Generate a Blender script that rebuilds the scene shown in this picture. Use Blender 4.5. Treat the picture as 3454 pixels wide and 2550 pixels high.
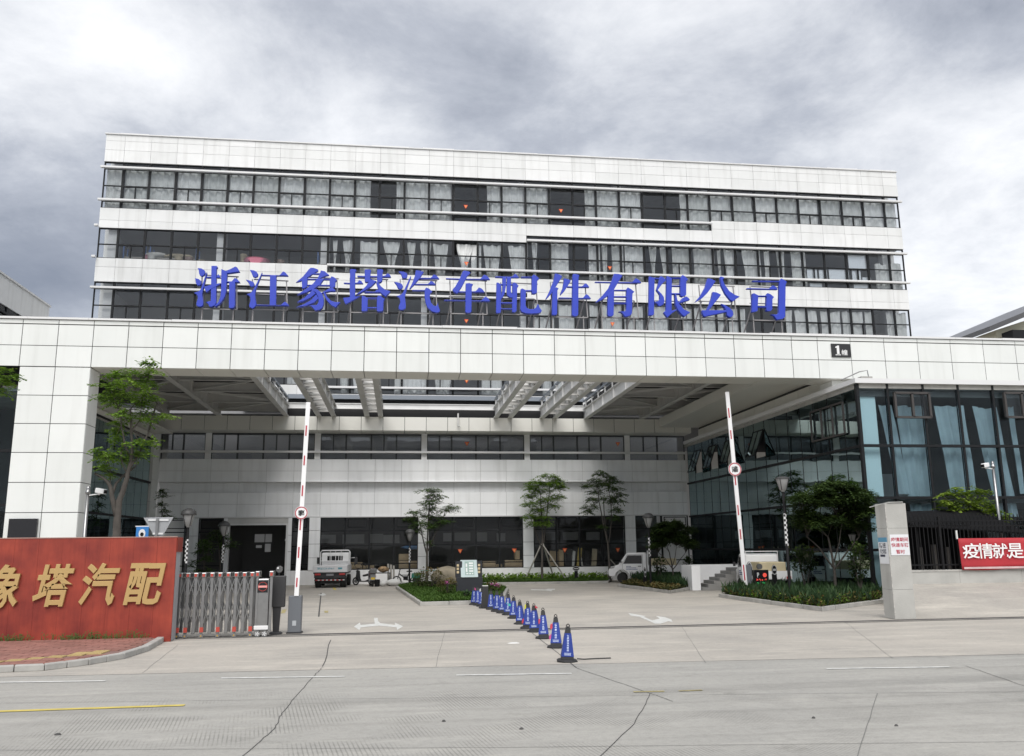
import bpy, math, random
from mathutils import Vector, Matrix
from mathutils.geometry import tessellate_polygon
random.seed(7)
S = bpy.context.scene
for o in list(bpy.data.objects): bpy.data.objects.remove(o)
R = math.radians
# ---------------------------------------------------------------- camera
EYE = Vector((0, 0, 2.2)); FPX = 2902.35; PW, PH = 3454., 2550.
YAW, PITCH, ROLL = R(7.505), R(11.054), R(0.594)
_w = Vector((math.sin(YAW)*math.cos(PITCH), math.cos(YAW)*math.cos(PITCH), math.sin(PITCH)))
_r = Vector((math.cos(YAW), -math.sin(YAW), 0)); _u = _r.cross(_w)
CR = math.cos(ROLL)*_r - math.sin(ROLL)*_u; CU = math.sin(ROLL)*_r + math.cos(ROLL)*_u
cam = bpy.data.cameras.new('camera'); cam.sensor_width = 36; cam.lens = FPX/PW*36
cam.clip_end = 3000
camo = bpy.data.objects.new('camera', cam); S.collection.objects.link(camo)
camo.matrix_world = Matrix.Translation(EYE) @ Matrix((CR, CU, -_w)).transposed().to_4x4()
S.camera = camo
# survey helpers: turn a measured sight line into a world point on a known plane
def _ray(px, py): return _w + CR*((px-PW/2)/FPX) - CU*((py-PH/2)/FPX)
def onY(px, py, Y): d = _ray(px, py); return EYE + d*((Y-EYE.y)/d.y)
def onX(px, py, X): d = _ray(px, py); return EYE + d*((X-EYE.x)/d.x)
def onZ(px, py, Z=0.): d = _ray(px, py); return EYE + d*((Z-EYE.z)/d.z)
# ---------------------------------------------------------------- world: overcast sky
SUN_EL, SUN_AZ = R(50), R(187)         # azimuth clockwise from +Y; sun behind the camera
W = bpy.data.worlds.new('World'); S.world = W; W.use_nodes = True
nt = W.node_tree; nt.nodes.clear()
def N(t, **k):
    n = nt.nodes.new(t)
    for a, v in k.items(): setattr(n, a, v)
    return n
def L(a, b): nt.links.new(a, b)
def mathn(op, a, b=None, c=None, clamp=False):
    n = N('ShaderNodeMath', operation=op, use_clamp=clamp)
    for i, v in enumerate((a, b, c)):
        if v is None: continue
        if isinstance(v, (int, float)): n.inputs[i].default_value = v
        else: L(v, n.inputs[i])
    return n.outputs[0]
out = N('ShaderNodeOutputWorld'); bg = N('ShaderNodeBackground'); bg.inputs[1].default_value = 0.1
sky = N('ShaderNodeTexSky'); sky.sky_type = 'NISHITA'; sky.sun_disc = False
sky.sun_elevation = SUN_EL; sky.sun_rotation = SUN_AZ
tc = N('ShaderNodeTexCoord'); sep = N('ShaderNodeSeparateXYZ'); L(tc.outputs['Generated'], sep.inputs[0])
zz = mathn('ADD', mathn('MAXIMUM', sep.outputs[2], 0.0), 0.22)
comb = N('ShaderNodeCombineXYZ')
L(mathn('DIVIDE', sep.outputs[0], zz), comb.inputs[0]); L(mathn('DIVIDE', sep.outputs[1], zz), comb.inputs[1])
def noise(vec, scale, detail, rough, dist=0., off=0.):
    mp = N('ShaderNodeMapping'); mp.inputs['Location'].default_value = (off, off*1.7, off*.3); L(vec, mp.inputs[0])
    n = N('ShaderNodeTexNoise'); L(mp.outputs[0], n.inputs['Vector'])
    n.inputs['Scale'].default_value = scale; n.inputs['Detail'].default_value = detail
    n.inputs['Roughness'].default_value = rough; n.inputs['Distortion'].default_value = dist
    return n.outputs['Fac']
n1 = noise(comb.outputs[0], 1.15, 10, .58, .2, 3.1)
n2 = noise(comb.outputs[0], 2.6, 12, .66, .3, 8.4)
n3 = noise(comb.outputs[0], .45, 4, .5, .2, 1.7)
dens = mathn('ADD', mathn('MULTIPLY', n1, .60), mathn('ADD', mathn('MULTIPLY', n2, .44), mathn('MULTIPLY', n3, .04)))
# the cloud masses themselves: slate banks and white breaks where they hang
def mass(px, py, width, amt, prev):
    d = _ray(px, py).normalized()
    vd = N('ShaderNodeVectorMath', operation='DOT_PRODUCT'); L(tc.outputs['Generated'], vd.inputs[0]); vd.inputs[1].default_value = d
    a = mathn('MULTIPLY', mathn('SUBTRACT', 1.0, vd.outputs['Value']), -1.0/(width*width))
    g = mathn('POWER', 2.718, a)
    wob = mathn('ADD', .55, mathn('MULTIPLY', n2, .9))
    return mathn('ADD', prev, mathn('MULTIPLY', mathn('MULTIPLY', g, wob), amt))
for m in ((1750, 230, .16, -.085), (900, 60, .14, -.06), (150, 930, .11, -.19), (3150, 560, .05, -.05), (3400, 40, .10, -.06),
          (560, 300, .07, .10), (1150, 400, .06, .12), (60, 130, .12, .05), (2900, 130, .14, .03), (3330, 720, .08, .09), (3050, 330, .10, -.03), (2050, 60, .08, .03)):
    dens = mass(*m, dens)
ramp = N('ShaderNodeValToRGB'); L(dens, ramp.inputs[0])
cr = ramp.color_ramp; cr.elements[0].position = .20; cr.elements[0].color = (.12, .135, .17, 1)
cr.elements[1].position = .69; cr.elements[1].color = (.62, .623, .63, 1)
for p, c in ((.35, (.19, .205, .24, 1)), (.44, (.285, .30, .335, 1)), (.525, (.415, .427, .452, 1)), (.595, (.505, .513, .53, 1))):
    e = cr.elements.new(p); e.color = c
sc_ = N('ShaderNodeVectorMath', operation='SCALE'); L(ramp.outputs[0], sc_.inputs[0]); sc_.inputs['Scale'].default_value = 10.
mx = N('ShaderNodeMix', data_type='RGBA'); mx.inputs[0].default_value = .93
L(sky.outputs[0], mx.inputs['A']); L(sc_.outputs[0], mx.inputs['B'])
L(mx.outputs['Result'], bg.inputs[0]); L(bg.outputs[0], out.inputs[0])
sun = bpy.data.lights.new('sun', 'SUN'); sun.energy = 1.5; sun.angle = R(45); sun.color = (1, .97, .93)
suno = bpy.data.objects.new('sun', sun); S.collection.objects.link(suno)
sd = Vector((math.sin(SUN_AZ)*math.cos(SUN_EL), math.cos(SUN_AZ)*math.cos(SUN_EL), math.sin(SUN_EL)))
suno.rotation_euler = sd.to_track_quat('Z', 'Y').to_euler()
S.view_settings.view_transform = 'Standard'; S.view_settings.look = 'None'
S.view_settings.exposure = 0.93; S.view_settings.gamma = 1; S.view_settings.use_curve_mapping = False
S.cycles.max_bounces = 8; S.cycles.diffuse_bounces = 5; S.cycles.transparent_max_bounces = 12; S.cycles.use_adaptive_sampling = True; S.cycles.adaptive_threshold = .02; S.cycles.use_denoising = True
# ---------------------------------------------------------------- materials
MATS = {}
def mat(name, col=(.5, .5, .5), rough=.6, metal=0., var=0., vscale=3., bump=0., bscale=20., objvar=0., emit=None, streak=0., sss=0., trans=0., spec=.5):
    if name in MATS: return MATS[name]
    m = bpy.data.materials.new(name); m.use_nodes = True; t = m.node_tree; b = t.nodes['Principled BSDF']
    b.inputs['Base Color'].default_value = (*col, 1); b.inputs['Roughness'].default_value = rough; b.inputs['Metallic'].default_value = metal
    b.inputs['Specular IOR Level'].default_value = spec
    src = None
    def mixc(fac, dark):
        nonlocal src
        mm = t.nodes.new('ShaderNodeMix'); mm.data_type = 'RGBA'; mm.blend_type = 'MULTIPLY'; t.links.new(fac, mm.inputs[0])
        if src: t.links.new(src, mm.inputs['A'])
        else: mm.inputs['A'].default_value = (*col, 1)
        mm.inputs['B'].default_value = (*dark, 1); src = mm.outputs['Result']
    g = t.nodes.new('ShaderNodeNewGeometry')
    def nz(scale, det=5, vec=None):
        n = t.nodes.new('ShaderNodeTexNoise'); n.inputs['Scale'].default_value = scale; n.inputs['Detail'].default_value = det
        t.links.new(vec or g.outputs['Position'], n.inputs['Vector']); return n.outputs['Fac']
    def rng(f, a, bb):
        r = t.nodes.new('ShaderNodeMapRange'); r.inputs[1].default_value = a; r.inputs[2].default_value = bb; t.links.new(f, r.inputs[0]); return r.outputs[0]
    if var: mixc(rng(nz(vscale), .38, .7), (1-var,)*3)
    if streak:
        mp = t.nodes.new('ShaderNodeMapping'); mp.inputs['Scale'].default_value = (1.2, 1.2, .1); t.links.new(g.outputs['Position'], mp.inputs[0])
        mixc(rng(nz(2.2, 6, mp.outputs[0]), .5, .8), (1-streak, 1-streak*1.02, 1-streak*1.08))
    if objvar:
        oi = t.nodes.new('ShaderNodeObjectInfo'); mixc(oi.outputs['Random'], (1-objvar, 1-objvar*.95, 1-objvar))
    if src: t.links.new(src, b.inputs['Base Color'])
    if bump:
        bp = t.nodes.new('ShaderNodeBump'); bp.inputs['Strength'].default_value = bump; bp.inputs['Distance'].default_value = .02
        t.links.new(nz(bscale, 4), bp.inputs['Height']); t.links.new(bp.outputs[0], b.inputs['Normal'])
    if emit: b.inputs['Emission Color'].default_value = (*emit[:3], 1); b.inputs['Emission Strength'].default_value = emit[3]
    if trans: b.inputs['Transmission Weight'].default_value = trans
    MATS[name] = m; return m
def glass(name, tint, refl, base=.05, rough=.0, gcol=(.95, .97, 1)):
    if name in MATS: return MATS[name]
    m = bpy.data.materials.new(name); m.use_nodes = True; t = m.node_tree; t.nodes.clear()
    o = t.nodes.new('ShaderNodeOutputMaterial'); mx = t.nodes.new('ShaderNodeMixShader'); tr = t.nodes.new('ShaderNodeBsdfTransparent')
    gl = t.nodes.new('ShaderNodeBsdfGlossy'); fr = t.nodes.new('ShaderNodeFresnel'); fr.inputs[0].default_value = refl
    ad = t.nodes.new('ShaderNodeMath'); ad.operation = 'ADD'; ad.use_clamp = True; ad.inputs[1].default_value = base
    # slight pillow of toughened panes, so reflections bend
    g = t.nodes.new('ShaderNodeNewGeometry'); n = t.nodes.new('ShaderNodeTexNoise'); n.inputs['Scale'].default_value = .9; n.inputs['Detail'].default_value = 1
    bp = t.nodes.new('ShaderNodeBump'); bp.inputs['Strength'].default_value = .06; bp.inputs['Distance'].default_value = .05
    t.links.new(g.outputs['Position'], n.inputs['Vector']); t.links.new(n.outputs['Fac'], bp.inputs['Height']); t.links.new(bp.outputs[0], gl.inputs['Normal'])
    tr.inputs[0].default_value = (*tint, 1); gl.inputs[0].default_value = (*gcol, 1); gl.inputs['Roughness'].default_value = rough
    t.links.new(fr.outputs[0], ad.inputs[0]); t.links.new(ad.outputs[0], mx.inputs[0]); t.links.new(tr.outputs[0], mx.inputs[1]); t.links.new(gl.outputs[0], mx.inputs[2]); t.links.new(mx.outputs[0], o.inputs[0])
    MATS[name] = m; return m
WHITE = mat('white_cladding', (.79, .795, .79), .45, var=.06, vscale=.7, objvar=.09, streak=.17)
ALU = mat('aluminium_panel', (.78, .795, .775), .4, var=.05, vscale=.5, objvar=.08, streak=.09, spec=.4)
JOINT = mat('joint_grey', (.32, .32, .32), .8)
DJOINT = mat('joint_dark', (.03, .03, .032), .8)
FRAME = mat('window_frame', (.014, .015, .017), .5, spec=.2)
RAIL = mat('white_rail', (.70, .70, .70), .4)
STEEL = mat('grey_steel_paint', (.58, .575, .555), .55, var=.12, vscale=1.5)
STEELW = mat('white_steel_and_lit_beam', (.72, .72, .71), .5, var=.1, vscale=1.5)
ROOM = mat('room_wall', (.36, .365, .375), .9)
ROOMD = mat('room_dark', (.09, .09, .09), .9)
CONC = mat('concrete_kerb', (.42, .41, .385), .85, var=.25, vscale=2.5, bump=.3, bscale=30)
LOWW = mat('white_cladding_brightened', (.88, .89, .895), .4, var=.06, vscale=.9, objvar=.05, streak=.14)  # lighter cladding white, brightness lost under the canopy put into the colour
PLASTER = mat('white_plaster', (.82, .82, .82), .7, var=.06, vscale=.8, streak=.12)
BLACK = mat('black_paint', (.012, .012, .013), .6, spec=.15)
RUBBER = mat('black_rubber', (.02, .02, .02), .8, var=.2)
CHROME = mat('stainless', (.34, .34, .34), .32, metal=1., var=.1, vscale=8)
GLASS = glass('office_glass', (.94, .95, .955), 1.36, .012)
GLASSD = glass('dark_glass', (.92, .93, .93), 1.25, .0)
GLASSB = glass('blue_glass', (.86, .92, .94), 1.22, .0)
GLASSM = glass('mirror_glass', (.62, .78, .80), 1.8, .30, 0., (.66, .84, .87))
# ---------------------------------------------------------------- mesh helpers
COL = S.collection
class MB:
    def __init__(s): s.v = []; s.f = []; s.m = []
    def add(s, vs, fs, mi=0):
        n = len(s.v); s.v += [tuple(v) for v in vs]; s.f += [tuple(i+n for i in f) for f in fs]; s.m += [mi]*len(fs); return s
    def box(s, x0, x1, y0, y1, z0, z1, mi=0):
        return s.add([(x0,y0,z0),(x1,y0,z0),(x1,y1,z0),(x0,y1,z0),(x0,y0,z1),(x1,y0,z1),(x1,y1,z1),(x0,y1,z1)],
                     [(0,3,2,1),(4,5,6,7),(0,1,5,4),(1,2,6,5),(2,3,7,6),(3,0,4,7)], mi)
    def hexa(s, lo, hi, mi=0):    # two quads (bottom, top), counter-clockwise from above
        return s.add(list(lo)+list(hi), [(0,3,2,1),(4,5,6,7),(0,1,5,4),(1,2,6,5),(2,3,7,6),(3,0,4,7)], mi)
    def bar(s, a, b, w, h=None, up=(0,0,1), mi=0):
        a = Vector(a); b = Vector(b); h = h or w; d = (b-a).normalized(); up = Vector(up)
        if abs(d.dot(up)) > .98: up = Vector((0,1,0))
        x = d.cross(up).normalized(); y = x.cross(d)
        q = [x*(w/2*i)+y*(h/2*j) for i, j in ((-1,-1),(1,-1),(1,1),(-1,1))]
        return s.add([a+k for k in q]+[b+k for k in q], [(0,3,2,1)[::-1],(4,5,6,7)[::-1],(0,1,5,4)[::-1],(1,2,6,5)[::-1],(2,3,7,6)[::-1],(3,0,4,7)[::-1]], mi)
    def tube(s, pts, rad, n=8, mi=0, cap=True):
        pts = [Vector(p) for p in pts]; rad = rad if isinstance(rad, (list, tuple)) else [rad]*len(pts)
        vs = []; fs = []; px = None
        for i, p in enumerate(pts):
            d = (pts[min(i+1, len(pts)-1)]-pts[max(i-1, 0)]).normalized()
            if px is None: px = d.orthogonal().normalized()
            x = (px-d*px.dot(d)); x = x.normalized() if x.length > 1e-5 else d.orthogonal().normalized(); px = x; y = d.cross(x)
            for k in range(n):
                a = 2*math.pi*k/n; vs.append(p+(x*math.cos(a)+y*math.sin(a))*rad[i])
        for i in range(len(pts)-1):
            for k in range(n):
                k2 = (k+1) % n; fs.append((i*n+k, i*n+k2, (i+1)*n+k2, (i+1)*n+k))
        if cap: fs.append(tuple(range(n))[::-1]); fs.append(tuple((len(pts)-1)*n+k for k in range(n)))
        return s.add(vs, fs, mi)
    def lathe(s, c, prof, n=16, mi=0, sx=1., sy=1.):   # prof: (r, z)
        vs = []; fs = []; c = Vector(c)
        for r, z in prof:
            for k in range(n): a = 2*math.pi*(k+.5)/n; vs.append((c.x+r*sx*math.cos(a), c.y+r*sy*math.sin(a), c.z+z))
        for i in range(len(prof)-1):
            for k in range(n): k2 = (k+1) % n; fs.append((i*n+k, i*n+k2, (i+1)*n+k2, (i+1)*n+k))
        fs.append(tuple(range(n))[::-1]); fs.append(tuple((len(prof)-1)*n+k for k in range(n)))
        return s.add(vs, fs, mi)
    def disc(s, c, axis, r, t, n=20, mi=0):
        a = Vector(axis).normalized(); c = Vector(c); return s.tube([c-a*t/2, c+a*t/2], r, n, mi)
    def prism(s, poly, fn, d0, d1, mi=0):   # poly 2d, fn(u,v,d)->3d ; front d0, back d1
        n = len(poly); tri = tessellate_polygon([[Vector((p[0], p[1], 0)) for p in poly]])
        vs = [fn(p[0], p[1], d0) for p in poly]+[fn(p[0], p[1], d1) for p in poly]
        fs = [tuple(t) for t in tri]+[tuple(i+n for i in t[::-1]) for t in tri]+[(i, (i+1) % n, (i+1) % n+n, i+n) for i in range(n)]
        return s.add(vs, fs, mi)
    def mesh(s, name, mats, smooth=False):
        me = bpy.data.meshes.new(name); me.from_pydata(s.v, [], s.f)
        for m in (mats if isinstance(mats, (list, tuple)) else [mats]): me.materials.append(m)
        if any(s.m): me.polygons.foreach_set('material_index', s.m)
        if smooth: me.polygons.foreach_set('use_smooth', [True]*len(s.f))
        me.update(); return me
    def build(s, name, mats, parent=None, smooth=False, local=False, bevel=0., recalc=True):
        off = Vector((0,0,0))
        if parent is not None and not local:
            q = parent
            while q is not None: off += q.location; q = q.parent
            s.v = [(v[0]-off.x, v[1]-off.y, v[2]-off.z) for v in s.v]
        me = s.mesh(name, mats, smooth)
        if recalc:
            import bmesh
            bm = bmesh.new(); bm.from_mesh(me); bmesh.ops.recalc_face_normals(bm, faces=bm.faces); bm.to_mesh(me); bm.free()
        o = bpy.data.objects.new(name, me); COL.objects.link(o); o.parent = parent
        if bevel:
            b = o.modifiers.new('b', 'BEVEL'); b.width = bevel; b.segments = 2; b.limit_method = 'ANGLE'
        return o
def empty(name, loc, rz=0., label=None, cat=None, group=None):
    o = bpy.data.objects.new(name, None); COL.objects.link(o); o.location = loc; o.rotation_euler.z = rz; o.empty_display_size = .2
    tag(o, label, cat, group); return o
def tag(o, label=None, cat=None, group=None, kind=None):
    for k, v in (('label', label), ('category', cat), ('group', group), ('kind', kind)):
        if v: o[k] = v
    return o
def inst(me, name, loc, parent=None, scale=(1,1,1), rot=(0,0,0)):
    o = bpy.data.objects.new(name, me); COL.objects.link(o); o.parent = parent
    l = Vector(loc)
    q = parent
    while q is not None: l = l-q.location; q = q.parent
    o.location = l; o.scale = scale; o.rotation_euler = rot; return o
def copy_tree(o, parent=None):
    c = o.copy(); COL.objects.link(c); c.parent = parent
    for ch in o.children: copy_tree(ch, c)
    return c
UNIT = {}
def ubox(m):
    if m.name not in UNIT:
        UNIT[m.name] = MB().box(0,1,0,1,0,1).mesh('unit_'+m.name, m)
    return UNIT[m.name]
def boxi(name, m, x0, x1, y0, y1, z0, z1, parent): return inst(ubox(m), name, (x0, y0, z0), parent, (x1-x0, y1-y0, z1-z0))
ORD = 'first second third fourth fifth sixth seventh eighth ninth tenth eleventh twelfth thirteenth fourteenth fifteenth sixteenth'.split()
def ordn(i): return ORD[i] if i < 16 else str(i+1)+('th' if (i+1) % 100 in (11,12,13) else {1:'st',2:'nd',3:'rd'}.get((i+1) % 10, 'th'))
GC = {}
def glyphs(text, bold=0., font_res=2):      # outlines of the text as flat triangles in the unit box of its ink
    k = (text, bold)
    if k not in GC:
        c = bpy.data.curves.new('g', 'FONT'); c.body = text; c.resolution_u = font_res; c.offset = bold; c.fill_mode = 'FRONT'
        o = bpy.data.objects.new('g', c); COL.objects.link(o); bpy.context.view_layer.update()
        me = bpy.data.meshes.new_from_object(o.evaluated_get(bpy.context.evaluated_depsgraph_get()))
        vs = [v.co.copy() for v in me.vertices]; fs = [tuple(p.vertices) for p in me.polygons]
        bpy.data.objects.remove(o); bpy.data.curves.remove(c); bpy.data.meshes.remove(me)
        x0 = min(v.x for v in vs); x1 = max(v.x for v in vs); y0 = min(v.y for v in vs); y1 = max(v.y for v in vs)
        GC[k] = ([((v.x-x0)/max(x1-x0,1e-6), (v.y-y0)/max(y1-y0,1e-6)) for v in vs], fs, (x1-x0)/max(y1-y0,1e-6))
    return GC[k]
def put_text(mb, text, fn, thick=0., bold=0., mi=0):   # fn(u,v,d) -> 3d, u,v in 0..1
    vs, fs, _ = glyphs(text, bold)
    if not thick: return mb.add([fn(u, v, 0) for u, v in vs], fs, mi)
    n = len(vs); edges = {}
    for f in fs:
        for a, b in zip(f, f[1:]+f[:1]):
            edges[(a, b)] = 1
    side = [(a, b, b+n, a+n) for a, b in edges if (b, a) not in edges]
    return mb.add([fn(u, v, 0) for u, v in vs]+[fn(u, v, thick) for u, v in vs], fs+[tuple(i+n for i in f[::-1]) for f in fs]+side, mi)
# ================================================================ OFFICE BUILDING
YF = 55.0
BX0, BX1 = -19.28, 35.85
GRID = [BX0]+[-18.08+1.65*k for k in range(33)]+[BX1]
tower = empty('office_building', (8, YF+8, 0), 0, 'long white six storey office block with ribbon windows behind the gate canopy', 'building')
def part(name, m, *boxes, parent=None, **k):
    mb = MB()
    for b in boxes: mb.box(*b)
    return mb.build(name, m, parent, **k)
# carcass: slabs, walls, roof
part('floor_slab', ROOM, *[(BX0+.1, BX1-.1, YF+.4, YF+16, z-.14, z+.14) for z in (23.2, 19.3, 15.2, 10.7)], (-14.4, 18.6, YF+.5, YF+16, 5.75, 6.1), parent=tower)
part('room_back_wall', ROOM, (BX0+.1, BX1-.1, YF+6.5, YF+6.7, 9.0, 28.2), parent=tower)
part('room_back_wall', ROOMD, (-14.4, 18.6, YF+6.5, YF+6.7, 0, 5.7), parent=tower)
part('pane_tone_sheet', mat('sky_reflection_grey', (.30, .31, .33), .9), (-14.4, 18.6, YF+1.1, YF+1.2, 6.1, 9.3), parent=tower)  # added grey sheet giving the panes the tone of reflected sky
part('side_wall', WHITE, (BX0-.05, BX0+.2, YF+1.4, YF+16, 9, 28.6), (BX1-.2, BX1+.05, YF+1.4, YF+16, 9, 28.6), parent=tower)
part('rear_wall', WHITE, (BX0, BX1, YF+15.8, YF+16, 0, 28.6), parent=tower)
part('roof', CONC, (BX0, BX1, YF+.4, YF+16, 28.2, 28.45), parent=tower)
part('coping', RAIL, (BX0-.06, BX1+.06, YF-.08, YF+.5, 28.86, 28.93), parent=tower)
for i in range(17):          # loose metal flashing lengths along the roof edge
    x = BX0+1+i*3.25+random.uniform(-.3, .3)
    boxi('roof_flashing', RAIL, x, x+random.uniform(1.5, 3.1), YF+.0, YF+.35, 28.93, 28.975+random.random()*.03, tower)
# cladding bands: backing + one panel per bay and row
def band(name, x0, x1, z0, z1, lines, m=WHITE, y=YF, grid=GRID, par=tower, back=JOINT, gap=.016, th=.05):
    boxi('band_backing', back, x0, x1, y+th-.012, y+.34, z0, z1, par)
    zs = [z0]+sorted(lines)+[z1]; xs = [x0]+[g for g in grid if x0+.05 < g < x1-.05]+[x1]
    for a, b in zip(zs, zs[1:]):
        for p, q in zip(xs, xs[1:]):
            d = random.uniform(-.004, .004)
            boxi(name, m, p+gap/2, q-gap/2, y+d, y+th+d, a+gap/2, b-gap/2, par)
band('parapet_panel', BX0, BX1, 26.97, 28.86, [27.78, 28.42])
band('spandrel_panel', BX0, 8.33, 22.44, 23.79, [22.96])
band('spandrel_panel', 8.33, 21.5, 22.94, 23.79, [])
band('spandrel_panel', 21.5, BX1, 22.94, 24.55, [23.92])
band('spandrel_panel', BX0, -4.88, 18.86, 20.42, [19.83])
band('spandrel_panel', -4.88, 8.33, 18.86, 19.9, [19.4])
band('spandrel_panel', 8.33, BX1, 18.42, 19.88, [18.93])
band('storey_panel', -9.83, -4.88, 10.9, 12.4, [11.6])
band('storey_panel', -4.88, 18.8, 10.9, 11.85, [])
boxi('wall', WHITE, BX0, BX1, YF, YF+.3, 14.55, 15.8, tower)
LX0, LX1 = -14.55, 18.78
LGRID = [-14.84+1.665*k for k in range(1, 21)]
band('lower_panel', LX0, LX1, 6.27, 7.67, [6.93], grid=LGRID, m=LOWW)
band('lower_panel', LX0, LX1, 4.12, 5.61, [4.89], grid=LGRID, m=LOWW)
band('recess_panel', LX0, LX1, 5.62, 6.24, [], grid=LGRID, y=YF+.35, m=LOWW)
part('ledge', RAIL, (LX0, LX1, YF-.1, YF+.4, 6.235, 6.275), (LX0, LX1, YF-.05, YF+.3, 4.06, 4.12), parent=tower)
# sunshade rails, each a bright channel standing off the glass
def rail(x0, x1, z, par=tower, y=YF):
    mb = MB(); mb.box(x0, x1, y-.26, y-.06, z-.065, z+.065)
    x = x0+.3
    while x < x1: mb.box(x, x+.05, y-.08, y+.06, z-.03, z+.03); x += 1.65
    mb.build('sunshade_rail', RAIL, par, bevel=.012)
rail(BX0-.12, BX1+.12, 26.51); rail(BX0-.12, 21.5, 24.28); rail(8.33, BX1+.12, 22.54); rail(-4.88, BX1+.12, 20.36)
rail(BX0-.12, 8.33, 18.42); rail(-4.88, 18.8, 12.24); rail(LX0, LX1, 8.11)
rail(BX0-.2, BX0+.03, 22.53); rail(BX0-.2, BX0+.03, 20.45)
# ribbon windows: per bay a frame with its panes
FR = .06
SLIDE = set()
def window(x0, x1, zb, zt, transom, strips, split, par=tower, y=YF, g=GLASS, openp=None, mw=.072):
    """frame > panes; strips = z of extra bars (behind the rails)"""
    f = MB(); yy0, yy1 = y+.10, y+.20
    f.box(x0, x0+mw, yy0, yy1, zb, zt); f.box(x1-mw, x1, yy0, yy1, zb, zt)
    f.box(x0+mw, x1-mw, yy0, yy1, zb, zb+FR); f.box(x0+mw, x1-mw, yy0, yy1, zt-FR, zt)
    hz = sorted([h for h in strips+([transom] if transom else []) if zb+.1 < h < zt-.1])
    for h in hz: f.box(x0+mw, x1-mw, yy0+.003, yy1, h-FR/2, h+FR/2)
    rows = list(zip([zb]+hz, hz+[zt])); xm = (x0+x1)/2; big = []; small = []
    for a, b in rows:
        if b-a < .65: small.append((x0, x1, a, b)); continue
        lower = transom and b <= transom+.01
        if lower and split:
            f.box(xm-.03, xm+.03, yy0-.02, yy1, a, b); f.box(x0+mw, x1-mw, yy0-.02, yy1-.01, b-.075, b-.03)
            big += [(x0, xm, a, b), (xm, x1, a, b)]
        else: big.append((x0, x1, a, b))
    o = f.build('window', FRAME, par, recalc=False)
    for i, (p, q, a, b) in enumerate(big):
        if openp is not None and i == openp: continue
        boxi('pane', g, p+.03, q-.03, yy0+.04, yy0+.052, a+.02, b-.02, o)
    for p, q, a, b in small: boxi('transom_pane', g, p+.03, q-.03, yy0+.04, yy0+.052, a+.02, b-.02, o)
def ribbon(x0, x1, zb, zt, tr, strips, off=0, opens=()):
    xs = [x0]+[g for g in GRID if x0+.05 < g < x1-.05]+[x1]
    for i, (p, q) in enumerate(zip(xs, xs[1:])):
        window(p, q, zb, zt, tr, strips, (i+off) % 2 == 1 and q-p > 1.3, openp=(1 if i in opens else None))
ribbon(BX0, 21.49, 23.79, 26.97, 25.35, [26.51, 24.28]); ribbon(21.49, BX1, 24.55, 26.97, 25.35, [26.51], 1)
ribbon(BX0, -4.88, 20.42, 22.44, 21.37, []); ribbon(-4.88, 8.33, 19.9, 22.44, 21.37, [20.36], 1, (5,)); ribbon(8.33, BX1, 19.88, 22.94, 21.37, [22.54, 20.36], 1)
ribbon(BX0, 8.33, 15.8, 18.86, 17.34, [18.42, 16.3]); ribbon(8.33, BX1, 15.8, 18.42, 17.34, [16.3], 1)
ribbon(-9.83, -4.88, 12.4, 14.55, 13.34, []); ribbon(-4.88, 18.4, 11.85, 14.55, 13.34, [12.24], 1)
# inner columns seen behind the glass
for x in (-18.5, -11.75, -5.1, 1.55, 8.2, 14.9, 21.4, 28.1, 34.7):
    boxi('inner_column', PLASTER, x-.28, x+.28, YF+.45, YF+1.0, 15.4, 28.2, tower)
# mezzanine windows under the canopy: sliding sashes between white columns
COLX = (-11.75, -5.12, 1.55, 8.19, 14.86)
for x in COLX:
    boxi('column', PLASTER, x-.18, x+.18, YF+.03, YF+.5, 7.67, 9.3, tower)
ex = [LX0]+[v for x in COLX for v in (x-.18, x+.18)]+[LX1]
SASHD = mat('sash_frame', (.055, .06, .065), .5)
for a, b in zip(ex[::2], ex[1::2]):
    n = max(2, round((b-a)/1.6)); w = (b-a)/n
    for i in range(n):
        x0, x1 = a+i*w, a+(i+1)*w; f = MB()
        for p, q in ((x0, x0+.05), (x1-.05, x1)): f.box(p, q, YF+.1, YF+.2, 7.67, 9.28)
        f.box(x0, x1, YF+.1, YF+.19, 8.06, 8.14); f.box(x0, x1, YF+.1, YF+.19, 9.2, 9.28)
        o = f.build('window', SASHD, tower, recalc=False)
        boxi('transom_pane', GLASS, x0+.03, x1-.03, YF+.14, YF+.152, 7.7, 8.08, o)
        if i % 2 == 0:
            xm = (x0+x1)/2; k = (a, i) in ((ex[2], 0), (ex[2], 2))
            MB().box(xm-.04, xm+.04, YF+.08, YF+.16, 8.14, 9.2).build('sash_stile', SASHD, o, recalc=False)
            boxi('pane', GLASS, x0+.03, xm-.02, YF+.12, YF+.132, 8.14, 9.2, o)
            if not (abs(a-ex[2]) < .01 and i in (0, 2)): boxi('pane', GLASS, xm+.02, x1-.03, YF+.15, YF+.162, 8.14, 9.2, o)
        else: boxi('pane', GLASS, x0+.03, x1-.03, YF+.14, YF+.152, 8.14, 9.2, o)
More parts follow.
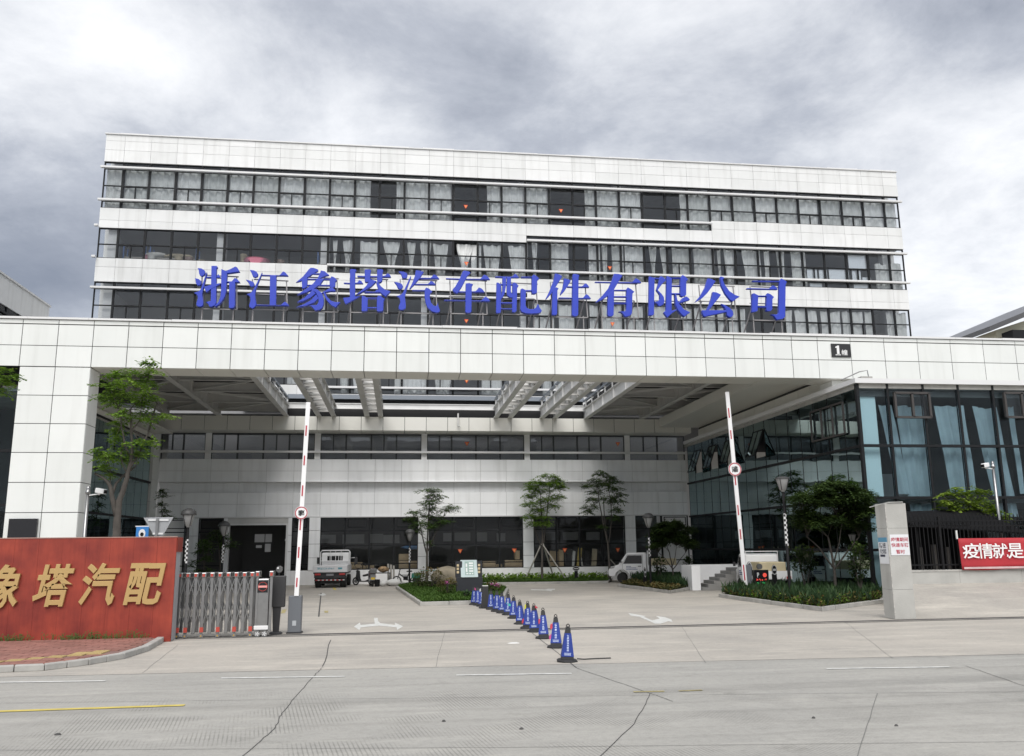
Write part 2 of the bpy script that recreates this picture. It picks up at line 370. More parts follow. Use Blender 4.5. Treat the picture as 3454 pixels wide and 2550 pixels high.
# ground floor: plinth, columns, shopfront grids, goods door
boxi('plinth', PLASTER, LX0, -10.25, YF-.02, YF+.35, 0, .86, tower); boxi('plinth', PLASTER, -6.55, LX1, YF-.02, YF+.35, 0, .86, tower)
for x in COLX[1:]:
    for z0, z1 in ((.87, 1.62), (1.63, 2.45), (2.46, 3.27), (3.28, 4.06)): boxi('column_panel', LOWW, x-.33, x+.33, YF-.06, YF+.5, z0, z1-.012, tower)
for x in (-12.35, -10.45, -6.62): 
    w = .3 if x < -12 else .11
    for z0, z1 in ((.0, .9), (.91, 2.0), (2.01, 3.0), (3.01, 4.06)): boxi('column_panel', LOWW, x-w, x+w, YF-.04, YF+.5, z0, z1-.012, tower)
boxi('door_header', STEEL, -10.34, -6.73, YF+.0, YF+.45, 3.72, 4.05, tower)
f = MB().box(-10.34, -10.22, YF+.02, YF+.3, 0, 3.72).box(-6.85, -6.73, YF+.02, YF+.3, 0, 3.72).box(-10.22, -6.85, YF+.02, YF+.3, 3.62, 3.72)
f.build('door_frame', RAIL, tower)
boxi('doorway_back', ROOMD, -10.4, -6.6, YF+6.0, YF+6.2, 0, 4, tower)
def shopfront(x0, x1, n, hz=(1.22, 2.32, 3.22)):
    w = (x1-x0)/n
    for i in range(n):
        a, b = x0+i*w, x0+(i+1)*w; f = MB()
        f.box(a, a+.05, YF+.1, YF+.22, .86, 4.06); f.box(b-.05, b, YF+.1, YF+.22, .86, 4.06)
        zs = [.86]+list(hz)+[4.06]
        for z in zs: f.box(a+.05, b-.05, YF+.1, YF+.21, z-.03, z+.03)
        o = f.build('window', FRAME, tower, recalc=False)
        for p, q in zip(zs, zs[1:]): boxi('shop_pane', GLASSD, a+.03, b-.03, YF+.15, YF+.162, p, q, o)
        if i % 2 == 1 or n == 1:    # top-hung vents standing slightly open
            v = MB(); v.bar((a+.18, YF+.03, 3.45), (b-.18, YF+.03, 3.45), .05); v.bar((a+.18, YF+.09, 3.95), (b-.18, YF+.09, 3.95), .05)
            v.bar((a+.18, YF+.03, 3.45), (a+.18, YF+.09, 3.95), .05); v.bar((b-.18, YF+.03, 3.45), (b-.18, YF+.09, 3.95), .05)
            v.build('vent_sash', FRAME, o, recalc=False)
shopfront(-12.05, -10.56, 1); shopfront(-14.5, -12.65, 1); shopfront(-6.51, -5.45, 1)
for a, b in zip(COLX[1:], COLX[2:]): shopfront(a+.33, b-.33, 4)
shopfront(14.86+.33, LX1, 2)
# fire rescue stickers: inverted orange triangles on the glass
ORANGE = mat('sticker_orange', (.72, .10, .035), .5); GOLDP = mat('sticker_print', (.8, .45, .12), .5)
for px, py in ((1571, 697), (1892, 711), (1573, 889), (2057, 904), (1573, 1083), (2066, 1093), (1574, 1285), (1575, 1497), (2084, 1498), (1552, 1859), (1735, 1857), (1905, 1856), (2084, 1855)):
    p = onY(px, py, YF+.09 if py < 1800 else YF+.12); w = .15
    mb = MB().prism([(-w, .12), (w, .12), (0, -.15)], lambda u, v, d: (p.x+u, p.y+d, p.z+v), 0, .004)
    s_ = mb.build('rescue_sticker', ORANGE, tower); MB().box(p.x-.05, p.x+.05, p.y-.004, p.y-.001, p.z+.02, p.z+.06).box(p.x-.015, p.x+.015, p.y-.004, p.y-.001, p.z-.06, p.z+.02).build('print', GOLDP, s_)
# ---------------------------------------------------------------- curtains, each hung in its own bay
CURT = mat('curtain_cloth', (.86, .87, .86), .9, var=.12, vscale=3.2, objvar=.2)
BLUEC = mat('blue_curtain_cloth', (.35, .42, .455), .9, var=.12, vscale=2.)
FLOORN = {'A': 'top floor', 'B': 'middle floor', 'C': 'floor just above canopy', 'D': 'floor glimpsed through canopy'}
def cloth(x0, x1, z0, z1, y, kind, seed, m, name='curtain', folds=None, lean=0.):
    rnd = random.Random(seed); nx = max(10, int((x1-x0)*14)); nz = 9; vs = []; fs = []
    ph = rnd.uniform(0, 6); fq = folds or rnd.uniform(9, 13); sag = rnd.uniform(.0, .10); sw = rnd.uniform(-.25, .25)
    for j in range(nz+1):
        t = j/nz; z = z1+(z0-z1)*t
        if kind == 'tied': k = 1-.62*math.sin(min(t/.78, 1)*math.pi/2)**2 if t < .78 else .38+.12*(t-.78)/.22
        elif kind == 'taper': k = 1-(.14 if m is BLUEC else .45)*t
        else: k = 1-.03*math.sin(t*3)
        cx = (x0+x1)/2+lean*t+sw*.3*t*(1-t)
        for i in range(nx+1):
            u = i/nx; x = cx+(u-.5)*(x1-x0)*k
            d = .075*math.sin(u*fq*(x1-x0)+ph+sw*2*t)+.045*math.sin(u*fq*2.3*(x1-x0)+t*2.5*sw+ph*2)+.02*math.sin(u*31+t*9+ph)
            if kind == 'loose': d += .09*math.sin((u*3.1+t*2.2+sw*4)*3+ph)*t
            zz = z-(sag*math.sin(u*math.pi)**2*(1-t) if kind != 'tied' else 0)-(.05*abs(math.sin(u*7+ph))*(1-t))
            vs.append((x, y+d, zz))
    for j in range(nz):
        for i in range(nx): a = j*(nx+1)+i; fs.append((a, a+1, a+nx+2, a+nx+1))
    o = MB().add(vs, fs).build(name, m, None, smooth=True, recalc=False)
    return o
CA = []
def run(x0, x1):
    xs = [x0]+[g for g in GRID if x0+.3 < g < x1-.3]+[x1]
    return list(zip(xs, xs[1:]))
for a, b in run(-19.15, -2.15)+run(-.5, 3.3)+run(5.65, 10.15)+run(12.5, 16.55)+run(19.3, 35.75):
    CA.append(('A', a+.03, b-.03, 23.85 if b < 21.6 else 24.6, 26.78, 'loose'))
for a, b, k in ((-4.6,-4.3,'tied'),(-3.95,-3.3,'tied'),(-2.8,-1.55,'full'),(-1.3,-.2,'tied'),(.3,.85,'tied'),(1.15,1.9,'tied'),(2.,3.05,'taper'),(3.6,4.7,'tied'),(4.6,5.3,'full'),
                (5.4,6.65,'taper'),(7.1,8.4,'taper'),(8.75,9.15,'tied'),(10.,11.3,'full'),(12.7,13.5,'full'),(13.65,14.05,'taper'),(14.3,15.1,'full'),(15.25,16.7,'full'),
                (17.,17.55,'tied'),(17.8,18.35,'tied'),(18.65,20.,'full'),(20.2,21.7,'full'),(21.9,22.2,'taper'),(22.4,23.2,'taper'),(23.7,24.3,'tied'),(24.2,25.1,'full'),(25.35,25.75,'full'),(26.3,26.9,'taper'),(27.35,28.5,'full')):
    CA.append(('B', a, b, 20.0, 22.3 if a < 8.4 else 22.6, k))
CA += [('B', 33.75, 35.0, 20.0, 21.95, 'full'), ('B', 35.15, 35.75, 20., 22.0, 'full')]
for a, b, k in ((8.85,10.2,'full'),(10.5,11.6,'full'),(12.65,13.4,'full'),(13.5,15.0,'full'),(15.3,16.4,'full'),(16.6,18.1,'full'),(19.1,20.4,'full'),(20.5,22.1,'full'),(22.3,23.7,'full'),(26.5,27.2,'taper'),
                (27.35,29.0,'full'),(29.3,30.7,'full'),(30.9,32.4,'full'),(32.5,33.3,'full'),(34.2,35.7,'full')):
    CA.append(('C', a, b, 15.9, 18.3, k))
for p, q, k in ((967,1060,'full'),(1142,1180,'taper'),(1182,1244,'taper'),(1330,1440,'full'),(1456,1530,'taper'),(1624,1695,'full'),(1830,1900,'full')):
    CA.append(('D', onY(p, 1300, YF+.4).x, onY(q, 1300, YF+.4).x, 11.95, 14.3, k))
cnt = {}
for i, (fl, a, b, z0, z1, k) in enumerate(CA):
    n = cnt[fl] = cnt.get(fl, -1)+1
    word = {'tied': 'tied white', 'taper': 'half drawn white', 'full': 'white', 'loose': 'creased pale grey'}[k]
    o = cloth(a, b, z0, z1, YF+.36+random.uniform(-.03, .03), k, i, CURT)
    tag(o, f'{word} curtain, {ordn(n)} from left on the {FLOORN[fl]}', 'curtain', 'curtains in the office block windows')
# silver foil sheets pasted in the right-hand bays
FOIL = mat('silver_foil', (.75, .78, .80), .32, metal=.6, bump=.5, bscale=3)
for i, (a, b, z0, z1) in enumerate(((28.45,29.2,20.45,21.3),(29.35,29.95,20.45,21.25),(30.1,31.6,20.42,21.32),(31.65,33.2,21.42,22.45),(31.85,32.5,20.45,21.3),(32.6,33.25,20.45,20.8),(28.6,29.5,19.95,20.25),(31.9,33.2,19.92,20.28))):
    boxi('foil_sheet', FOIL, a, b, YF+.24, YF+.25, z0, z1, tower)
# storage seen on the open middle floor, left end
RACK = mat('rack_blue', (.05, .14, .38), .5); BOARD = mat('rack_shelf', (.45, .43, .40), .7)
def rack(x0, x1, z0, label, y=YF+1.0):
    e = empty('storage_rack', ((x0+x1)/2, y, z0), 0, label, 'rack', 'racks on the open middle floor')
    for x in (x0, x1):
        for dy in (0, .8): MB().box(x-.04, x+.04, y+dy-.04, y+dy+.04, z0, z0+1.9).build('upright', RACK, e)
    for z in (.35, 1.05): MB().box(x0, x1, y, y+.8, z0+z, z0+z+.08).build('shelf', BOARD, e)
rack(-17.95, -16.6, 19.75, 'blue storage rack nearest the left corner of the middle floor')
rack(-16.3, -13.4, 19.75, 'long blue storage rack with cloth bundles on the middle floor')
rack(-5.6, -5.0, 19.75, 'short blue storage rack beside the tied curtains')
def lump(name, label, cat, c, r, m, seed=0, group=None, flat=.6, parent=None):
    rnd = random.Random(seed); mb = MB(); n = 10; vs = []; fs = []; k = 6
    for j in range(k+1):
        th = math.pi*j/k
        for i in range(n):
            a = 2*math.pi*i/n; rr = 1+rnd.uniform(-.16, .16)
            vs.append((c[0]+r[0]*rr*math.sin(th)*math.cos(a), c[1]+r[1]*rr*math.sin(th)*math.sin(a), c[2]+r[2]*(1+math.cos(th)*(1 if math.cos(th) > 0 else 1))*(.5 if True else 1)*2*.5))
    for j in range(k):
        for i in range(n): i2 = (i+1) % n; fs.append((j*n+i, j*n+i2, (j+1)*n+i2, (j+1)*n+i))
    o = mb.add(vs, fs).build(name, m, parent, smooth=True)
    if label: tag(o, label, cat, group)
    return o
FOAM = mat('foam_buff', (.52, .45, .32), .9, var=.2); PINK = mat('plastic_pink', (.6, .22, .30), .5); CARD = mat('cardboard', (.55, .42, .27), .85, var=.15, objvar=.1); WHITEBAG = mat('white_sack', (.62, .62, .60), .8, var=.15)
BROWNBIN = mat('brown_bin', (.28, .20, .17), .6)
for i, (px, py, w, h, m, lab) in enumerate(((528, 822, .75, .4, WHITEBAG, 'white cloth bundle on the rack shelf'), (600, 826, .9, .34, FOAM, 'buff foam offcuts heaped on the rack shelf'), (636, 828, .4, .3, FOAM, 'small buff foam pile at shelf end'))):
    p = onY(px, py, YF+1.2); lump('bundle', lab, 'bundle', (p.x, p.y, 20.88), (w, .35, h), m, i)
for i, (px, w, h, m, lab) in enumerate(((512, .26, .62, WHITEBAG, 'pale tub on middle floor nearest the rack'), (603, .28, .6, FOAM, 'buff tub left of the brown bin'), (637, .28, .55, BROWNBIN, 'brown bin below the storage rack'), (680, .25, .4, FOAM, 'low buff tub beside inner column'), (822, .22, .9, FOAM, 'upright buff roll on the middle floor'), (868, .85, .5, PINK, 'wide pink basin on the middle floor'), (944, .35, .55, BROWNBIN, 'brown bin right of the pink basin'), (493, .12, .65, PINK, 'thin red roll by the blue upright'))):
    p = onY(px, 870, YF+.8)
    o = MB().lathe((p.x, p.y, 20.3), [(w*.85, 0), (w, h*.92), (w*1.04, h), (w*.93, h)], 14).build('tub', m); tag(o, lab, 'tub')
# stock in the ground floor windows
def leaning(name, label, cat, px0, px1, pyt, m, y=YF+.6, thick=.12, tilt=.15):
    a = onY(px0, 1900, y).x; b = onY(px1, 1900, y).x; zt = onY((px0+px1)/2, pyt, y).z
    o = MB().hexa([(a, y, .9), (b, y, .9), (b, y+thick, .9), (a, y+thick, .9)], [(a+tilt, y+.3, zt), (b+tilt, y+.3, zt-.06), (b+tilt, y+.3+thick, zt-.06), (a+tilt, y+.3+thick, zt)]).build(name, m, None, bevel=.03)
    return tag(o, label, cat, 'stock leaning inside the ground floor windows')
YEL = mat('yellow_sheet', (.55, .42, .12), .7); CHAR = mat('charcoal_roll', (.04, .04, .042), .8)
for a in (('foam_sheet', 'pale cardboard sheet leaning beside white column', 'sheet', 1853, 1883, 1857, CARD), ('foam_sheet', 'tan sheet leaning left of black roll', 'sheet', 1886, 1902, 1853, CARD),
          ('fabric_roll', 'black roll leaning inside window behind oval sign', 'roll', 1905, 1930, 1850, CHAR), ('foam_sheet', 'thin white strip leaning on black roll', 'sheet', 1928, 1937, 1857, WHITEBAG),
          ('foam_sheet', 'yellow sheet leaning in ground floor window', 'sheet', 1945, 1958, 1846, YEL), ('fabric_roll', 'black roll leaning right of yellow sheet', 'roll', 1968, 1990, 1856, CHAR),
          ('foam_sheet', 'buff sheet leaning at far right of stock', 'sheet', 1995, 2012, 1850, FOAM), ('foam_sheet', 'white strip leaning between the black rolls', 'sheet', 1962, 1968, 1870, WHITEBAG)):
    leaning(*a, tilt=random.uniform(-.1, .3))
def carton(label, px0, px1, pyt, pyb, m=CARD, y=YF+.5, d=.6):
    a = onY(px0, pyb, y); b = onY(px1, pyt, y); e = empty('carton', ((a.x+b.x)/2, y+d/2, .9), 0, label, 'carton', 'cartons stacked inside the ground floor windows')
    z0 = max(a.z, .9); MB().box(a.x, b.x, y, y+d, z0, b.z).build('box', m, e, bevel=.015)
    MB().box((a.x+b.x)/2-.04, (a.x+b.x)/2+.04, y-.004, y+d*.9, b.z+.001, b.z+.004).build('tape', YEL, e)
carton('wide brown carton right of the parked flatbed truck', 1172, 1222, 1897, 1935); carton('lower brown carton beside the wide one', 1224, 1262, 1907, 1935)
carton('large tan carton below the blue tarpaulin', 1345, 1408, 1892, 1935); carton('tan carton peaked on the stack', 1345, 1382, 1868, 1891)
carton('long brown carton behind the map board', 1630, 1672, 1893, 1924); carton('small carton at end of long carton', 1674, 1694, 1904, 1924); carton('broad tan carton left of the staked tree column', 1704, 1766, 1889, 1924)
carton('narrow carton standing on the broad tan carton', 1738, 1753, 1857, 1887)
TARP = mat('blue_tarp', (.06, .16, .33), .6)
p = onY(1395, 1864, YF+.9); lump('tarpaulin', 'blue tarpaulin heaped over cartons', 'tarpaulin', (p.x, p.y, 2.05), (.75, .3, .3), TARP, 3)
for i, (px, py, w, h) in enumerate(((1105, 1818, .9, .5), (1192, 1818, 1.2, .55), (1268, 1816, .8, .55), (1320, 1818, .9, .5), (1510, 1812, .5, .5), (1560, 1810, .9, .5), (1625, 1811, .6, .55), (1690, 1812, .5, .5), (1860, 1808, .6, .5), (1925, 1808, .9, .5), (2000, 1808, .8, .5))):
    p = onY(px, py, YF+4.5); boxi('notice_board', mat('board_grey', (.42, .42, .43), .8, objvar=.3), p.x-w*.6, p.x+w*.6, YF+4.5, YF+4.55, p.z-h*.55, p.z+h*.55, tower)
for i, (a, b, z0, z1) in enumerate(((-8.95,-8.35,2.6,3.1),(-8.3,-7.9,2.6,3.1),(-8.85,-8.5,2.25,2.42),(-8.3,-7.95,2.0,2.5),(-7.1,-6.95,2.65,2.8))): boxi('wall_notice', mat('paper', (.6,.6,.6), .8), a, b, YF+1.6, YF+1.62, z0, z1, tower)
# ================================================================ ENTRANCE CANOPY
YC = 35.0
JX = [-12.11+1.325*k for k in range(-8, 0)]+[-12.11+1.325*k for k in range(0, 23)]+[17.04+1.325*0+1.2]+[19.79+1.6*k for k in range(0, 9)]
JX = sorted(set(round(x, 2) for x in JX)); JX = [x for i, x in enumerate(JX) if i == 0 or x-JX[i-1] > .9]
CX0, CX1 = JX[0], JX[-1]
can = empty('entrance_canopy', (3, YC+1, 0), 0, 'wide white panelled entrance canopy spanning the gateway on a square pier', 'canopy')
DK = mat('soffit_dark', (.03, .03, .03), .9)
SOF = mat('soffit_panel', (.72, .71, .66), .4, objvar=.05)
def grid_panels(name, m, xs, zs, y, par, gap=.028, th=.04, jit=.003):
    for a, b in zip(zs, zs[1:]):
        for p, q in zip(xs, xs[1:]):
            d = random.uniform(-jit, jit); boxi(name, m, p+gap/2, q-gap/2, y+d, y+th+d, a+gap/2, b-gap/2, par)
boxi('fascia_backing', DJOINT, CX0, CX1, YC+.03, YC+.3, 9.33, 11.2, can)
grid_panels('fascia_panel', ALU, JX, [9.28, 10.12, 10.98], YC, can)
grid_panels('coping_panel', ALU, JX, [10.99, 11.17], YC-.02, can)
x = CX0
while x < CX1:
    w = random.uniform(2.2, 3.2); boxi('coping_flashing', RAIL, x, x+w-.01, YC-.09, YC+.45, 11.18, 11.25+random.uniform(0, .035), can); x += w
for p, q in zip(JX, JX[1:]):       # soffit strip behind the fascia
    if q > -12.2 and p < 19.6: boxi('soffit_panel', SOF, p+.015, q-.015, YC+.05, YC+1.55, 9.28, 9.31, can)
boxi('fascia_return', SOF, -12.1, 19.5, YC+1.56, YC+1.62, 9.30, 10.2, can)
# roof over the two ends, open in the middle
roofb = [(CX0, -6.95, YC+.3, 54.4, 10.98, 11.15), (11.8, 21., YC+.3, 54.4, 10.98, 11.15), (-6.95, 11.8, YC+.3, YC+1.2, 10.98, 11.15)]
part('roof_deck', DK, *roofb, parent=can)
for i, x in enumerate((-10.89, -6.92, -4.96, -4.06, -2.03, -1.2, 5.99, 6.89, 8.93, 9.77, 11.79, 15.44, -13.9, 18.6)):
    m = STEELW if x > 5 and x < 12 else STEEL  # light from the opening painted onto the right-hand beams as a paler colour
    b = MB().box(x-.15, x+.15, YC+1.6, 53.9, 10.15, 10.185).box(x-.15, x+.15, YC+1.6, 53.9, 10.80, 10.83).box(x-.012, x+.012, YC+1.6, 53.9, 10.185, 10.80)
    y = YC+3.0
    while y < 53: b.box(x-.13, x+.13, y, y+.02, 10.186, 10.80); y += 2.6
    b.build('roof_beam', m, can, recalc=False)
    if x in (-6.92, -4.96, -2.03, 5.99, 8.93, 11.79):      # stub posts carrying the glazing bar
        p = MB(); y = YC+2.5
        while y < 53.5: p.box(x-.05, x+.05, y, y+.1, 10.83, 11.25); p.box(x-.09, x+.09, y-.04, y+.14, 11.25, 11.27); y += 1.75
        p.build('stub_post', STEELW, can, recalc=False)
        MB().box(x-.07, x+.07, YC+1.6, 53.9, 11.28, 11.40).build('glazing_bar', mat('slate_bar', (.20, .225, .26), .5), can, recalc=False)
for a, b in ((-4.96, -4.06), (-2.03, -1.2), (5.99, 6.89), (8.93, 9.77)):   # lattice and ducts between the paired beams
    q = MB(); y = YC+2.2; k = 0
    while y < 53:
        q.bar((a, y, 10.5), (b, y+1.1, 10.5), .07); q.bar((a, y+.1, 10.35), (b, y+.1, 10.35), .09)
        q.tube([(a+.02, y+.7, 10.62), (b-.02, y+.8, 10.62)], .16, 8); y += 1.7
    q.build('lattice', STEEL, can)
for x0, x1 in ((-13.8, -6.95), (11.8, 18.5)):
    for y in (37.6, 40.4, 43.4, 46.6, 50.0, 53.2): MB().box(x0, x1, y-.1, y+.1, 10.40, 10.43).box(x0, x1, y-.1, y+.1, 10.86, 10.89).box(x0, x1, y-.012, y+.012, 10.43, 10.86).build('cross_beam', STEEL, can, recalc=False)
    q = MB(); ys = (37.6, 40.4, 43.4, 46.6, 50.0, 53.2)
    xs_ = (x0, -10.89, x1) if x0 < 0 else (x0, 15.44, x1)
    for j, (y, y2) in enumerate(zip(ys, ys[1:])):
        for p, r in zip(xs_, xs_[1:]):
            s0, s1 = (p, r) if j % 2 else (r, p); q.bar((s0, y, 10.5), (s1, y2, 10.5), .13, .1)
    q.build('brace', STEEL, can)
MB().box(-6.95, 11.8, 53.6, 53.75, 10.66, 10.70).box(-6.95, 11.8, 53.6, 53.75, 10.98, 11.02).box(-6.95, 11.8, 53.66, 53.69, 10.70, 10.98).build('edge_beam', STEELW, can, recalc=False)
boxi('gutter', mat('slate_bar', (.20, .225, .26), .5), -6.95, 11.8, 54.0, 54.5, 11.35, 11.62, can)
boxi('gutter_painted_shadow', DJOINT, -6.95, 11.8, 54.3, 54.5, 10.2, 11.35, can)  # near-black board added in place of the shade below the gutter
MB().tube([(3.6, 53.4, 10.4), (3.6, 53.3, 9.6), (3.75, 53.3, 9.55)], .05).build('drain_pipe', STEEL, can)
# rear fascia under the beams
RX = [-14.4+1.335*k for k in range(26)]
RX = [x for x in RX if x < 18.7]+[18.75]
boxi('fascia_backing', DJOINT, -14.4, 18.75, 53.55, 53.9, 9.34, 10.18, can)
grid_panels('rear_fascia_panel', SOF, RX, [9.3, 10.17], 53.5, can)
for p, q in zip(RX, RX[1:]): boxi('rear_soffit_panel', SOF, p+.015, q-.015, 53.56, 54.96, 9.285, 9.315, can)
# right-hand side beam above the glass wing
SY = [36.6+1.3*k for k in range(14)]
boxi('side_fascia_backing', DJOINT, 19.24, 19.6, 36.6, 53.4, 8.95, 9.62, can)
for a, b in zip(SY, SY[1:]): boxi('side_fascia_panel', SOF, 19.2, 19.23, a+.012, b-.012, 8.93, 9.5, can)
boxi('side_soffit', SOF, 16.9, 19.5, 36.65, 53.4, 9.62, 9.66, can)
boxi('side_beam', SOF, 16.6, 16.9, 36.65, 53.4, 9.62, 10.2, can)
boxi('end_block', ALU, 19.0, 20.2, 35.4, 36.55, 8.9, 9.27, can)
# gate pier on the left
PX = [-14.73, -13.42, -12.11]; PZ = [0, 1.25, 2.48, 3.63, 4.77, 5.91, 7.03, 8.14, 9.27]
boxi('pier_core', DJOINT, PX[0]+.04, PX[2]-.05, YC+.05, 36.05, 0, 9.3, can)
grid_panels('pier_panel', ALU, PX, PZ, YC, can)
for a, b in zip(PZ, PZ[1:]):
    boxi('pier_side_panel', ALU, PX[2]-.04, PX[2]-.002, YC+.05, 36.1, a+.014, b-.014, can)
SCR = mat('dark_screen', (.012, .012, .015), .25)
p = onY(77, 1777, 34.9); boxi('display_panel', SCR, p.x-.5, p.x+.5, 34.86, 34.98, 2.0, 3.4, can)
# building number plate
pl = onY(2834, 1205, YC-.03); e = empty('number_plate', (pl.x, YC-.06, pl.z-.3), 0, 'small black building number plate on the canopy fascia', 'plate')
a = onY(2801, 1160, YC); b = onY(2869, 1206, YC)
MB().box(a.x, b.x, YC-.06, YC-.02, b.z, a.z).build('plate', mat('plate_black', (.02, .02, .022), .4), e)
mb = MB(); w = b.x-a.x; h = a.z-b.z
mb.prism([(.26,.16),(.40,.16),(.40,.86),(.33,.86),(.20,.76),(.20,.68),(.27,.70),(.27,.16)], lambda u, v, d: (a.x+w*u, YC-.07+d, b.z+h*v), 0, .008)
mb.box(a.x+w*.19, a.x+w*.47, YC-.07, YC-.062, b.z+h*.13, b.z+h*.2)
put_text(mb, '幢', lambda u, v, d: (a.x+w*(.52+.30*u), YC-.07+d, b.z+h*(.14+.42*v)), .008, .012)
mb.build('numeral', mat('plate_white', (.75, .75, .75), .5), e)
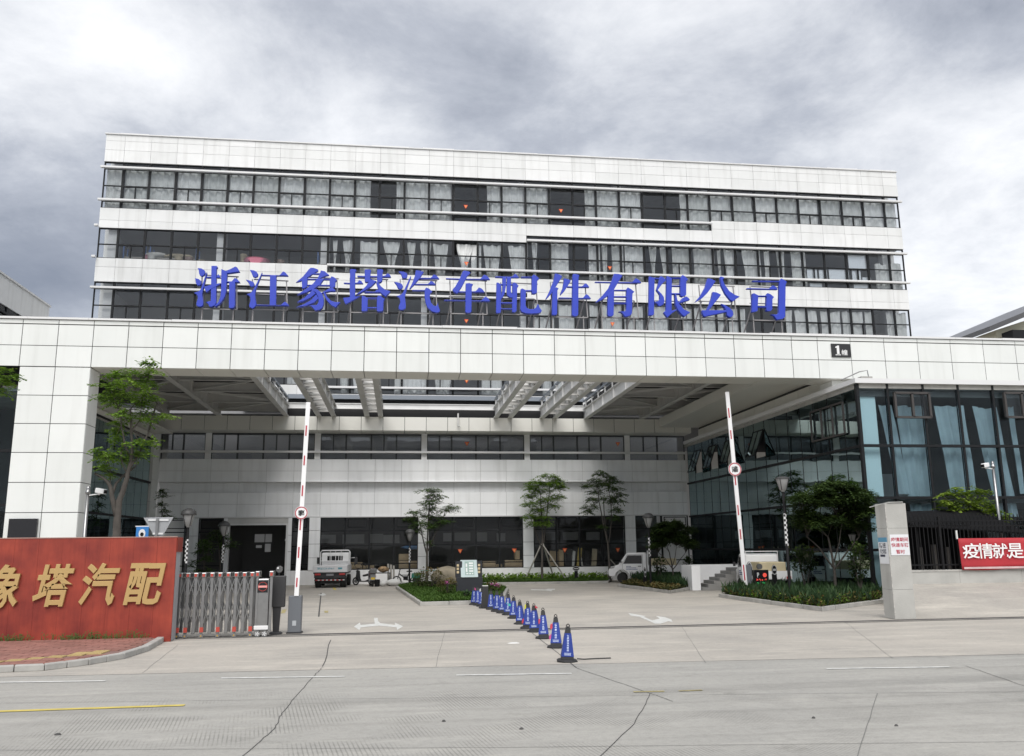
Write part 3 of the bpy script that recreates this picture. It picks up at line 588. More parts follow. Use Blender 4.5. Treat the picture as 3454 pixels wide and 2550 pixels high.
# ================================================================ ROOFTOP CHARACTERS
KX = .23235
LET = [((640, 880), '''112,102 165,108 210,130 225,165 208,205 172,222 145,208 135,180 130,135;72,250 125,260 165,290 168,325 150,350 120,356 98,340 88,310 82,270;60,464 130,440 160,410 245,160 247,185 190,430 180,480 195,610 190,645 165,662 125,662 98,645 95,620 118,540 112,505 95,482;315,72 390,72 405,88 388,110 382,610 365,645 320,664 285,664 270,630 250,610 228,600 305,580;240,230 310,228 310,242 240,242;390,232 415,190 452,242 390,242;208,375 300,350 450,322 440,340 385,370 300,415 240,460 225,420;460,120 515,145 545,148 535,330 530,440 510,515 470,585 420,640 375,664 360,660 420,590 445,520 455,440;520,150 585,125 660,84 690,95 725,155 545,182;535,298 610,300 655,248 690,265 730,310 660,312 535,308;575,304 660,304 655,650 640,680 600,690 570,682'''),
((640, 880), '''870,127 930,135 970,155 992,190 985,222 945,240 915,225 900,185;812,268 880,285 925,305 938,335 930,365 900,378 870,360 855,320;818,486 880,465 915,430 1052,160 1048,185 960,410 948,500 962,600 962,650 930,682 900,688 865,670 860,640 880,580 875,520 850,496;1040,199 1305,207 1355,150 1385,165 1433,218 1040,211;1165,205 1258,205 1250,645 1160,645;965,634 1325,640 1375,592 1405,605 1446,652 965,646'''),
((640, 880), '''1725,125 1755,98 1800,100 1865,125 1862,145 1790,185 1690,255 1600,295 1540,310 1640,230;1790,178 1890,180 1890,192 1790,190;1905,138 1960,150 2025,205 1975,215 1885,255 1850,264 1890,180;1625,262 1700,240 1710,265 1702,380 1665,395 1630,402;1700,256 2035,260 2060,222 2100,240 2138,280 2115,300 2110,375 2070,385 2030,375 2030,272 1700,268;1850,258 1945,266 1900,335 1800,407 1700,455 1555,495 1700,400 1790,330;1705,345 2035,348 2035,360 1705,358;2065,380 2118,430 2110,440 2040,440 1965,460 1912,465 1990,420;1790,402 1850,415 1920,470 1945,540 1945,630 1925,685 1885,712 1820,722 1795,690 1765,662 1730,648 1845,640 1870,600 1865,520 1830,460 1770,428;1775,426 1832,475 1740,545 1640,590 1555,600 1660,540 1740,470;1840,486 1872,550 1800,610 1690,655 1540,675 1660,630 1760,570;1940,462 1965,462 2000,530 2050,580 2110,600 2188,600 2140,650 2120,678 2060,650 2000,590 1965,530'''),
((1150, 880), '''132,122 160,116 215,122 225,140 208,160 205,520 128,535;40,314 132,318 132,329 40,325;204,318 240,312 265,276 295,290 325,330 204,330;30,536 130,525 290,510 200,560 120,605 68,628 50,600;238,215 347,218 347,232 238,227;423,218 527,220 527,232 423,232;600,222 640,215 675,180 705,195 728,235 600,234;345,128 420,124 440,140 430,165 425,272 405,305 370,310 345,300;525,125 595,124 617,142 605,165 602,285 580,310 540,318 525,300;423,266 518,295 450,365 350,430 270,475 212,495 300,430 370,360 403,303;510,308 545,318 580,370 640,420 718,442 700,470 650,520 590,480 540,415;360,445 490,450 520,420 545,425 600,460 340,460;302,508 330,512 390,542 385,725 340,735 300,735;385,536 527,536 527,548 385,546;522,540 545,504 580,515 640,560 620,580 615,720 600,735 540,738 520,730;383,676 524,676 524,690 383,690'''),
((1150, 880), '''835,150 910,155 955,175 968,205 955,245 915,255 890,240 875,195;772,302 830,310 880,330 902,365 890,400 850,412 825,390 810,350;802,512 870,490 900,460 1015,208 1018,240 950,430 930,520 943,640 940,690 900,712 860,712 835,690 838,660 862,600 855,550 830,520;1085,135 1140,140 1203,160 1140,255 1070,340 1000,410 992,405 1040,310 1075,210;1138,242 1305,246 1350,195 1390,215 1430,260 1138,256;1073,332 1265,334 1305,290 1340,305 1378,346 1073,344;1035,420 1215,422 1235,388 1275,400 1328,445 1295,475 1290,540 1310,610 1345,650 1380,655 1395,645 1410,595 1412,650 1440,720 1425,745 1380,752 1320,735 1260,680 1230,610 1215,520 1215,434 1035,431'''),
((1150, 880), '''1525,248 1724,254 1724,268 1525,260;1806,256 2025,258 2080,198 2120,215 2168,270 1806,270;1770,150 1790,138 1865,155 1880,175 1835,220 1760,370 1690,475 1640,450 1618,415 1660,370 1720,265;1708,440 1815,442 1815,454 1708,452;1893,442 1955,440 2005,384 2045,402 2088,455 1893,454;1495,564 1815,570 1815,581 1495,575;1893,572 2040,574 2095,516 2130,535 2170,588 1893,584;1812,328 1860,322 1920,340 1900,365 1895,740 1870,755 1825,755 1806,745'''),
((1660, 890), '''45,181 295,184 330,142 360,160 392,200 200,200 45,193;150,195 205,198 200,330 185,420 160,480 130,510 128,460 150,380;65,270 90,272 130,298 128,700 100,715 58,714;126,290 295,290 318,264 360,290 386,320 365,345 355,685 325,705 290,700 295,305 126,304;215,196 275,196 272,400 280,425 300,440 300,490 260,485 225,465 212,430;125,558 297,558 297,574 125,572;125,646 294,648 294,660 125,657;422,186 575,188 598,156 640,175 683,215 655,240 650,420 620,435 575,432 575,199 422,198;488,382 577,382 577,396 488,394;415,365 440,360 490,385 485,600 500,640 545,660 600,658 640,635 660,585 670,590 690,640 720,680 710,705 660,720 560,725 480,718 430,700 408,660 412,600'''),
((1660, 890), '''915,135 970,150 1020,175 1000,215 930,325 870,420 785,515 778,505 830,400 890,250;875,350 935,338 967,355 950,380 945,725 925,745 870,740;1042,208 1100,220 1145,240 1100,320 1050,395 995,452 988,440 1025,345 1040,260;1093,325 1172,326 1172,338 1093,336;1248,328 1308,326 1350,282 1385,300 1412,340 1248,340;965,486 1167,490 1167,502 965,498;1248,492 1320,492 1365,438 1400,460 1436,505 1248,505;1170,150 1210,146 1268,165 1255,200 1250,740 1230,760 1185,762 1158,745'''),
((1660, 890), '''1495,257 1728,260 1728,272 1495,267;1822,262 2035,262 2085,205 2130,230 2168,275 1822,275;1770,142 1840,146 1895,165 1870,205 1770,370 1680,465 1600,520 1510,560 1505,552 1600,460 1690,350 1740,240;1680,455 1772,370 1765,740 1740,762 1690,760 1675,740;1763,375 1945,376 1970,340 2020,370 2064,405 2038,430 2030,720 2000,755 1930,768 1905,735 1880,705 1835,692 1930,688 1948,665 1950,388 1763,386;1763,468 1952,468 1952,482 1763,480;1763,564 1950,564 1950,578 1763,576'''),
((2170, 900), '''85,136 110,142 165,160 155,690 130,705 78,702;158,156 230,160 255,130 290,150 335,190 280,240 210,337 188,337 215,250 230,175 158,170;188,333 210,333 265,390 300,440 308,500 295,545 260,565 225,570 200,535 156,510 210,500 238,470 238,400;340,132 370,140 415,160 410,635 490,615 485,630 420,670 350,738 320,700 295,660 330,630;413,156 540,156 570,116 610,140 653,185 625,205 622,410 570,435 535,420 538,168 413,168;410,268 542,270 542,282 410,280;410,382 540,384 540,398 410,396;620,430 655,450 678,480 600,505 520,530 510,520 565,455;455,395 475,400 490,470 525,545 590,620 683,662 640,690 600,725 560,700 500,630 465,550'''),
((2170, 900), '''935,165 990,175 1052,205 1010,270 930,380 860,450 760,512 758,502 830,420 900,290;1118,140 1140,140 1182,158 1155,185 1180,250 1250,350 1330,405 1403,430 1340,470 1305,502 1260,480 1190,390 1135,280 1120,190;1008,362 1060,370 1130,402 1090,460 1020,545 955,630 915,634 960,540 990,450;850,630 1210,628 1215,655 1000,700 885,725 860,680;1130,534 1190,555 1260,600 1300,645 1308,690 1290,725 1250,732 1215,705 1205,640 1180,590'''),
((2170, 900), '''1585,200 1975,204 2005,168 2050,190 2087,218 2068,250 2060,720 2030,752 1945,768 1920,740 1900,710 1850,692 1940,690 1968,665 1975,218 1600,212;1505,308 1830,314 1880,266 1920,285 1953,328 1505,320;1585,388 1610,384 1670,415 1658,640 1620,652 1578,655;1663,416 1780,418 1805,380 1850,400 1898,440 1875,465 1872,615 1850,640 1800,640 1785,630 1790,430 1663,428;1657,574 1790,576 1790,590 1657,586''')]
BLUE = mat('sign_blue', (.022, .050, .46), .4, var=.05); FRG = mat('sign_frame_grey', (.28, .27, .27), .5)
YL = 36.0; CHN = '浙江象塔汽车配件有限公司'
for i, ((ox, oy), txt) in enumerate(LET):
    polys = [[tuple(map(float, p.split(','))) for p in s.split()] for s in txt.split(';')]
    allp = [onY(ox+x*KX, oy+y*KX, YL) for pl_ in polys for x, y in pl_]
    x0 = min(p.x for p in allp); x1 = max(p.x for p in allp); z0 = min(p.z for p in allp); z1 = max(p.z for p in allp)
    e = empty('rooftop_character', ((x0+x1)/2, YL, 11.2), 0, f'blue raised character {CHN[i]}, {ordn(i)} from left in the rooftop sign', 'sign letter', 'blue rooftop sign characters')
    mb = MB()
    for k, pl_ in enumerate(polys):
        q = [onY(ox+x*KX, oy+y*KX, YL) for x, y in pl_]
        mb.prism([(p.x, p.z) for p in q], lambda u, v, d: (u, d, v), YL-.004*k, YL+.16+.004*k)
    o = mb.build('character', BLUE, e, bevel=.022)
    fr = MB(); w = x1-x0; a, b = x0+.16*w, x1-.06*w; zm = z0+.42*(z1-z0)
    yb = YL+.24
    for p, q in (((a, z0+.02), (b, z0+.02)), ((a, z1-.35), (b, z1-.38)), ((a, z0+.02), (a-.06, z1-.35)), ((b, z0+.02), (b-.08, z1-.38))): fr.bar((p[0], yb, p[1]), (q[0], yb, q[1]), .045)
    fr.bar((a-.1, yb+.05, zm), (b-.15, yb+.05, zm), .04)
    fr.build('back_frame', FRG, e)
    for x in (x0+.02, x0+.70*w):       # raking struts down to the roof
        MB().bar((x, YL+1.35, 11.16), (x+.36, yb+.05, zm), .05).build('strut', FRG, e)
        MB().bar((x+.3, yb+.02, 11.16), (x+.3, yb+.02, z0+.1), .04).build('strut', FRG, e)
# ================================================================ GLASS WING, RIGHT
WX, WY, WT = 18.8, 33.0, 8.68
wing = empty('glass_wing', (24, 40, 0), 0, 'two storey blue glass curtain wall wing at the right of the canopy', 'building')
WX1 = 31.
part('roof', CONC, (WX, WX1, WY, YF+.2, 8.5, 8.7), parent=wing)
tr = MB(); tr.box(WX-.16, WX1, WY-.16, WY+.2, 8.69, 8.89); tr.build('eave_trim', RAIL, wing)
y = WY+.2
while y < 54.6: boxi('eave_trim', RAIL, WX-.16, WX+.25, y, min(y+1.55, 54.9)-.012, 8.69, 8.89, wing); y += 1.55
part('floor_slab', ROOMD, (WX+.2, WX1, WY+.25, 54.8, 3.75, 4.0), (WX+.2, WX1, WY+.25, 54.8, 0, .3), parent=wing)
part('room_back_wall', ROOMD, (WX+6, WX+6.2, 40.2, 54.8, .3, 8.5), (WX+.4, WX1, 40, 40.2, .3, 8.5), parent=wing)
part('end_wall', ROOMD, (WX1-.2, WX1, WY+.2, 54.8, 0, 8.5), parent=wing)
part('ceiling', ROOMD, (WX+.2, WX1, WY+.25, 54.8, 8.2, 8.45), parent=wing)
FX = [onY(px, 1500, WY).x for px in (3010, 3131, 3249, 3365)]; st = FX[1]-FX[0]
FX = [WX]+[FX[0]+st*k for k in range(9)]
HZ = [.3, 1.9, 3.97, 6.1, 8.66]
def mull_x(x, w=.09): MB().box(x-w/2, x+w/2, WY-.03, WY+.14, .3, 8.68).build('mullion', FRAME, wing, recalc=False)
for x in FX: mull_x(x, .12 if x == WX else .09)
for z in HZ[1:-1]: MB().box(WX, WX1, WY-.05, WY+.12, z-.055, z+.055).build('transom', FRAME, wing, recalc=False)
for p, q in zip(FX, FX[1:]):
    for a, b in zip(HZ, HZ[1:]): boxi('pane', GLASSB, p+.05, q-.05, WY+.03, WY+.045, a+.03, b-.03, wing)
NY = 16; dy = (54.7-WY)/NY
for k in range(1, NY+1):
    yk = WY+dy*k; MB().box(WX+.022, WX+.1, yk-.02, yk+.02, .3, 8.68).build('mullion', FRAME, wing, recalc=False)
for z in (3.97, 6.1, 1.9): MB().box(WX-.05, WX+.1, WY, 54.8, z-.055, z+.055).build('transom', FRAME, wing, recalc=False)
OPEN = {15: 1, 13: 1, 11: 1, 8: 1}
for k in range(NY):
    y0, y1 = WY+dy*k, WY+dy*(k+1)
    for j, (a, b) in enumerate(zip(HZ, HZ[1:])):
        t = random.uniform(-.012, .012)
        if j == 3 and k in (14, 12, 10, 7):
            boxi('pane', GLASSM, WX+.03, WX+.045, y0+.008, y1-.008, a+.03, a+.55, wing)
            boxi('pane', GLASSM, WX+.03, WX+.045, y0+.008, y1-.008, b-.6, b-.03, wing)
            s = MB(); out_ = .5; z0, z1 = a+.62, b-.62      # top-hung sash, open
            P = [(WX-out_, y0+.05, z0), (WX-out_, y1-.05, z0), (WX-.02, y1-.05, z1), (WX-.02, y0+.05, z1)]
            for m_, n_ in zip(P, P[1:]+P[:1]): s.bar(m_, n_, .05)
            s.bar((WX-out_, (y0+y1)/2, z0), (WX-.02, (y0+y1)/2, z1), .045)
            so = s.build('open_sash', FRAME, wing)
            MB().hexa([Vector(P[0]), Vector(P[0])+Vector((.015,0,0)), Vector(P[1])+Vector((.015,0,0)), Vector(P[1])], [Vector(P[3]), Vector(P[3])+Vector((.015,0,0)), Vector(P[2])+Vector((.015,0,0)), Vector(P[2])]).build('pane', GLASSM, so)
            continue
        o = boxi('pane', GLASSM, WX+.03, WX+.045, y0+.008, y1-.008, a+.03, b-.03, wing); o.rotation_euler = (0, t*.25, t*.4)
def dbl_window(x0, x1, z0, z1, y):        # projecting double casement frame
    s = MB()
    for p, q in (((x0, z0), (x1, z0)), ((x0, z1), (x1, z1)), ((x0, z0), (x0, z1)), ((x1, z0), (x1, z1)), (((x0+x1)/2, z0), ((x0+x1)/2, z1))): s.bar((p[0], y, p[1]), (q[0], y, q[1]), .09, .12, up=(0,1,0))
    o = s.build('casement', mat('bronze_frame', (.05, .045, .043), .5), wing); boxi('pane', GLASSD, x0, x1, y-.01, y+.005, z0, z1, o)
for px0, px1 in ((3016, 3140), (3386, 3510)):
    a = onY(px0, 1325, WY-.1); b = onY(px1, 1408, WY-.1); dbl_window(a.x, b.x, b.z, a.z, WY-.1)
a = onX(2735, 1420, WX-.06); b = onX(2845, 1400, WX-.06)
s = MB(); ya, yb_ = b.y, a.y
for yy in (ya, ya+(yb_-ya)/3, ya+2*(yb_-ya)/3, yb_): s.bar((WX-.06, yy, 6.75), (WX-.06, yy, 8.1), .07)
for z in (6.75, 8.1): s.bar((WX-.06, ya, z), (WX-.06, yb_, z), .07)
s.build('casement', mat('bronze_frame', (.05, .045, .043), .5), wing)
boxi('corner_column', mat('pale_blue_column', (.62, .74, .76), .6), WX+.25, WX+.95, WY+.35, WY+.9, .3, 8.3, wing)
part('door_lintel', ROOM, (WX+1.1, WX+4.2, WY+3.2, WY+3.3, 4.0, 5.2), parent=wing)
# rooftop lightning rod by the eave
q = onY(2920, 1275, 33.2); MB().tube([(q.x-1.0, 33.4, 8.9), (q.x-.2, 33.3, 9.25), (q.x+.1, 33.2, 9.3), (q.x+.15, 33.2, 8.9)], .025, 6).build('roof_rod', CHROME, wing)
MB().box(q.x-.25, q.x+.25, 33.1, 33.4, 8.89, 9.02).build('rod_base', CONC, wing)
for i, (pa, pb, lean, lab) in enumerate(((2962, 3010, .5, 'narrow blue curtain swept aside beside the corner column'), (3024, 3116, .15, 'blue curtain below the open double casement'), (3146, 3248, .28, 'wide blue curtain gathered toward its foot'), (3278, 3366, .5, 'blue curtain slanting behind the camera pole'), (3391, 3418, .1, 'sliver of blue curtain at the right edge'))):
    xa = onY(pa, 1365, WY+.5).x; xb = onY(pb, 1365, WY+.5).x
    o = cloth(xa, xb, 4.15 if i not in (1,3) else 3.2, 7.9, WY+.5, 'taper', 50+i, BLUEC, folds=9, lean=lean); tag(o, lab, 'curtain', 'blue curtains in the glass wing')
# ================================================================ GLASS WING, LEFT
lw = empty('dark_glass_wing', (-18, 45, 0), 0, 'dark glass wing half hidden behind the white gate pier and tree', 'building')
VX = -14.6
part('roof', CONC, (-24, VX, 36.2, 54.8, 8.5, 8.7), parent=lw)
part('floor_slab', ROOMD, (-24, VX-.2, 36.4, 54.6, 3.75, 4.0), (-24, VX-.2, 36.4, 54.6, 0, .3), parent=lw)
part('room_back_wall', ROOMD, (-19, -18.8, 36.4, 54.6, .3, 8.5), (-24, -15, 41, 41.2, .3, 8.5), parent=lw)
part('eave_trim', SOF, (VX-.2, VX+.12, 36.2, 53.4, 8.7, 8.95), parent=lw)
part('eave_soffit', SOF, (VX-.1, -13.5, 36.2, 53.4, 9.0, 9.1), parent=lw)
for k in range(13):
    y0, y1 = 36.3+1.3*k, 36.3+1.3*(k+1)
    if y1 > 53.3: break
    MB().box(VX-.1, VX-.026, y1-.012, y1+.012, .3, 8.7).build('mullion', FRAME, lw, recalc=False)
    for a, b in zip(HZ, HZ[1:]): boxi('pane', GLASSM, VX-.045, VX-.03, y0+.008, y1-.008, a+.03, b-.03, lw)
for z in HZ[1:]: MB().box(VX-.1, VX+.05, 36.2, 53.4, z-.055, z+.055).build('transom', FRAME, lw, recalc=False)
for k in range(6):
    x1 = PX[0]-1.35*k; x0 = x1-1.35
    MB().box(x0-.04, x0+.04, 36.1, 36.25, .3, 9.2).build('mullion', FRAME, lw, recalc=False)
    for a, b in zip(HZ, HZ[1:]): boxi('pane', GLASSB, x0+.04, x1-.04, 36.17, 36.185, a+.03, b-.03, lw)
for z in HZ[1:-1]: MB().box(-23, PX[0], 36.08, 36.25, z-.055, z+.055).build('transom', FRAME, lw, recalc=False)
GPIER = mat('grey_pier_panel', (.23, .23, .22), .5, objvar=.08)
for z0, z1 in ((0, 1.2), (1.2, 2.4), (2.4, 3.7), (3.7, 5.), (5., 6.3), (6.3, 7.7), (7.7, 9.2)):
    boxi('rear_pier_panel', GPIER, -16.2, -14.95, 53.5, 54.9, z0+.01, z1-.01, lw); boxi('rear_pier_panel', ALU, -14.94, -14.56, 53.55, 54.9, z0+.01, z1-.01, lw)
# ================================================================ NEIGHBOUR BUILDINGS
nb = empty('neighbour_office', (-40, 60, 0), 0, 'white neighbouring office block receding at the far left edge', 'building')
A = onY(165, 1060, 62); B_ = Vector((A.x-.6, 40.0, A.z))
XN = A.x; a = onX(0, 888, XN); zt = a.z+.0
zt = onX(0, 890, XN).z
e1 = onX(0, 890, XN); e2 = onX(165, 1062, XN)
zt = (e1.z+e2.z)/2
boxi('wall', WHITE, XN-14, XN, e1.y-12, e2.y, zt-1.75, zt, nb); boxi('wall', WHITE, XN-14, XN-.1, e1.y-12, e2.y-.1, 0, zt-6, nb)
boxi('roof_coping', RAIL, XN-14.1, XN+.08, e1.y-12.1, e2.y+.08, zt, zt+.12, nb)
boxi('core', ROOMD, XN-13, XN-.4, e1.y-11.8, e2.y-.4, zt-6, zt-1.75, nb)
boxi('roof_house', WHITE, XN-6, XN-.8, e2.y-14, e2.y-8, zt, zt+2.2, nb)
k = 0; y = e1.y-12
while y < e2.y: 
    MB().box(XN-.12, XN-.02, y, y+.1, zt-6, zt-1.75).build('mullion', FRAME, nb, recalc=False)
    boxi('pane', GLASSD, XN-.1, XN-.09, y+.1, y+1.7, zt-6, zt-1.75, nb); y += 1.7
for z in (-2.2, -3.5, -4.9): MB().box(XN-.15, XN+.03, e1.y-12, e2.y, zt+z-.06, zt+z+.06).build('transom', FRAME, nb, recalc=False)
rh = empty('neighbour_house', (60, 70, 0), 0, 'cream house corner with wide grey eaves at the far right edge', 'building')
h0 = onY(3290, 1130, 70); h1 = onY(3454, 1050, 70)
CREAM = mat('cream_render', (.62, .60, .48), .8); SLATE = mat('roof_grey', (.16, .165, .18), .6)
MB().hexa([(h0.x, 68, h0.z-.15), (h1.x+14, 60, h1.z+5.2), (h1.x+14, 90, h1.z+5.2), (h0.x, 90, h0.z-.15)], [(h0.x-.15, 67.8, h0.z+.25), (h1.x+14, 59.8, h1.z+5.7), (h1.x+14, 90, h1.z+5.7), (h0.x-.15, 90, h0.z+.25)]).build('roof', SLATE, rh)
MB().hexa([(h0.x+1.2, 68.9, 0), (h0.x+20, 62, 0), (h0.x+20, 88, 0), (h0.x+1.2, 88, 0)], [(h0.x+1.2, 68.9, h0.z+.2), (h0.x+20, 62, h0.z+6), (h0.x+20, 88, h0.z+6), (h0.x+1.2, 88, h0.z+.2)]).build('wall', CREAM, rh)
w0 = onY(3400, 1125, 67.5); MB().box(w0.x, w0.x+2.2, w0.y-.6, w0.y+.8, w0.z-1.4, w0.z+.2).build('window', FRAME, rh)
# ================================================================ GROUND
def ground_mat(name, col, col2, col3, groove=False, spots=.0):
    m = bpy.data.materials.new(name); m.use_nodes = True; t = m.node_tree; b = t.nodes['Principled BSDF']; b.inputs['Roughness'].default_value = .85
    b.inputs['Specular IOR Level'].default_value = .25
    g = t.nodes.new('ShaderNodeNewGeometry')
    def nz(sc, det=6, rough=.6, sx=1, sy=1, loc=0):
        mp = t.nodes.new('ShaderNodeMapping'); mp.inputs['Scale'].default_value = (sx, sy, 1); mp.inputs['Location'].default_value = (loc, loc, 0); t.links.new(g.outputs['Position'], mp.inputs[0])
        n = t.nodes.new('ShaderNodeTexNoise'); n.inputs['Scale'].default_value = sc; n.inputs['Detail'].default_value = det; n.inputs['Roughness'].default_value = rough
        t.links.new(mp.outputs[0], n.inputs['Vector']); return n.outputs['Fac']
    def mr(f, a, bb, c=0., d=1.):
        r = t.nodes.new('ShaderNodeMapRange'); r.inputs[1].default_value = a; r.inputs[2].default_value = bb; r.inputs[3].default_value = c; r.inputs[4].default_value = d; t.links.new(f, r.inputs[0]); return r.outputs[0]
    def mix(f, A, Bc, mode='MIX'):
        mm = t.nodes.new('ShaderNodeMix'); mm.data_type = 'RGBA'; mm.blend_type = mode; t.links.new(f, mm.inputs[0])
        for s, v in (('A', A), ('B', Bc)):
            if isinstance(v, tuple): mm.inputs[s].default_value = (*v, 1)
            else: t.links.new(v, mm.inputs[s])
        return mm.outputs['Result']
    c = mix(mr(nz(.35, 5), .35, .68), col, col2)
    c = mix(mr(nz(1.1, 7, .7, .35, 1.6, 4), .5, .75), c, col3)
    c = mix(mr(nz(9, 5, .7, 1, 1, 9), .45, .75), c, (.86, .86, .86), 'MULTIPLY')
    c = mix(mr(nz(60, 3, .6), .35, .8), c, (.82, .82, .82), 'MULTIPLY')
    if groove:
        # tined texture: fine grooves brushed across the slab in patches
        mp = t.nodes.new('ShaderNodeMapping'); mp.inputs['Rotation'].default_value = (0, 0, R(-9)); t.links.new(g.outputs['Position'], mp.inputs[0])
        wv = t.nodes.new('ShaderNodeTexWave'); wv.inputs['Scale'].default_value = 2*math.pi/.085/ (2*math.pi) * .52; wv.inputs['Distortion'].default_value = .5; wv.inputs['Detail'].default_value = 1
        t.links.new(mp.outputs[0], wv.inputs['Vector'])
        ms = mr(nz(.8, 3, .5, 1.0, 1.2, 2.), .47, .60)
        sp = t.nodes.new('ShaderNodeSeparateXYZ'); t.links.new(g.outputs['Position'], sp.inputs[0])
        nearm = mr(sp.outputs[1], 14.6, 13.6)
        m2 = t.nodes.new('ShaderNodeMath'); m2.operation = 'MULTIPLY'; t.links.new(ms, m2.inputs[0]); t.links.new(nearm, m2.inputs[1])
        m3 = t.nodes.new('ShaderNodeMath'); m3.operation = 'MULTIPLY'; t.links.new(m2.outputs[0], m3.inputs[0]); t.links.new(mr(wv.outputs['Fac'], .45, .05), m3.inputs[1])
        c = mix(m3.outputs[0], c, (.72, .72, .72), 'MULTIPLY')
        c = mix(mr(nz(2.2, 4, .5, .4, 2.2, 6), .6, .78), c, (1.13, 1.13, 1.11), 'MULTIPLY')
        c = mix(mr(nz(1.0, 3, .5, .03, 1.3, 3), .52, .68), c, (.84, .84, .84), 'MULTIPLY')
        c = mix(mr(nz(.9, 6, .65, 1., 1., 12), .62, .74), c, (.74, .74, .73), 'MULTIPLY')
    t.links.new(c, b.inputs['Base Color'])
    bp = t.nodes.new('ShaderNodeBump'); bp.inputs['Strength'].default_value = .35; bp.inputs['Distance'].default_value = .01; t.links.new(nz(45, 4), bp.inputs['Height']); t.links.new(bp.outputs[0], b.inputs['Normal'])
    return m
ROADM = ground_mat('road_concrete', (.395, .383, .353), (.345, .336, .312), (.45, .435, .40), True)
YARDM = ground_mat('yard_concrete', (.475, .44, .39), (.37, .348, .315), (.57, .53, .465))
EARTHM = mat('distant_ground', (.20, .20, .17), .95, var=.2, vscale=.05)
def struct(name, mb, m, **k): o = mb.build(name, m, **k); o['kind'] = 'structure'; return o
def sheet(pts, z): mb = MB(); return mb.add([(p[0], p[1], z) for p in pts], [tuple(range(len(pts)))])
struct('ground', sheet([(-1500, -1500), (1500, -1500), (1500, 1500), (-1500, 1500)], -.03), EARTHM)
E0, E1 = (-160, 23.5), (160, 10.5)
def edge_y(x): return 16.85-.042*(x-.89)
road = struct('road', sheet([(-160, -40), (160, -40), (160, edge_y(160)), (-160, edge_y(-160))], -.008), ROADM)
yard = struct('yard', sheet([(-160, edge_y(-160)), (160, edge_y(160)), (160, 120), (-160, 120)], -.004), YARDM)
WPAINT = mat('white_road_paint', (.66, .66, .63), .7, var=.28, vscale=6); YPAINT = mat('yellow_road_paint', (.62, .50, .12), .7, var=.25, vscale=5)
YFADE = mat('worn_yellow_paint', (.45, .38, .18), .8, var=.5, vscale=4); SEAL = mat('joint_sealant', (.085, .083, .08), .85, var=.4, vscale=4)
def flat(name, pxs, m, z, par, mb=None):
    pts = [onZ(*p, z) for p in pxs]; b = MB(); tri = tessellate_polygon([[Vector((p.x, p.y, 0)) for p in pts]])
    b.add([(p.x, p.y, z) for p in pts], [tuple(t) for t in tri]); o = b.build(name, m, par)
    if o.data.polygons and o.data.polygons[0].normal.z < 0: o.data.flip_normals()
    return o
def strip(name, pxs, w, m, z, par):
    pts = [onZ(*p, z) for p in pxs]; b = MB(); L_ = []; R_ = []
    for i, p in enumerate(pts):
        d = (pts[min(i+1, len(pts)-1)]-pts[max(i-1, 0)]).normalized(); n = Vector((-d.y, d.x, 0))*w/2; L_.append(p+n); R_.append(p-n)
    k = len(pts); b.add(L_+R_, [(i, i+k, i+k+1, i+1) for i in range(k-1)]); o = b.build(name, m, par, recalc=False)
    if o.data.polygons[0].normal.z < 0: o.data.flip_normals()
    return o
for a, b in (((-60, 2302), (356, 2296)), ((745, 2287), (1163, 2281)), ((1539, 2277), (1928, 2271)), ((2787, 2255), (3203, 2249))): strip('lane_marking', [a, b], .11, WPAINT, .0, road)
strip('yellow_line', [(-40, 2400), (623, 2378)], .13, YPAINT, .0, road); strip('yellow_line', [(2137, 2333), (2240, 2331)], .08, YFADE, .0, road); strip('yellow_line', [(2290, 2330), (2369, 2327)], .07, YFADE, .0, road)
def wob(pts, n=5, a=3):
    o = [pts[0]]
    for p, q in zip(pts, pts[1:]):
        for i in range(1, n+1): t = i/n; o.append((p[0]+(q[0]-p[0])*t+random.uniform(-a, a), p[1]+(q[1]-p[1])*t))
    return o
for pts in ([(1116, 2158), (1090, 2248)],): strip('slab_joint', wob(pts), .02, SEAL, .0, yard)
for pts in ([(1090, 2250), (1062, 2275), (950, 2405), (928, 2455), (816, 2552)], [(1945, 2253), (2195, 2338), (2140, 2440), (2018, 2555)], [(2195, 2338), (2270, 2365)], [(3256, 2245), (3460, 2315)]): strip('slab_joint', wob(pts, 9, 2.5), .011, SEAL, -.002, road)
JF = mat('joint_faint', (.17, .17, .16), .9)
for pts in ([(-60, 2372), (1200, 2356), (2400, 2342), (3500, 2332)], [(-60, 2530), (1727, 2520), (3500, 2500)], [(-40, 2345), (-200, 2560)], [(2960, 2338), (2890, 2555)]): strip('slab_joint', wob(pts, 8, 2), .010, JF, -.003, road)
for pts in ([(600, 2175), (480, 2270)], [(1500, 2128), (1470, 2250)], [(2300, 2115), (2380, 2235)], [(2850, 2098), (3010, 2220)], [(950, 2215), (3460, 2145)]): strip('slab_joint', wob(pts, 8, 2), .009, JF, -.001, yard)
strip('slab_joint', wob([(1795, 2135), (1945, 2252)], 4, 1), .02, SEAL, .0, yard); strip('slab_joint', [(1083, 2000), (1075, 2080)], .05, SEAL, .0, yard)
Z1 = .3128
flat('arrow_marking', [(900+x*Z1, 1700+y*Z1) for x, y in ((940,1322),(1003,1278),(1012,1305),(1165,1290),(1155,1228),(1195,1228),(1200,1262),(1225,1285),(1385,1305),(1380,1280),(1470,1318),(1405,1358),(1400,1330),(1210,1312),(1012,1330),(1000,1360))], WPAINT, .001, yard)
flat('arrow_marking', [(1900+x*Z1, 1700+y*Z1) for x, y in ((700,1175),(890,1208),(868,1215),(958,1255),(1040,1235),(1000,1208),(1095,1220),(1165,1245),(1180,1275),(1135,1262),(1050,1290),(990,1290),(820,1215),(730,1205))], WPAINT, .001, yard)
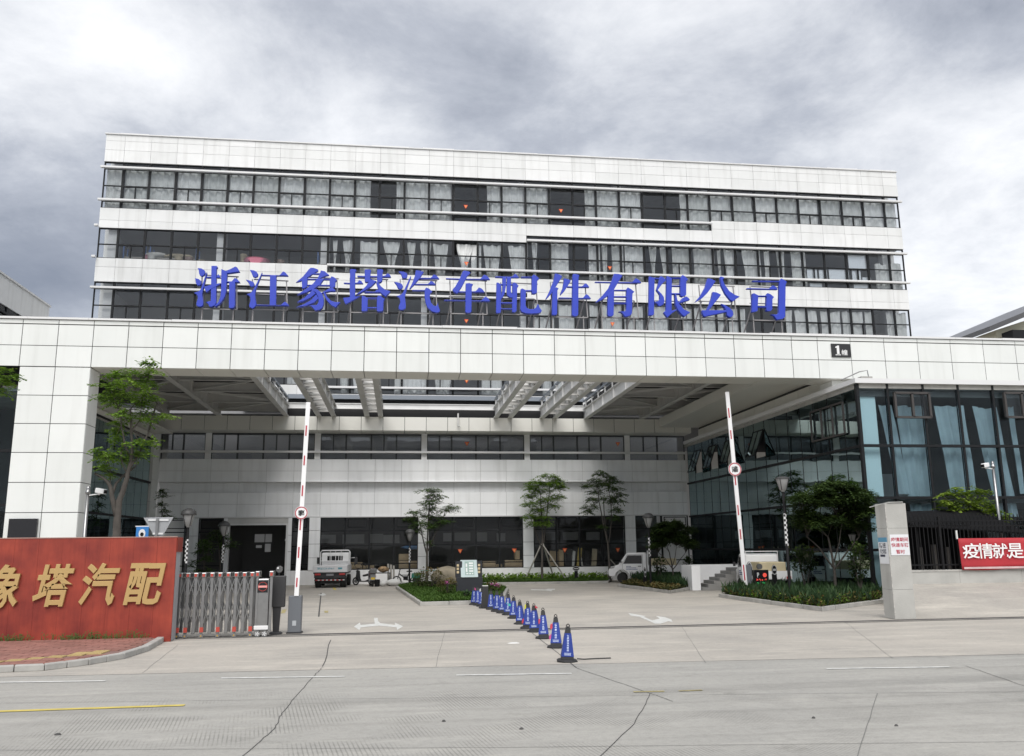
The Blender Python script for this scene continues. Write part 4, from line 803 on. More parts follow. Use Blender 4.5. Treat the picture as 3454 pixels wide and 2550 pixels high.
flat('arrow_marking', [(1500+x*.268, 1900+y*.268) for x, y in ((1080,325),(1265,330),(1300,320),(1388,320),(1388,333),(1345,340),(1350,352),(1265,342),(1090,338))], WPAINT, .001, yard)
flat('arrow_marking', [(900+x*Z1, 1700+y*Z1) for x, y in ((550,978),(590,970),(600,960),(625,965),(640,982),(600,990))], WPAINT, .001, yard)
flat('yellow_mark', [(900+x*Z1, 1700+y*Z1) for x, y in ((708,903),(738,903),(752,928),(724,928))], YPAINT, .001, yard)
for q in (((165,1140),(215,1135),(195,1175),(150,1180)), ((620,1150),(665,1150),(660,1172),(622,1172))): flat('yellow_mark', [(900+x*Z1, 1700+y*Z1) for x, y in q], YFADE, .001, yard)
# a few scraps and stains lying about
LIT = mat('litter_white', (.65, .65, .63), .8)
for i, (px, py, r, m, lab, cat) in enumerate(((1733, 2169, .09, LIT, 'white paper scrap on the concrete left of the cones', 'litter'), (1497, 2432, .016, SEAL, 'dark pebble on the road, left of centre', 'debris'), (1759, 2458, .018, SEAL, 'dark pebble on the road, near centre', 'debris'), (2744, 2421, .016, SEAL, 'dark pebble on the road, right of the crack', 'debris'), (3023, 2447, .016, SEAL, 'dark pebble on the road, far right', 'debris'), (195, 2477, .026, SEAL, 'dark flattened scrap on the road, far left', 'debris'))):
    p = onZ(px, py); mb = MB().lathe((p.x, p.y, -.006), [(r*1.3, 0), (r*1.2, .008), (r*.7, .02), (r*.1, .024)], 7, 0, 1.3, .7); o = mb.build('litter', m); tag(o, lab, cat)
# gate track: two dark rails let into the concrete
tr = MB(); a = onZ(575, 2152); b = onZ(3454, 2083)
tr.bar((a.x, a.y, .004), (34, b.y+.25, .004), .05, .03); tr.bar((a.x, a.y-.32, .001), (34, b.y-.07, .001), .03, .02)
tag(tr.build('gate_track', mat('track_steel', (.06, .06, .06), .6)), 'dark steel gate track set across the concrete entrance', 'track')
# ---------------------------------------------------------------- left pavement, brick with a curved kerb
KP = [(-60, 2272), (150, 2262), (300, 2243), (420, 2222), (500, 2196), (545, 2170), (560, 2158)]
kpts = [onZ(px, py, .0) for px, py in KP]
kb = MB(); n = len(kpts); prof = []
for i, p in enumerate(kpts):
    d = (kpts[min(i+1, n-1)]-kpts[max(i-1, 0)]).normalized(); nn = Vector((-d.y, d.x, 0)); prof.append((p, p+nn*.16))
pav = [(p1.x, p1.y) for p0, p1 in prof]+[(-6.0, 23.3), (-11.6, 23.3)]
pave = struct('pavement', sheet(pav, .09), mat('pavement_bed', (.25, .15, .13), .9, var=.2))
for i in range(n-1):
    for s in range(2):
        t0, t1 = s/2+.006, (s+1)/2-.006; q = [prof[i][0].lerp(prof[i+1][0], t0), prof[i][0].lerp(prof[i+1][0], t1), prof[i][1].lerp(prof[i+1][1], t1), prof[i][1].lerp(prof[i+1][1], t0)]
        MB().hexa([(v.x, v.y, -.01) for v in q], [(v.x, v.y, .118) for v in q]).build('kerb_stone', CONC, pave, bevel=.02)
def inside(x, y, poly):
    c = False; j = len(poly)-1
    for i in range(len(poly)):
        (xi, yi), (xj, yj) = poly[i], poly[j]
        if (yi > y) != (yj > y) and x < (xj-xi)*(y-yi)/(yj-yi)+xi: c = not c
        j = i
    return c
BRK = mat('paving_brick_red', (.33, .155, .125), .85, var=.15, vscale=2., objvar=.28); BRKY = mat('tactile_tile_yellow', (.48, .36, .16), .8, objvar=.15)
bm_ = MB().box(-.196, .196, -.096, .096, 0, .03).mesh('brick', BRK); by_ = MB().box(-.146, .146, -.146, .146, 0, .034); 
for i in range(4):
    for j in range(2): by_.box(-.12+i*.07, -.09+i*.07, -.12+j*.13, -.01+j*.13, .034, .038)
by_ = by_.mesh('tactile_tile', BRKY)
yr = 0; y = 17.6; cnt_b = 0
spots = []
while y < 22.75:
    x = -10.6+(.2 if yr % 2 else 0)
    while x < -5.4:
        if inside(x+.2, y, pav) and inside(x-.2, y, pav): spots.append((x, y))
        x += .41
    y += .21; yr += 1
ta = onZ(160, 2218, .1); tb = onZ(520, 2186, .1); TY = lambda x: ta.y+(tb.y-ta.y)*(x-ta.x)/(tb.x-ta.x)
for x, y in spots:
    if abs(y-TY(x)) < .22 and x > -10.4: continue
    o = inst(bm_, 'paving_brick', (x, y, .075+random.uniform(-.003, .003)), pave); cnt_b += 1
x = -10.4
while x < -5.9:
    for k in (0,) if x < -6.6 else (0, 1):
        yy = TY(x)+k*.3
        if inside(x, yy, pav): inst(by_, 'tactile_tile', (x, yy, .077), pave)
    x += .3
# ---------------------------------------------------------------- ramped apron and low wall, right
APR = [(15.2, 24.35), (40, 24.35), (40, 28.95), (15.2, 28.95)]
apron = struct('apron', MB().add([(14.8, 24.3, .0), (40, 24.3, .0), (40, 28.95, .76), (17.3, 28.95, .76), (14.8, 24.3, -.1), (17.3, 28.95, -.1)], [(0, 1, 2, 3), (0, 3, 5, 4)]), YARDM)
# ================================================================ RED NAME WALL
wl = empty('name_wall', (-8, 22.8, 0), 0, 'rust red panelled name wall with large gold characters on the pavement', 'wall')
RED = mat('rust_red_panel', (.36, .065, .032), .55, objvar=.14)
t = RED.node_tree; bb = t.nodes['Principled BSDF']      # streaked rust: long vertical grain and orange mottling
g = t.nodes.new('ShaderNodeNewGeometry'); mp = t.nodes.new('ShaderNodeMapping'); mp.inputs['Scale'].default_value = (9, 9, .7); t.links.new(g.outputs['Position'], mp.inputs[0])
n1_ = t.nodes.new('ShaderNodeTexNoise'); n1_.inputs['Scale'].default_value = 2.; n1_.inputs['Detail'].default_value = 8; n1_.inputs['Roughness'].default_value = .7; t.links.new(mp.outputs[0], n1_.inputs['Vector'])
n2_ = t.nodes.new('ShaderNodeTexNoise'); n2_.inputs['Scale'].default_value = 1.6; n2_.inputs['Detail'].default_value = 6; t.links.new(g.outputs['Position'], n2_.inputs['Vector'])
r1 = t.nodes.new('ShaderNodeValToRGB'); r1.color_ramp.elements[0].position = .32; r1.color_ramp.elements[0].color = (.20, .022, .014, 1); r1.color_ramp.elements[1].position = .72; r1.color_ramp.elements[1].color = (.36, .052, .026, 1); t.links.new(n2_.outputs['Fac'], r1.inputs[0])
mm = t.nodes.new('ShaderNodeMix'); mm.data_type = 'RGBA'; mm.blend_type = 'MULTIPLY'; rr = t.nodes.new('ShaderNodeMapRange'); rr.inputs[1].default_value = .42; rr.inputs[2].default_value = .75; rr.inputs[4].default_value = .55; t.links.new(n1_.outputs['Fac'], rr.inputs[0])
t.links.new(rr.outputs[0], mm.inputs[0]); t.links.new(r1.outputs[0], mm.inputs['A']); mm.inputs['B'].default_value = (.62, .5, .5, 1); t.links.new(mm.outputs['Result'], bb.inputs['Base Color'])
WXR = onY(589, 2000, 22.85).x; YW = 22.75; ZW = onY(590, 1812, YW).z
boxi('core', mat('wall_core_grey', (.36, .36, .37), .7), -13, WXR-.02, YW+.05, YW+.55, 0, ZW-.03, wl)
x = WXR; i = 0
while x > -13:
    w = .555 if i else .46
    boxi('panel', RED, x-w+.0015, x-.0015, YW+random.uniform(0, .004), YW+.045, .0, ZW, wl); x -= w; i += 1
boxi('cap', RED, -13, WXR, YW+.05, YW+.58, ZW-.02, ZW+.0, wl); boxi('cap_edge', mat('wall_cap_pale', (.42, .26, .22), .7), -13, WXR+.012, YW-.012, YW+.02, ZW+.001, ZW+.02, wl)
boxi('return_panel', RED, WXR-.015, WXR+.012, YW+.05, YW+.58, ZW-.36, ZW, wl)
boxi('skirting', RED, -13, WXR, YW-.03, YW-.004, .0, .14, wl)
GOLD = mat('gold_letter', (.50, .34, .14), .42, metal=.25); 
for ch, (x0, x1, y0, y1) in zip('象塔汽配', ((-55, 90, 1903, 2053), (100, 260, 1902, 2048), (256, 412, 1898, 2045), (411, 566, 1898, 2041))):
    a = onY(x0, y1, YW-.06); b = onY(x1, y0, YW-.06); h = b.z-a.z; sh = .16
    w = (b.x-a.x)-sh*h; mb = MB()
    put_text(mb, ch, lambda u, v, d: (a.x+w*u+sh*h*v, YW-.075+d, a.z+h*v), .07, .024)
    o = mb.build('letter', GOLD, wl, bevel=.018)
# weeds at the foot of the wall
GREEN = mat('weed_green', (.09, .13, .03), .8, var=.3, vscale=9)
wd = MB(); rnd = random.Random(4)
for i in range(150):
    x = rnd.choice((rnd.uniform(-10, -8.9), rnd.uniform(-8.1, -6.6), rnd.uniform(-10, -5.8))); h = rnd.uniform(.05, .2); a_ = rnd.uniform(0, 6.3); y = YW-.06-rnd.random()*.04
    wd.add([(x-.012, y, .1), (x+.012, y, .1), (x+math.cos(a_)*h*.4, y-abs(math.sin(a_))*h*.3, .1+h)], [(0, 1, 2)])
    for k in range(3):
        zz = .1+h*rnd.random(); xx = x+rnd.uniform(-.04, .04); wd.add([(xx, y-.01, zz), (xx+.04, y-.03, zz+.015), (xx+.02, y-.02, zz+.04)], [(0, 1, 2)])
tag(wd.build('weeds', GREEN, recalc=False), 'thin green weeds growing along the foot of the red wall', 'weeds', kind='stuff')
# ================================================================ RETRACTABLE GATE
gx0 = onY(588, 2050, 23.5).x; gate = empty('retractable_gate', (-4.5, 23.5, 0), 0, 'stainless steel concertina gate beside the red wall', 'gate')
YG = 23.45; GZ = onY(800, 1930, YG).z
REDL = mat('red_lamp', (.45, .06, .04), .4)
pxs = [601, 628, 655, 682, 710, 737, 765, 792, 820, 846]
gxs = [onY(p, 2050, YG).x for p in pxs]
for i, x in enumerate(gxs):
    fb = MB()
    for dyy in (0., .42): fb.box(x-.042, x+.042, YG+dyy, YG+dyy+.05, .1, GZ-.12)
    fb.build('post', CHROME, gate, bevel=.012)
    h = MB().box(x-.06, x+.07, YG-.03, YG+.5, GZ-.13, GZ).build('post_cap', CHROME, gate, bevel=.02)
    MB().box(x-.03, x+.03, YG-.045, YG-.02, GZ-.10, GZ-.03).build('reflector', REDL, h)
    if i % 2 == 1 or i == 0:
        wmb = MB().disc((x+.02, YG-.06, .055), (0, 1, 0), .055, .05, 14).build('wheel', CHROME, gate); MB().disc((x+.02, YG-.09, .055), (0, 1, 0), .02, .012, 8).build('hub', mat('hub_brass', (.5, .3, .06), .4), wmb)
        MB().box(x-.03, x+.06, YG-.05, YG-.01, .14, .26).build('reflector', REDL, gate)
for i, (a, b) in enumerate(zip(gxs, gxs[1:])):
    q = MB()
    for z0, z1 in ((.25, .95), (.95, 1.55)):
        for dyy in (.02, .44): q.bar((a, YG+dyy, z0), (b, YG+dyy, z1), .05, .02); q.bar((a, YG+dyy+.02, z1), (b, YG+dyy+.02, z0), .05, .02)
    q.build('scissor_link', CHROME, gate)
hx0, hx1 = onY(862, 2050, YG).x, onY(905, 2050, YG).x
hd = MB().box(hx0, hx1, YG, YG+.42, .12, GZ-.17).build('drive_head', CHROME, gate, bevel=.03)
MB().box(hx0+.03, hx1-.03, YG-.02, YG-.002, GZ-.52, GZ-.22).build('display', SCR, hd)
mb = MB(); cx = (hx0+hx1)/2
for k in range(24): a_ = k*math.pi/12; mb.box(cx+.11*math.cos(a_)-.006, cx+.11*math.cos(a_)+.006, YG-.03, YG-.021, GZ-.37+.11*math.sin(a_)-.006, GZ-.37+.11*math.sin(a_)+.006)
mb.build('led_ring', mat('led_red', (.3, .02, .02), .4, emit=(1, .12, .08, .35)), hd)
MB().box(cx-.11, cx+.11, YG-.031, YG-.021, GZ-.395, GZ-.345).build('led_text', mat('led_pink', (.3, .1, .1), .4, emit=(1, .45, .4, .3)), hd)
for x in (hx0+.02, hx1+.05):
    p = MB().box(x-.035, x+.035, YG-.01, YG+.05, .1, GZ-.12).build('post', CHROME, gate, bevel=.01); h = MB().box(x-.06, x+.06, YG-.05, YG+.3, GZ-.13, GZ+.02).build('post_cap', CHROME, gate, bevel=.02); MB().box(x-.03, x+.03, YG-.065, YG-.04, GZ-.10, GZ-.02).build('reflector', REDL, h)
for x in (hx0+.08, hx1-.06):
    wmb = MB().disc((x, YG-.06, .075), (0, 1, 0), .075, .05, 16).build('wheel', CHROME, gate)
    sp = MB()
    for k in range(5): a_ = k*1.2566; sp.bar((x, YG-.09, .075), (x+.055*math.cos(a_), YG-.09, .075+.055*math.sin(a_)), .018, .012, up=(0,1,0))
    sp.build('spokes', RAIL, wmb)
MB().box(hx0-.02, hx1+.02, YG-.045, YG-.002, .17, .27).build('bumper', RAIL, gate, bevel=.012)
# plate reader on its stand
px_ = onZ(930, 2138); rd = empty('plate_reader', (px_.x, px_.y, 0), 0, 'dark grey plate reader on a tapered stand beside the gate', 'reader')
DG = mat('dark_grey_metal', (.035, .035, .037), .5); GR = mat('mid_grey_metal', (.13, .14, .155), .45)
x, y = px_.x, px_.y
zt = onY(930, 1942, y).z; zm = onY(930, 2045, y).z
MB().lathe((x, y, 0), [(.17, 0), (.17, .03), (.13, .055), (.06, .06)], 16).build('base', DG, rd)
MB().hexa([(x-.075, y-.05, .05), (x+.075, y-.05, .05), (x+.075, y+.05, .05), (x-.075, y+.05, .05)], [(x-.11, y-.06, zm), (x+.11, y-.06, zm), (x+.11, y+.06, zm), (x-.11, y+.06, zm)]).build('stem', DG, rd)
MB().box(x-.20, x+.21, y-.1, y+.08, zm-.02, zt).build('body', DG, rd, bevel=.02)
c_ = MB().disc((x+.03, y-.02, zt+.17), (0, 1, .1), .085, .1, 16).build('camera_ring', mat('smoked_plastic', (.12, .12, .12), .2), rd); MB().disc((x+.0, y-.08, zt+.2), (0, 1, .1), .025, .02, 10).build('lens', RAIL, c_)
MB().bar((x+.02, y, zt-.02), (x+.03, y, zt+.1), .03).build('bracket', DG, rd)
# ---------------------------------------------------------------- boom barriers
BRED = mat('barrier_red', (.42, .03, .05), .5); BWH = mat('barrier_white', (.80, .80, .80), .45)
def boom(base, tip, pivot, cab, label, y, marks, sign_at, flip, wid, sd):
    e = empty('boom_barrier', (cab[0], y+.1, 0), 0, label, 'barrier')
    x0, x1, zc = cab[1], cab[2], cab[3]
    c = MB().box(x0, x1, y, y+.32, .03, zc).build('cabinet', GR, e, bevel=.015); MB().box(x0-.03, x1+.03, y-.02, y+.34, 0, .03).build('base_plate', DG, e)
    if cab[4]: MB().box(cab[0]-.05, cab[0]+.05, y-.008, y-.002, .2, .33).build('logo_plate', mat('pale_grey', (.4, .42, .44), .5), c)
    A = Vector(pivot); B_ = Vector(tip); d = B_-A
    arm = MB().bar(A, B_, wid, .05, up=(0, 1, 0)).build('arm', BWH, e)
    n = Vector((-d.z, 0, d.x)).normalized()
    for f0, f1 in marks: MB().bar(A+d*f0+Vector((0, -.03, 0))+n*wid*.08, A+d*f1+Vector((0, -.03, 0))+n*wid*.08, wid*.3, .012, up=(0, 1, 0)).build('red_stripe', BRED, arm)
    s = A+d*sign_at; r = sd
    dd = MB().disc((s.x, y-.06, s.z), (0, 1, 0), r, .015, 32).build('sign_disc', BWH, arm)
    ring = MB(); k = 40
    for i in range(k):
        a0, a1 = 2*math.pi*i/k, 2*math.pi*(i+1)/k; P = lambda a_, rr_: (s.x+rr_*math.cos(a_), y-.074, s.z+rr_*math.sin(a_)); ring.add([P(a0, r*.82), P(a1, r*.82), P(a1, r*.96), P(a0, r*.96)], [(0, 1, 2, 3)])
    ring.build('ring', BRED, dd, recalc=False)
    t_ = MB(); h = r*1.05
    sg = 1 if flip else -1
    put_text(t_, '慢', lambda u, v, q_: (s.x+sg*(v-.5)*h*.9, y-.076, s.z-sg*(u-.5)*h*.9), 0, .015); t_.build('character', BLACK, dd, recalc=False)
YB = 24.05
cb = onZ(993, 2140); cz = onY(993, 2010, YB).z; p0 = onY(1000, 2010, YB); p1 = onY(1040, 1357, YB)
boom(None, p1, p0, ((onY(972, 2080, YB).x+onY(1014, 2080, YB).x)/2, onY(971, 2080, YB).x, onY(1015, 2080, YB).x, cz, True), 'left boom barrier raised upright on a grey cabinet', YB, ((.045, .09), (.19, .245), (.33, .385), (.505, .56), (.665, .715), (.82, .875)), .418, False, .115, onY(1038, 1725, YB).x-onY(1016, 1725, YB).x)
YB2 = 35.6
p0 = onY(2516, 1992, YB2); p1 = onY(2452, 1322, YB2); cabx = onY(2518, 1960, YB2).x; zc2 = onY(2518, 1905, YB2).z
boom(None, p1, p0, (cabx+.12, cabx-.02, cabx+.26, zc2, False), 'right boom barrier raised upright beside the white steps', YB2, ((.05, .125), (.25, .30), (.37, .42), (.52, .575), (.755, .80), (.865, .915)), .60, True, .17, onY(2478, 1588, YB2).x-onY(2456, 1588, YB2).x)
# ================================================================ CONES
CB = mat('cone_black', (.02, .02, .021), .55); CBL = mat('cone_sleeve_blue', (.008, .036, .27), .5, var=.1, vscale=5, objvar=.12); CWT = mat('cone_print', (.58, .66, .86), .6); FLG = [mat('flag_red', (.55, .06, .09), .7), mat('flag_pink', (.62, .10, .30), .7), mat('flag_yellow', (.6, .6, .05), .7), mat('flag_teal', (.06, .40, .36), .7), mat('flag_cyan', (.12, .42, .62), .7)]
def frustum(mb, c, w0, w1, z0, z1):
    mb.hexa([(c[0]-w0, c[1]-w0, z0), (c[0]+w0, c[1]-w0, z0), (c[0]+w0, c[1]+w0, z0), (c[0]-w0, c[1]+w0, z0)], [(c[0]-w1, c[1]-w1, z1), (c[0]+w1, c[1]-w1, z1), (c[0]+w1, c[1]+w1, z1), (c[0]-w1, c[1]+w1, z1)])
def wat(z): return .135-(.135-.045)*(z-.06)/.66
def cone_meshes(text):
    b = MB(); b.lathe((0, 0, 0), [(.235, 0), (.235, .025), (.20, .05), (.15, .06)], 8); base = b.mesh('cone_base', CB)
    b = MB(); frustum(b, (0, 0), wat(.06), wat(.70), .055, .70); b.box(-.03, .03, -.03, .03, .70, .72); body = b.mesh('cone_body', CB)
    b = MB(); frustum(b, (0, 0), wat(.115)+.006, wat(.585)+.006, .115, .585); slv = b.mesh('sleeve', CBL)
    b = MB(); pts = [(.035*math.cos(a_), 0, .715+.055*math.sin(a_)) for a_ in [math.pi*i/10 for i in range(11)]]; b.tube(pts, .010, 6); hnd = b.mesh('handle', CB)
    n = len(text); top, bot = .56, .215; chars = []
    for i, ch in enumerate(text):
        b = MB(); zc = top-(i+.5)*(top-bot)/n; s = (top-bot)/n*.86; s2 = min(s, .068); hh = s*(.16 if ch == '一' else 1)
        put_text(b, ch, lambda u, v, q_: ((u-.5)*s2*1.05, -(wat(zc+(v-.5)*hh)+.0085), zc+(v-.5)*hh), 0, .018); chars.append(b.mesh('character', CWT))
    b = MB()
    for z, w in ((.185, .075), (.165, .07), (.148, .072)):
        for k in range(7): b.box(-w+k*w*2/7, -w+k*w*2/7+w*.2, -(wat(z)+.012), -(wat(z)+.0085), z-.006, z+.006)
    prt = b.mesh('small_print', CWT); return base, body, slv, hnd, prt, chars
CM = {t_: cone_meshes(t_) for t_ in ('七特丽墙布窗帘', '墙布第一品牌')}
CP = [(1913, 2231), (1876, 2184), (1834, 2153), (1805, 2131), (1780, 2119.5), (1756, 2104.5), (1733, 2085.5), (1714, 2074), (1694, 2067.5), (1675.5, 2062.5), (1658, 2055.5), (1624.6, 2045), (1612.6, 2041.5), (1599, 2039.5)]
CL = ['nearest blue sleeved traffic cone, leaning, with a cable at its foot', 'second nearest blue cone with pink and red flags', 'third blue cone from the front with a red flag', 'fourth blue cone from the front with a red flag at its top', 'fifth blue cone from the front with yellow flag', 'sixth blue cone from the front, just behind the gate track', 'seventh blue cone from the front', 'eighth blue cone with a teal pennant on it', 'ninth blue cone from the front', 'tenth blue cone with a pink flag at its left', 'eleventh blue cone, right of the black bollard', 'blue cone just left of the black bollard', 'blue cone second from the far end of the row', 'farthest blue cone, beside the map board']
rnd = random.Random(11)
for i, (px, py) in enumerate(CP):
    p = onZ(px, py); t_ = '七特丽墙布窗帘' if i in (0, 5, 6, 12) else '墙布第一品牌'
    e = empty('traffic_cone', (p.x, p.y, 0), rnd.uniform(-.25, .05)-.12, CL[i], 'cone', 'blue sleeved cones across the entrance')
    s = .91*rnd.uniform(.96, 1.03); e.scale = (s, s, s)
    e.rotation_euler = (rnd.uniform(-.03, .03), rnd.uniform(-.035, .035), e.rotation_euler.z)
    if i == 0: e.rotation_euler = (.02, .045, -.12)
    for nm, me in list(zip(('base', 'body', 'sleeve', 'handle', 'small_print'), CM[t_]))+[('character', c_) for c_ in CM[t_][5]]:
        o = bpy.data.objects.new(nm, me); COL.objects.link(o); o.parent = e
        if nm == 'small_print': o['kind'] = 'stuff'
    def flag(dx, z, w, h, m, tip=-1):
        f = MB(); n_ = 5
        for k in range(n_): 
            u0, u1 = k/n_, (k+1)/n_; q = lambda u, v: (dx+tip*u*w+.012*math.sin(u*9), -.10+.02*math.sin(u*7+v), z-v*h*(1-u*.3)-u*h*.5); f.add([q(u0, 0), q(u1, 0), q(u1, 1), q(u0, 1)], [(0, 1, 2, 3)])
        o = f.build('flag', m, e, local=True, recalc=False); sol = o.modifiers.new('s', 'SOLIDIFY'); sol.thickness = .004
    if i == 1: flag(-.08, .58, .06, .13, FLG[0]); flag(-.07, .34, .1, .12, FLG[1])
    if i == 2: flag(-.08, .52, .05, .13, FLG[0])
    if i == 3: flag(.05, .72, .06, .06, FLG[0], 1)
    if i == 4: flag(-.06, .70, .04, .13, FLG[2]); flag(-.12, .3, .06, .13, FLG[0])
    if i == 7: flag(-.05, .42, .2, .1, FLG[3], 1); flag(-.06, .3, .08, .2, FLG[4])
    if i == 9: flag(.13, .6, .04, .14, FLG[1], 1)
    if i == 11: flag(-.03, .74, .05, .12, LIT)
    if i == 13: flag(.03, .72, .05, .1, FLG[1], 1)
p = onZ(1636.7, 2051); e = empty('black_bollard', (p.x, p.y, 0), 0, 'plain black tapered bollard standing among the blue cones', 'bollard')
b = MB(); frustum(b, (p.x, p.y), .14, .10, .05, .78); b.build('body', CB, e); MB().lathe((p.x, p.y, 0), [(.25, 0), (.25, .03), (.16, .055)], 8).build('base', CB, e); MB().box(p.x-.1, p.x+.1, p.y-.1, p.y+.1, .78, .80).build('cap', LIT, e)
p = onZ(1930, 2228); tag(MB().tube([(p.x+.1, p.y, .03), (p.x+.25, p.y+.06, .012), (p.x+.5, p.y+.1, .014), (p.x+.8, p.y+.13, .012)], .012, 6).build('cable', CB), 'short black cable lying beside the nearest cone', 'cable')
# ================================================================ MAP BOARD
m0 = onZ(1586, 2003, .12); YM = m0.y; zb = .1; mbd = empty('map_board', (m0.x, YM, 0), 0, 'black site map board with pale plan panel on the central island', 'board')
xa, xb = onY(1540, 1950, YM).x, onY(1628, 1950, YM).x; z_m = onY(1586, 1948, YM).z; z_t = onY(1586, 1889, YM).z
DS = mat('map_stand_dark', (.022, .024, .03), .5, var=.1)
MB().box(xa, xb, YM, YM+.35, .0, z_m).build('pedestal', DS, mbd, bevel=.01)
MB().box(xa-.04, xa+.25, YM+.04, YM+.3, z_m, z_t-.05).box(xb-.25, xb-.02, YM+.04, YM+.3, z_m, z_t-.05).build('side_post', DS, mbd)
pa, pb = onY(1555, 1946, YM).x, onY(1611, 1946, YM).x
pn = MB().hexa([(pa, YM-.06, z_m+.02), (pb+.02, YM-.06, z_m+.02), (pb+.02, YM, z_m+.02), (pa, YM, z_m+.02)], [(pa-.02, YM+.12, z_t), (pb-.03, YM+.12, z_t), (pb-.03, YM+.18, z_t), (pa-.02, YM+.18, z_t)]).build('map_panel', mat('map_pale', (.50, .60, .60), .4), mbd)
pr = MB(); W_, H_ = pb-pa, z_t-z_m-.02
def mp_(u, v): return (pa+W_*u-.02*v, YM-.066+.18*v, z_m+.02+H_*v)
def mq(b, u0, u1, v0, v1): b.add([mp_(u0, v0), mp_(u1, v0), mp_(u1, v1), mp_(u0, v1)], [(0, 1, 2, 3)])
mq(pr, .25, .80, .12, .92); pr.build('plan_ground', mat('map_green', (.30, .42, .38), .5), pn, recalc=False)
pr = MB()
for u0, u1, v0, v1 in ((.3,.4,.6,.8),(.3,.4,.3,.55),(.5,.75,.76,.86),(.5,.75,.62,.71),(.5,.75,.46,.55),(.5,.75,.31,.40),(.32,.45,.17,.24),(.5,.6,.17,.24),(.66,.74,.17,.24)): pr.add([(x_, y_-.003, z_) for x_, y_, z_ in (mp_(u0, v0), mp_(u1, v0), mp_(u1, v1), mp_(u0, v1))], [(0, 1, 2, 3)])
pr.build('plan_block', mat('map_white', (.75, .77, .76), .5), pn, recalc=False)
AMB = mat('amber_tile', (.62, .50, .30), .5)
for sx in (xa+.06, xb-.16):
    for k in range(3): MB().box(sx-.05, sx+.05, YM+.02, YM+.038, z_t-.28-.15*k, z_t-.18-.15*k).build('light_slot', AMB, mbd)
# ================================================================ STREET LAMPS
CHK = bpy.data.materials.new('checker_tape'); CHK.use_nodes = True; t = CHK.node_tree; ck = t.nodes.new('ShaderNodeTexChecker'); ck.inputs['Scale'].default_value = 11
tcn = t.nodes.new('ShaderNodeTexCoord'); t.links.new(tcn.outputs['Object'], ck.inputs['Vector']); ck.inputs[1].default_value = (.7, .7, .7, 1); ck.inputs[2].default_value = (.02, .02, .02, 1); t.links.new(ck.outputs[0], t.nodes['Principled BSDF'].inputs['Base Color'])
LG = mat('lamp_lens', (.30, .30, .30), .3); 
def lamp(label, x, y, H, dome=True, s=1., tape=True, z0=0.):
    e = empty('street_lamp', (x, y, z0), 0, label, 'lamp', 'garden lamps in the yard')
    r = .06*s
    MB().lathe((0, 0, 0), [(r*1.9, 0), (r*1.9, .12), (r*1.1, .2), (r, .25), (r*.85, H-.75*s)], 12).build('pole', BLACK, e, local=True, smooth=True)
    if tape: MB().lathe((0, 0, H*.42), [(r*1.03, 0), (r*.98, H*.25)], 16).build('checker_band', CHK, e, local=True)
    MB().lathe((0, 0, H-.76*s), [(.06*s, 0), (.07*s, .05*s), (.12*s, .07*s), (.235*s, .46*s), (.24*s, .5*s)], 16).build('lens', LG, e, local=True, smooth=True)
    rb = MB()
    for k in range(4): a_ = math.pi/4+k*math.pi/2; rb.bar((.12*s*math.cos(a_), .12*s*math.sin(a_), H-.70*s), (.245*s*math.cos(a_), .245*s*math.sin(a_), H-.27*s), .025*s)
    rb.build('rib', DG, e, local=True)
    if dome: MB().lathe((0, 0, H-.27*s), [(.30*s, 0), (.31*s, .03*s), (.27*s, .14*s), (.18*s, .23*s), (.06*s, .27*s)], 20).build('dome', mat('lamp_dome', (.06, .06, .06), .5), e, local=True, smooth=True)
    else: MB().lathe((0, 0, H-.27*s), [(.27*s, 0), (.27*s, .04*s), (.15*s, .08*s), (.03*s, .1*s)], 20).build('dome', mat('lamp_dome', (.06, .06, .06), .5), e, local=True)
def lampat(label, px, pyt, y, **k): p = onY(px, pyt, y); lamp(label, p.x, y, p.z-k.get('z0', 0.), **k)
lampat('tall garden lamp with grey dome just right of the red wall', 638, 1714, 38., s=1.05); lampat('garden lamp with dark dome left of the goods door', 757, 1757, 46.); lampat('slim garden lamp beside the parked bicycle', 1383, 1784, 50., s=.9)
lampat('garden lamp with black dome beside the white mini truck', 2186, 1730, 44.)
lampat('tall flat topped lamp in front of the right shrub tree', 2637, 1592, 31.5, dome=False, s=1.0, z0=.1)
p = onY(2873, 1790, 33.); lamp('thin checkered lamp post half hidden by the right shrub tree', p.x, 33., p.z, dome=False, s=.6)
# ================================================================ CAMERA POLES AND SIGNS
def cctv(label, px, pyt, y, arm, zlow=0):
    p = onY(px, pyt, y); e = empty('camera_pole', (p.x, y, zlow), 0, label, 'camera pole')
    MB().lathe((p.x, y, zlow), [(.06, 0), (.055, p.z-zlow-.25)], 12).build('pole', CHROME, e, smooth=True)
    MB().lathe((p.x, y, p.z-.26), [(.06, 0), (.085, .03), (.085, .1), (.05, .12), (.07, .18), (.05, .24), (.01, .27)], 12).build('finial', CHROME, e, smooth=True)
    MB().bar((p.x, y, p.z-.30), (p.x+arm*.36, y-.1, p.z-.26), .03).build('arm', BWH, e)
    c = MB().bar((p.x+arm*.30, y-.12, p.z-.14), (p.x+arm*.62, y-.28, p.z-.20), .15, .16).build('camera', BWH, e, bevel=.02); MB().bar((p.x+arm*.62, y-.28, p.z-.20), (p.x+arm*.65, y-.295, p.z-.205), .11, .11).build('lens', BLACK, c)
    MB().bar((p.x+arm*.36, y-.1, p.z-.28), (p.x+arm*.42, y-.14, p.z-.18), .06).build('bracket', BWH, e)
cctv('stainless camera pole behind the black fence', 3347, 1556, 30.5, -1, .8)
cctv('camera pole beside the white pier behind the red wall', 299, 1640, 30., 1)
YS = 26.
